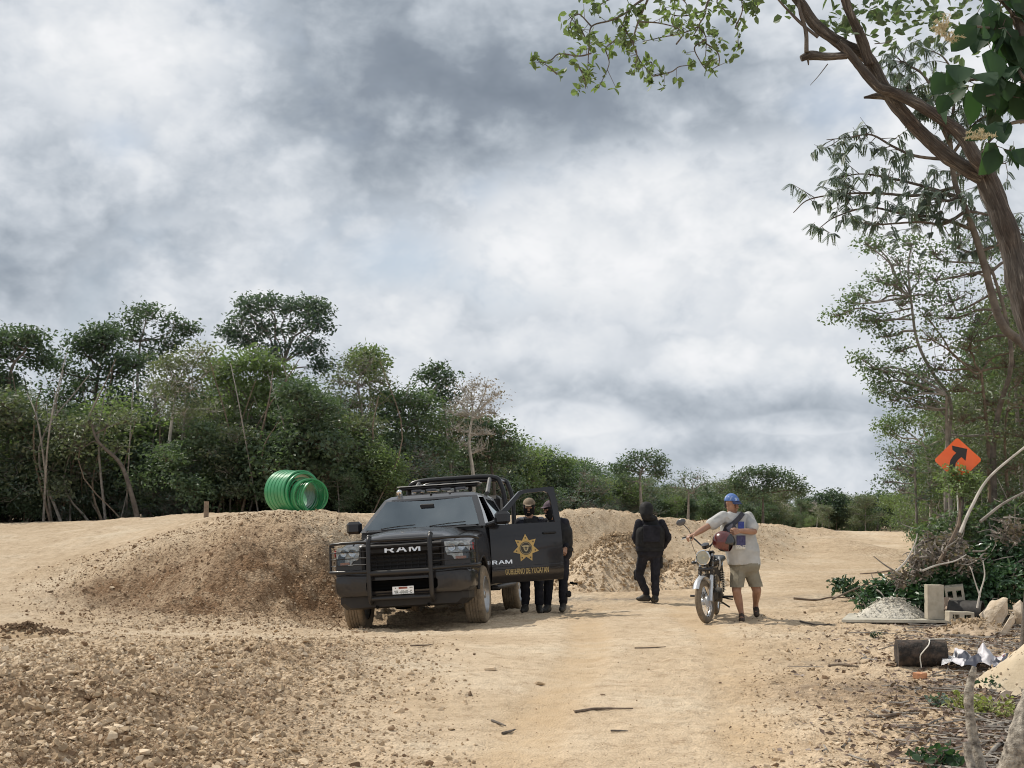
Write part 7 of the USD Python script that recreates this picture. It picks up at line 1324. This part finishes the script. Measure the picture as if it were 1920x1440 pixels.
    c2 = g.mix(left_, c1, (.60, .60, .62)); c3 = g.mix(band, c2, (.08, .08, .09)); red = g.math('multiply', g.math('greater_than', g.noise(at_, 6.0, 1.0), .64), g.math('greater_than', f'{sp}.x', .5)); c4 = g.mix(red, c3, (.16, .03, .045))
    pm = g.make('plastic_sheet', surface=g.n('mix_closure', 'closure', fac=.15, closure1=g.n('principled_bsdf', 'BSDF', base_color=c4, roughness=.35), closure2=g.n('translucent_bsdf', 'BSDF', color=c4)))
    sh = solo('plastic_sheet', (v, f), pm, 'crumpled white plastic sheet with dark print between the log and the sand heap', 'plastic sheet', smooth=True); UsdGeom.PrimvarsAPI(UsdGeom.Mesh(sh)).CreatePrimvar('uvsheet', Sdf.ValueTypeNames.Float3Array, 'vertex').Set(Vt.Vec3fArray.FromNumpy(np.c_[uu.ravel(), vv.ravel() * .45, 0 * uu.ravel()].astype(np.float32)))
    c = at(1725, 1268, 11.9); solo('brick_piece', box((.085, .10, .055), (c[0], c[1], Gs(c[0], c[1]) + .027), .006, rotz(.7)), mat('brick_orange', (.36, .16, .08), (.46, .24, .13), rough=.9, scale=20, bump=.3), 'small orange brick piece in front of the dark log', 'brick')
    # near sticks and branches at the lower right
    def stick(name, label, pts, r, m='grey', c='stick', rough_=.25, sides=9, group=None):
        q = smoothline(np.array(pts), 12 * len(pts)); mm = tube(q, np.interp(np.linspace(0, 1, len(q)), np.linspace(0, 1, len(r)), r), sides); v = np.array(mm.vertices); cc = np.repeat(q, sides, 0); w = v[:len(cc)] - cc; v[:len(cc)] = cc + w * (1 + rough_ * 2 * (meshkit.fbm(v[:len(cc)] * [28, 28, 12], 3, 3)[:, None] - .5)); solo(name, trimesh.Trimesh(v, mm.faces, process=False), (stick_bark if m == 'pale' else BARK[m]), label, c, group, smooth=60)
    stick('upright_stick', 'pale grey knobbly stick standing upright at the lower right', [at(1848, 1470, 7.35), at(1828, 1395, 7.4), at(1819, 1345, 7.42), at(1816, 1300, 7.44), at(1827, 1250, 7.46)], [.034, .03, .026, .026, .016], 'pale')
    stick('upright_stick', 'short thick pale stub beside the foot of the upright stick', [at(1832, 1470, 7.25), at(1818, 1425, 7.3), at(1812, 1392, 7.32)], [.03, .026, .02], 'pale'); stick('thick_branch', 'thick pale branch cut by the lower right corner', [at(1885, 1480, 6.9), at(1905, 1400, 6.9), at(1932, 1320, 7.0), at(1960, 1250, 7.1)], [.065, .06, .055, .05], 'pale', 'branch')
    def ground_line(pl, lift=.012):
        out = []
        for px, py in pl: p = on_ground(px, py); p[2] = Gs(p[0], p[1]) + lift; out.append(p)
        return out
    for lab, pl, r, m in [('long thin stick lying across the middle of the track', [(1078, 1336), (1120, 1332), (1187, 1330)], .011, 'brown'), ('short dark twig on the track left of the long stick', [(922, 1349), (948, 1357)], .009, 'dark'), ('pair of crossed dark twigs on the track', [(942, 1370), (955, 1366), (966, 1361)], .010, 'dark'), ('thin twig on the track near the bottom', [(1145, 1373), (1178, 1374)], .007, 'dark'), ('brown branch lying left of the seedlings', [(1625, 1343), (1670, 1340), (1718, 1334)], .014, 'brown'), ('curved brown branch right of the upright stick', [(1838, 1385), (1880, 1392), (1925, 1398)], .02, 'grey'), ('pale crooked branch lying near the right edge', [(1850, 1368), (1880, 1360), (1905, 1356), (1930, 1366)], .018, 'pale'), ('dark branch lying behind the upright stick', [(1770, 1378), (1800, 1386), (1835, 1384)], .016, 'dark'), ('thin branch crossing the lower right corner', [(1845, 1432), (1880, 1412), (1925, 1392)], .014, 'grey'), ('stick lying on the gravel right of the track', [(1500, 1168), (1530, 1171), (1560, 1170)], .012, 'dark'), ('thin stick on the ground near the left of the log', [(1553, 1252), (1580, 1251), (1610, 1253)], .014, 'brown'), ('twig on the track in front of the motorcycle', [(1190, 1216), (1225, 1215), (1248, 1212)], .008, 'brown'), ('thin twig at the lower left of the track', [(770, 1218), (795, 1216), (812, 1213)], .009, 'brown')]:
        stick('dry_stick', lab, ground_line(pl), [r, r, r * .5], m, rough_=.15, sides=6)
    # litter of dead leaves and twigs that nobody could count
    n = 6500; px = 1960 - np.abs(rng.normal(size=n)) * 170; D = np.exp(rng.uniform(math.log(7.0), math.log(19), n)); x = (px - 960) / FPX * D; p = np.c_[x, D, G(x, D) + .012]; dirs = rng.normal(size=(n, 3)) * [1, 1, .25]
    lf = leaves(p, .055, .03, rng, dirs=dirs); solo('leaf_litter', lf, LEAF['litter'], 'dead leaves strewn over the ground at the right', None, kind='stuff', smooth=False)
    tw = []
    for _ in range(720):
        px_ = 1940 - abs(rng.normal()) * 130; D_ = math.exp(rng.uniform(math.log(7.0), math.log(18))); x_ = (px_ - 960) / FPX * D_; a = rng.uniform(0, 3.14); Lh = rng.uniform(.05, .22); e = np.array([math.cos(a), math.sin(a), 0]) * Lh; q = np.array([[x_, D_, 0] - e, [x_, D_, 0] + rng.normal(size=3) * .02, [x_, D_, 0] + e]); q[:, 2] = G(q[:, 0], q[:, 1]) + rng.uniform(.006, .03); tw.append(tube(q, rng.uniform(.003, .008), 4, caps=False))
    solo('twig_litter', tw, BARK['grey'], 'small dry twigs scattered over the ground at the right', None, kind='stuff', smooth=False)
    # seedlings
    def plant(name, label, px, py, n, h, w, lm, L, W, seed, m='brown'):
        r_ = np.random.default_rng(seed); f = on_ground(px, py); f[2] = Gs(f[0], f[1]); t = thing(name, label, 'plant', f); st, ps = [], []
        for _ in range(n):
            b = r_.normal(size=3) * [w * .45, w * .45, 0]; e = b + [r_.normal() * w * .35, r_.normal() * w * .35, h * r_.uniform(.5, 1.1)]; st.append(tube(smoothline([b, (b + e) / 2 + r_.normal(size=3) * .02, e], 7), .003, 4, caps=False)); k = r_.integers(5, 10); ps.append(b + (e - b) * r_.uniform(.35, 1.0, (k, 1)) + r_.normal(size=(k, 3)) * .018)
        part(t, 'stems', st, BARK[m], kind='stuff'); part(t, 'leaves', leaves(np.vstack(ps), L, W, r_, .0, 6), LEAF[lm], smooth=False, kind='stuff')
    plant('seedling', 'low reddish and yellow green seedlings behind the upright stick', 1838, 1338, 46, .11, .26, 'red', .045, .026, 1); plant('seedling', 'small green seedling at the bottom right edge of the photo', 1765, 1436, 16, .10, .13, 'big', .055, .035, 2); plant('seedling', 'dull green sprig left of the reddish seedlings', 1755, 1328, 12, .07, .10, 'grey', .04, .025, 3); plant('seedling', 'green sprig at the edge of the sand heap', 1866, 1296, 10, .09, .07, 'big', .05, .032, 4); plant('seedling', 'tiny green sprig left of the boulders', 1640, 1195, 6, .05, .05, 'big', .035, .02, 5)

    # green pipe coil on the embankment
    C = at(552, 935, 28.6); gz0 = base_z(C[0], C[1]); Rr = .465; C[2] = gz0 + Rr + .02; axd = unit([.62, -.78, 0.0]); e1 = unit(np.cross([0, 0, 1.0], axd)); e2 = np.array([0, 0, 1.0])
    PIPE = mat('pipe_green', (.014, .165, .055), (.022, .215, .08), rough=.36, scale=5, coat=.25); t = thing('pipe_coil', 'big coil of bright green plastic pipe standing on the embankment', 'pipe coil', C)
    def loop(off, R1, w, thick, tilt=(0, 0), n=72, cc=(0, 0, 0), name='pipe_loop', strands=1):
        th = np.linspace(0, 2 * np.pi, n + 1)[:-1]; ax2 = unit(axd + e1 * tilt[0] + e2 * tilt[1]); f1 = unit(np.cross([0, 0, 1.0], ax2)); f2 = np.cross(ax2, f1); ms = []
        for s_ in range(strands):
            c = axd * (off + s_ * w * 1.02) + np.asarray(cc); prof = [(-.5 * w, -.5 * thick), (-.3 * w, .5 * thick), (.3 * w, .5 * thick), (.5 * w, -.5 * thick)]; prof = [(-.5 * w, -.4 * thick), (-.5 * w, .25 * thick), (-.42 * w, .42 * thick), (-.2 * w, .42 * thick), (-.17 * w, .3 * thick), (-.14 * w, .42 * thick), (.14 * w, .42 * thick), (.17 * w, .3 * thick), (.2 * w, .42 * thick), (.42 * w, .42 * thick), (.5 * w, .25 * thick), (.5 * w, -.4 * thick)]; k = len(prof)
            v = np.array([c + ax2 * a + (f1 * math.cos(x_) + f2 * math.sin(x_)) * (R1 + b) for x_ in th for a, b in prof]); i, j = np.meshgrid(np.arange(n), np.arange(k), indexing='ij'); i2, j2 = (i + 1) % n, (j + 1) % k; f = np.vstack([np.stack([i * k + j, i2 * k + j, i2 * k + j2], -1).reshape(-1, 3), np.stack([i * k + j, i2 * k + j2, i * k + j2], -1).reshape(-1, 3)]); m = trimesh.Trimesh(v, f, process=False); m.fix_normals(); ms.append(m)
        part(t, name, ms, PIPE, smooth=60)
    for k in range(5): loop(-.42 + .135 * k, Rr - .008 * k, .128, .045)
    loop(.27, Rr - .02, .11, .04, (.02, 0)); loop(.37, Rr - .05, .08, .04, (.05, 0), cc=(0, 0, -.02)); loop(.32, Rr - .11, .06, .04, (.08, .02), cc=(0, 0, -.06)); loop(.40, Rr - .12, .05, .04, (.12, .0), cc=(.02, 0, -.09))
    for k in range(4): loop(.46 + .036 * k, Rr - .12, .034, .035, (.16 + .05 * k, -.06 - .02 * k), cc=(.06 + .025 * k, -.02 * k, -.11))
    for k in range(3): loop(.60 + .04 * k, Rr - .10, .035, .035, (-.35, -.10), cc=(.02, -.02 * k, -.10))
    for k in range(5): loop(-.36 + .135 * k, Rr - .07, .128, .035)
    tail = smoothline([axd * .6 + [.05, -.1, -.48], axd * .62 + [-.08, -.1, -.30], axd * .6 + [-.2, -.05, -.08]], 16); part(t, 'pipe_end', tube(tail, .03, 10), PIPE)
    # stakes and the orange hose on the crest
    p = at(387, 950, 27.0); gz1 = base_z(p[0], p[1]); solo('wooden_stake', tube([[p[0], p[1], gz1 - .1], [p[0], p[1], at(387, 940, 27)[2]]], .05, 10), BARK['brown'], 'short brown wooden post standing on the embankment crest left of the pipe coil', 'post')
    p = at(690, 963, 22.9); gz1 = base_z(p[0], p[1]) + .01; solo('orange_hose', tube(smoothline([[p[0] - .16, p[1], gz1], [p[0] - .02, p[1] + .05, gz1 + .035], [p[0] + .14, p[1] + .1, gz1 + .05], [p[0] + .35, p[1] + .2, gz1 + .02]], 20), .026, 10), mat('hose_orange', (.55, .05, .015), (.6, .08, .025), rough=.4), 'orange red plastic hose lying on the crest behind the truck mirror', 'hose'); solo('wooden_stake', box((.035, .035, .24), (p[0] + .06, p[1] - .05, gz1 + .05), .006), mat('stake_pale', (.42, .28, .17), (.5, .36, .24), rough=.9), 'thin pale wooden stake beside the orange hose', 'post')
    # orange curve sign
    Dn = 18.9; c = at(1796, 862.5, Dn); t = thing('road_sign', 'orange diamond road sign with a black curved arrow, half hidden by leaves', 'road sign', c); px2 = FPX / Dn; Rm = rotz(-.30) @ np.array([[1, 0, 0], [0, 0, -1], [0, 1, 0]], float)
    def fl(poly, z0, th): m = prism(np.array(poly) / px2, th); v = np.array(m.vertices); v[:, 0] /= math.cos(.13); v[:, 2] += z0; return trimesh.Trimesh(v @ Rm.T, m.faces, process=False)
    h = 42.5; def_ = lambda s: [(0, h * s), (h * s, 0), (0, -h * s), (-h * s, 0)]
    from shapely.geometry import Polygon
    rd = lambda s, r: np.array(Polygon(def_(s)).buffer(-r).buffer(r, 6).exterior.coords)[:-1]
    OR = mat('sign_orange', (.72, .105, .018), (.80, .13, .025), rough=.35, scale=3, coat=.3); part(t, 'panel', fl(rd(1.0, 5), 0, .004), OR, smooth=False); part(t, 'border', fl(rd(1.0, 5), -.004, .0035), mat('sign_back', (.35, .33, .31), rough=.5, metallic=.6), smooth=False)
    arrow = [(-9.5, 27), (17, 20.5), (13.5, -1.5), (6.5, 5.5), (1, 1), (-4, -6), (-5.5, -14), (-5, -22), (-15, -22), (-15.5, -10), (-13, 0), (-8, 8), (-2.5, 13.5), (-9, 19)]
    part(t, 'arrow', fl(arrow[::-1], .0045, .002), mat('sign_black', (.012, .012, .012), rough=.5), smooth=False)
    part(t, 'pole', tube([[0.0, .03, at(1798, 1010, Dn)[2] - c[2] - .6], [0, .03, .15]], .022, 10), mat('pole_white', (.55, .54, .5), rough=.5))
props()
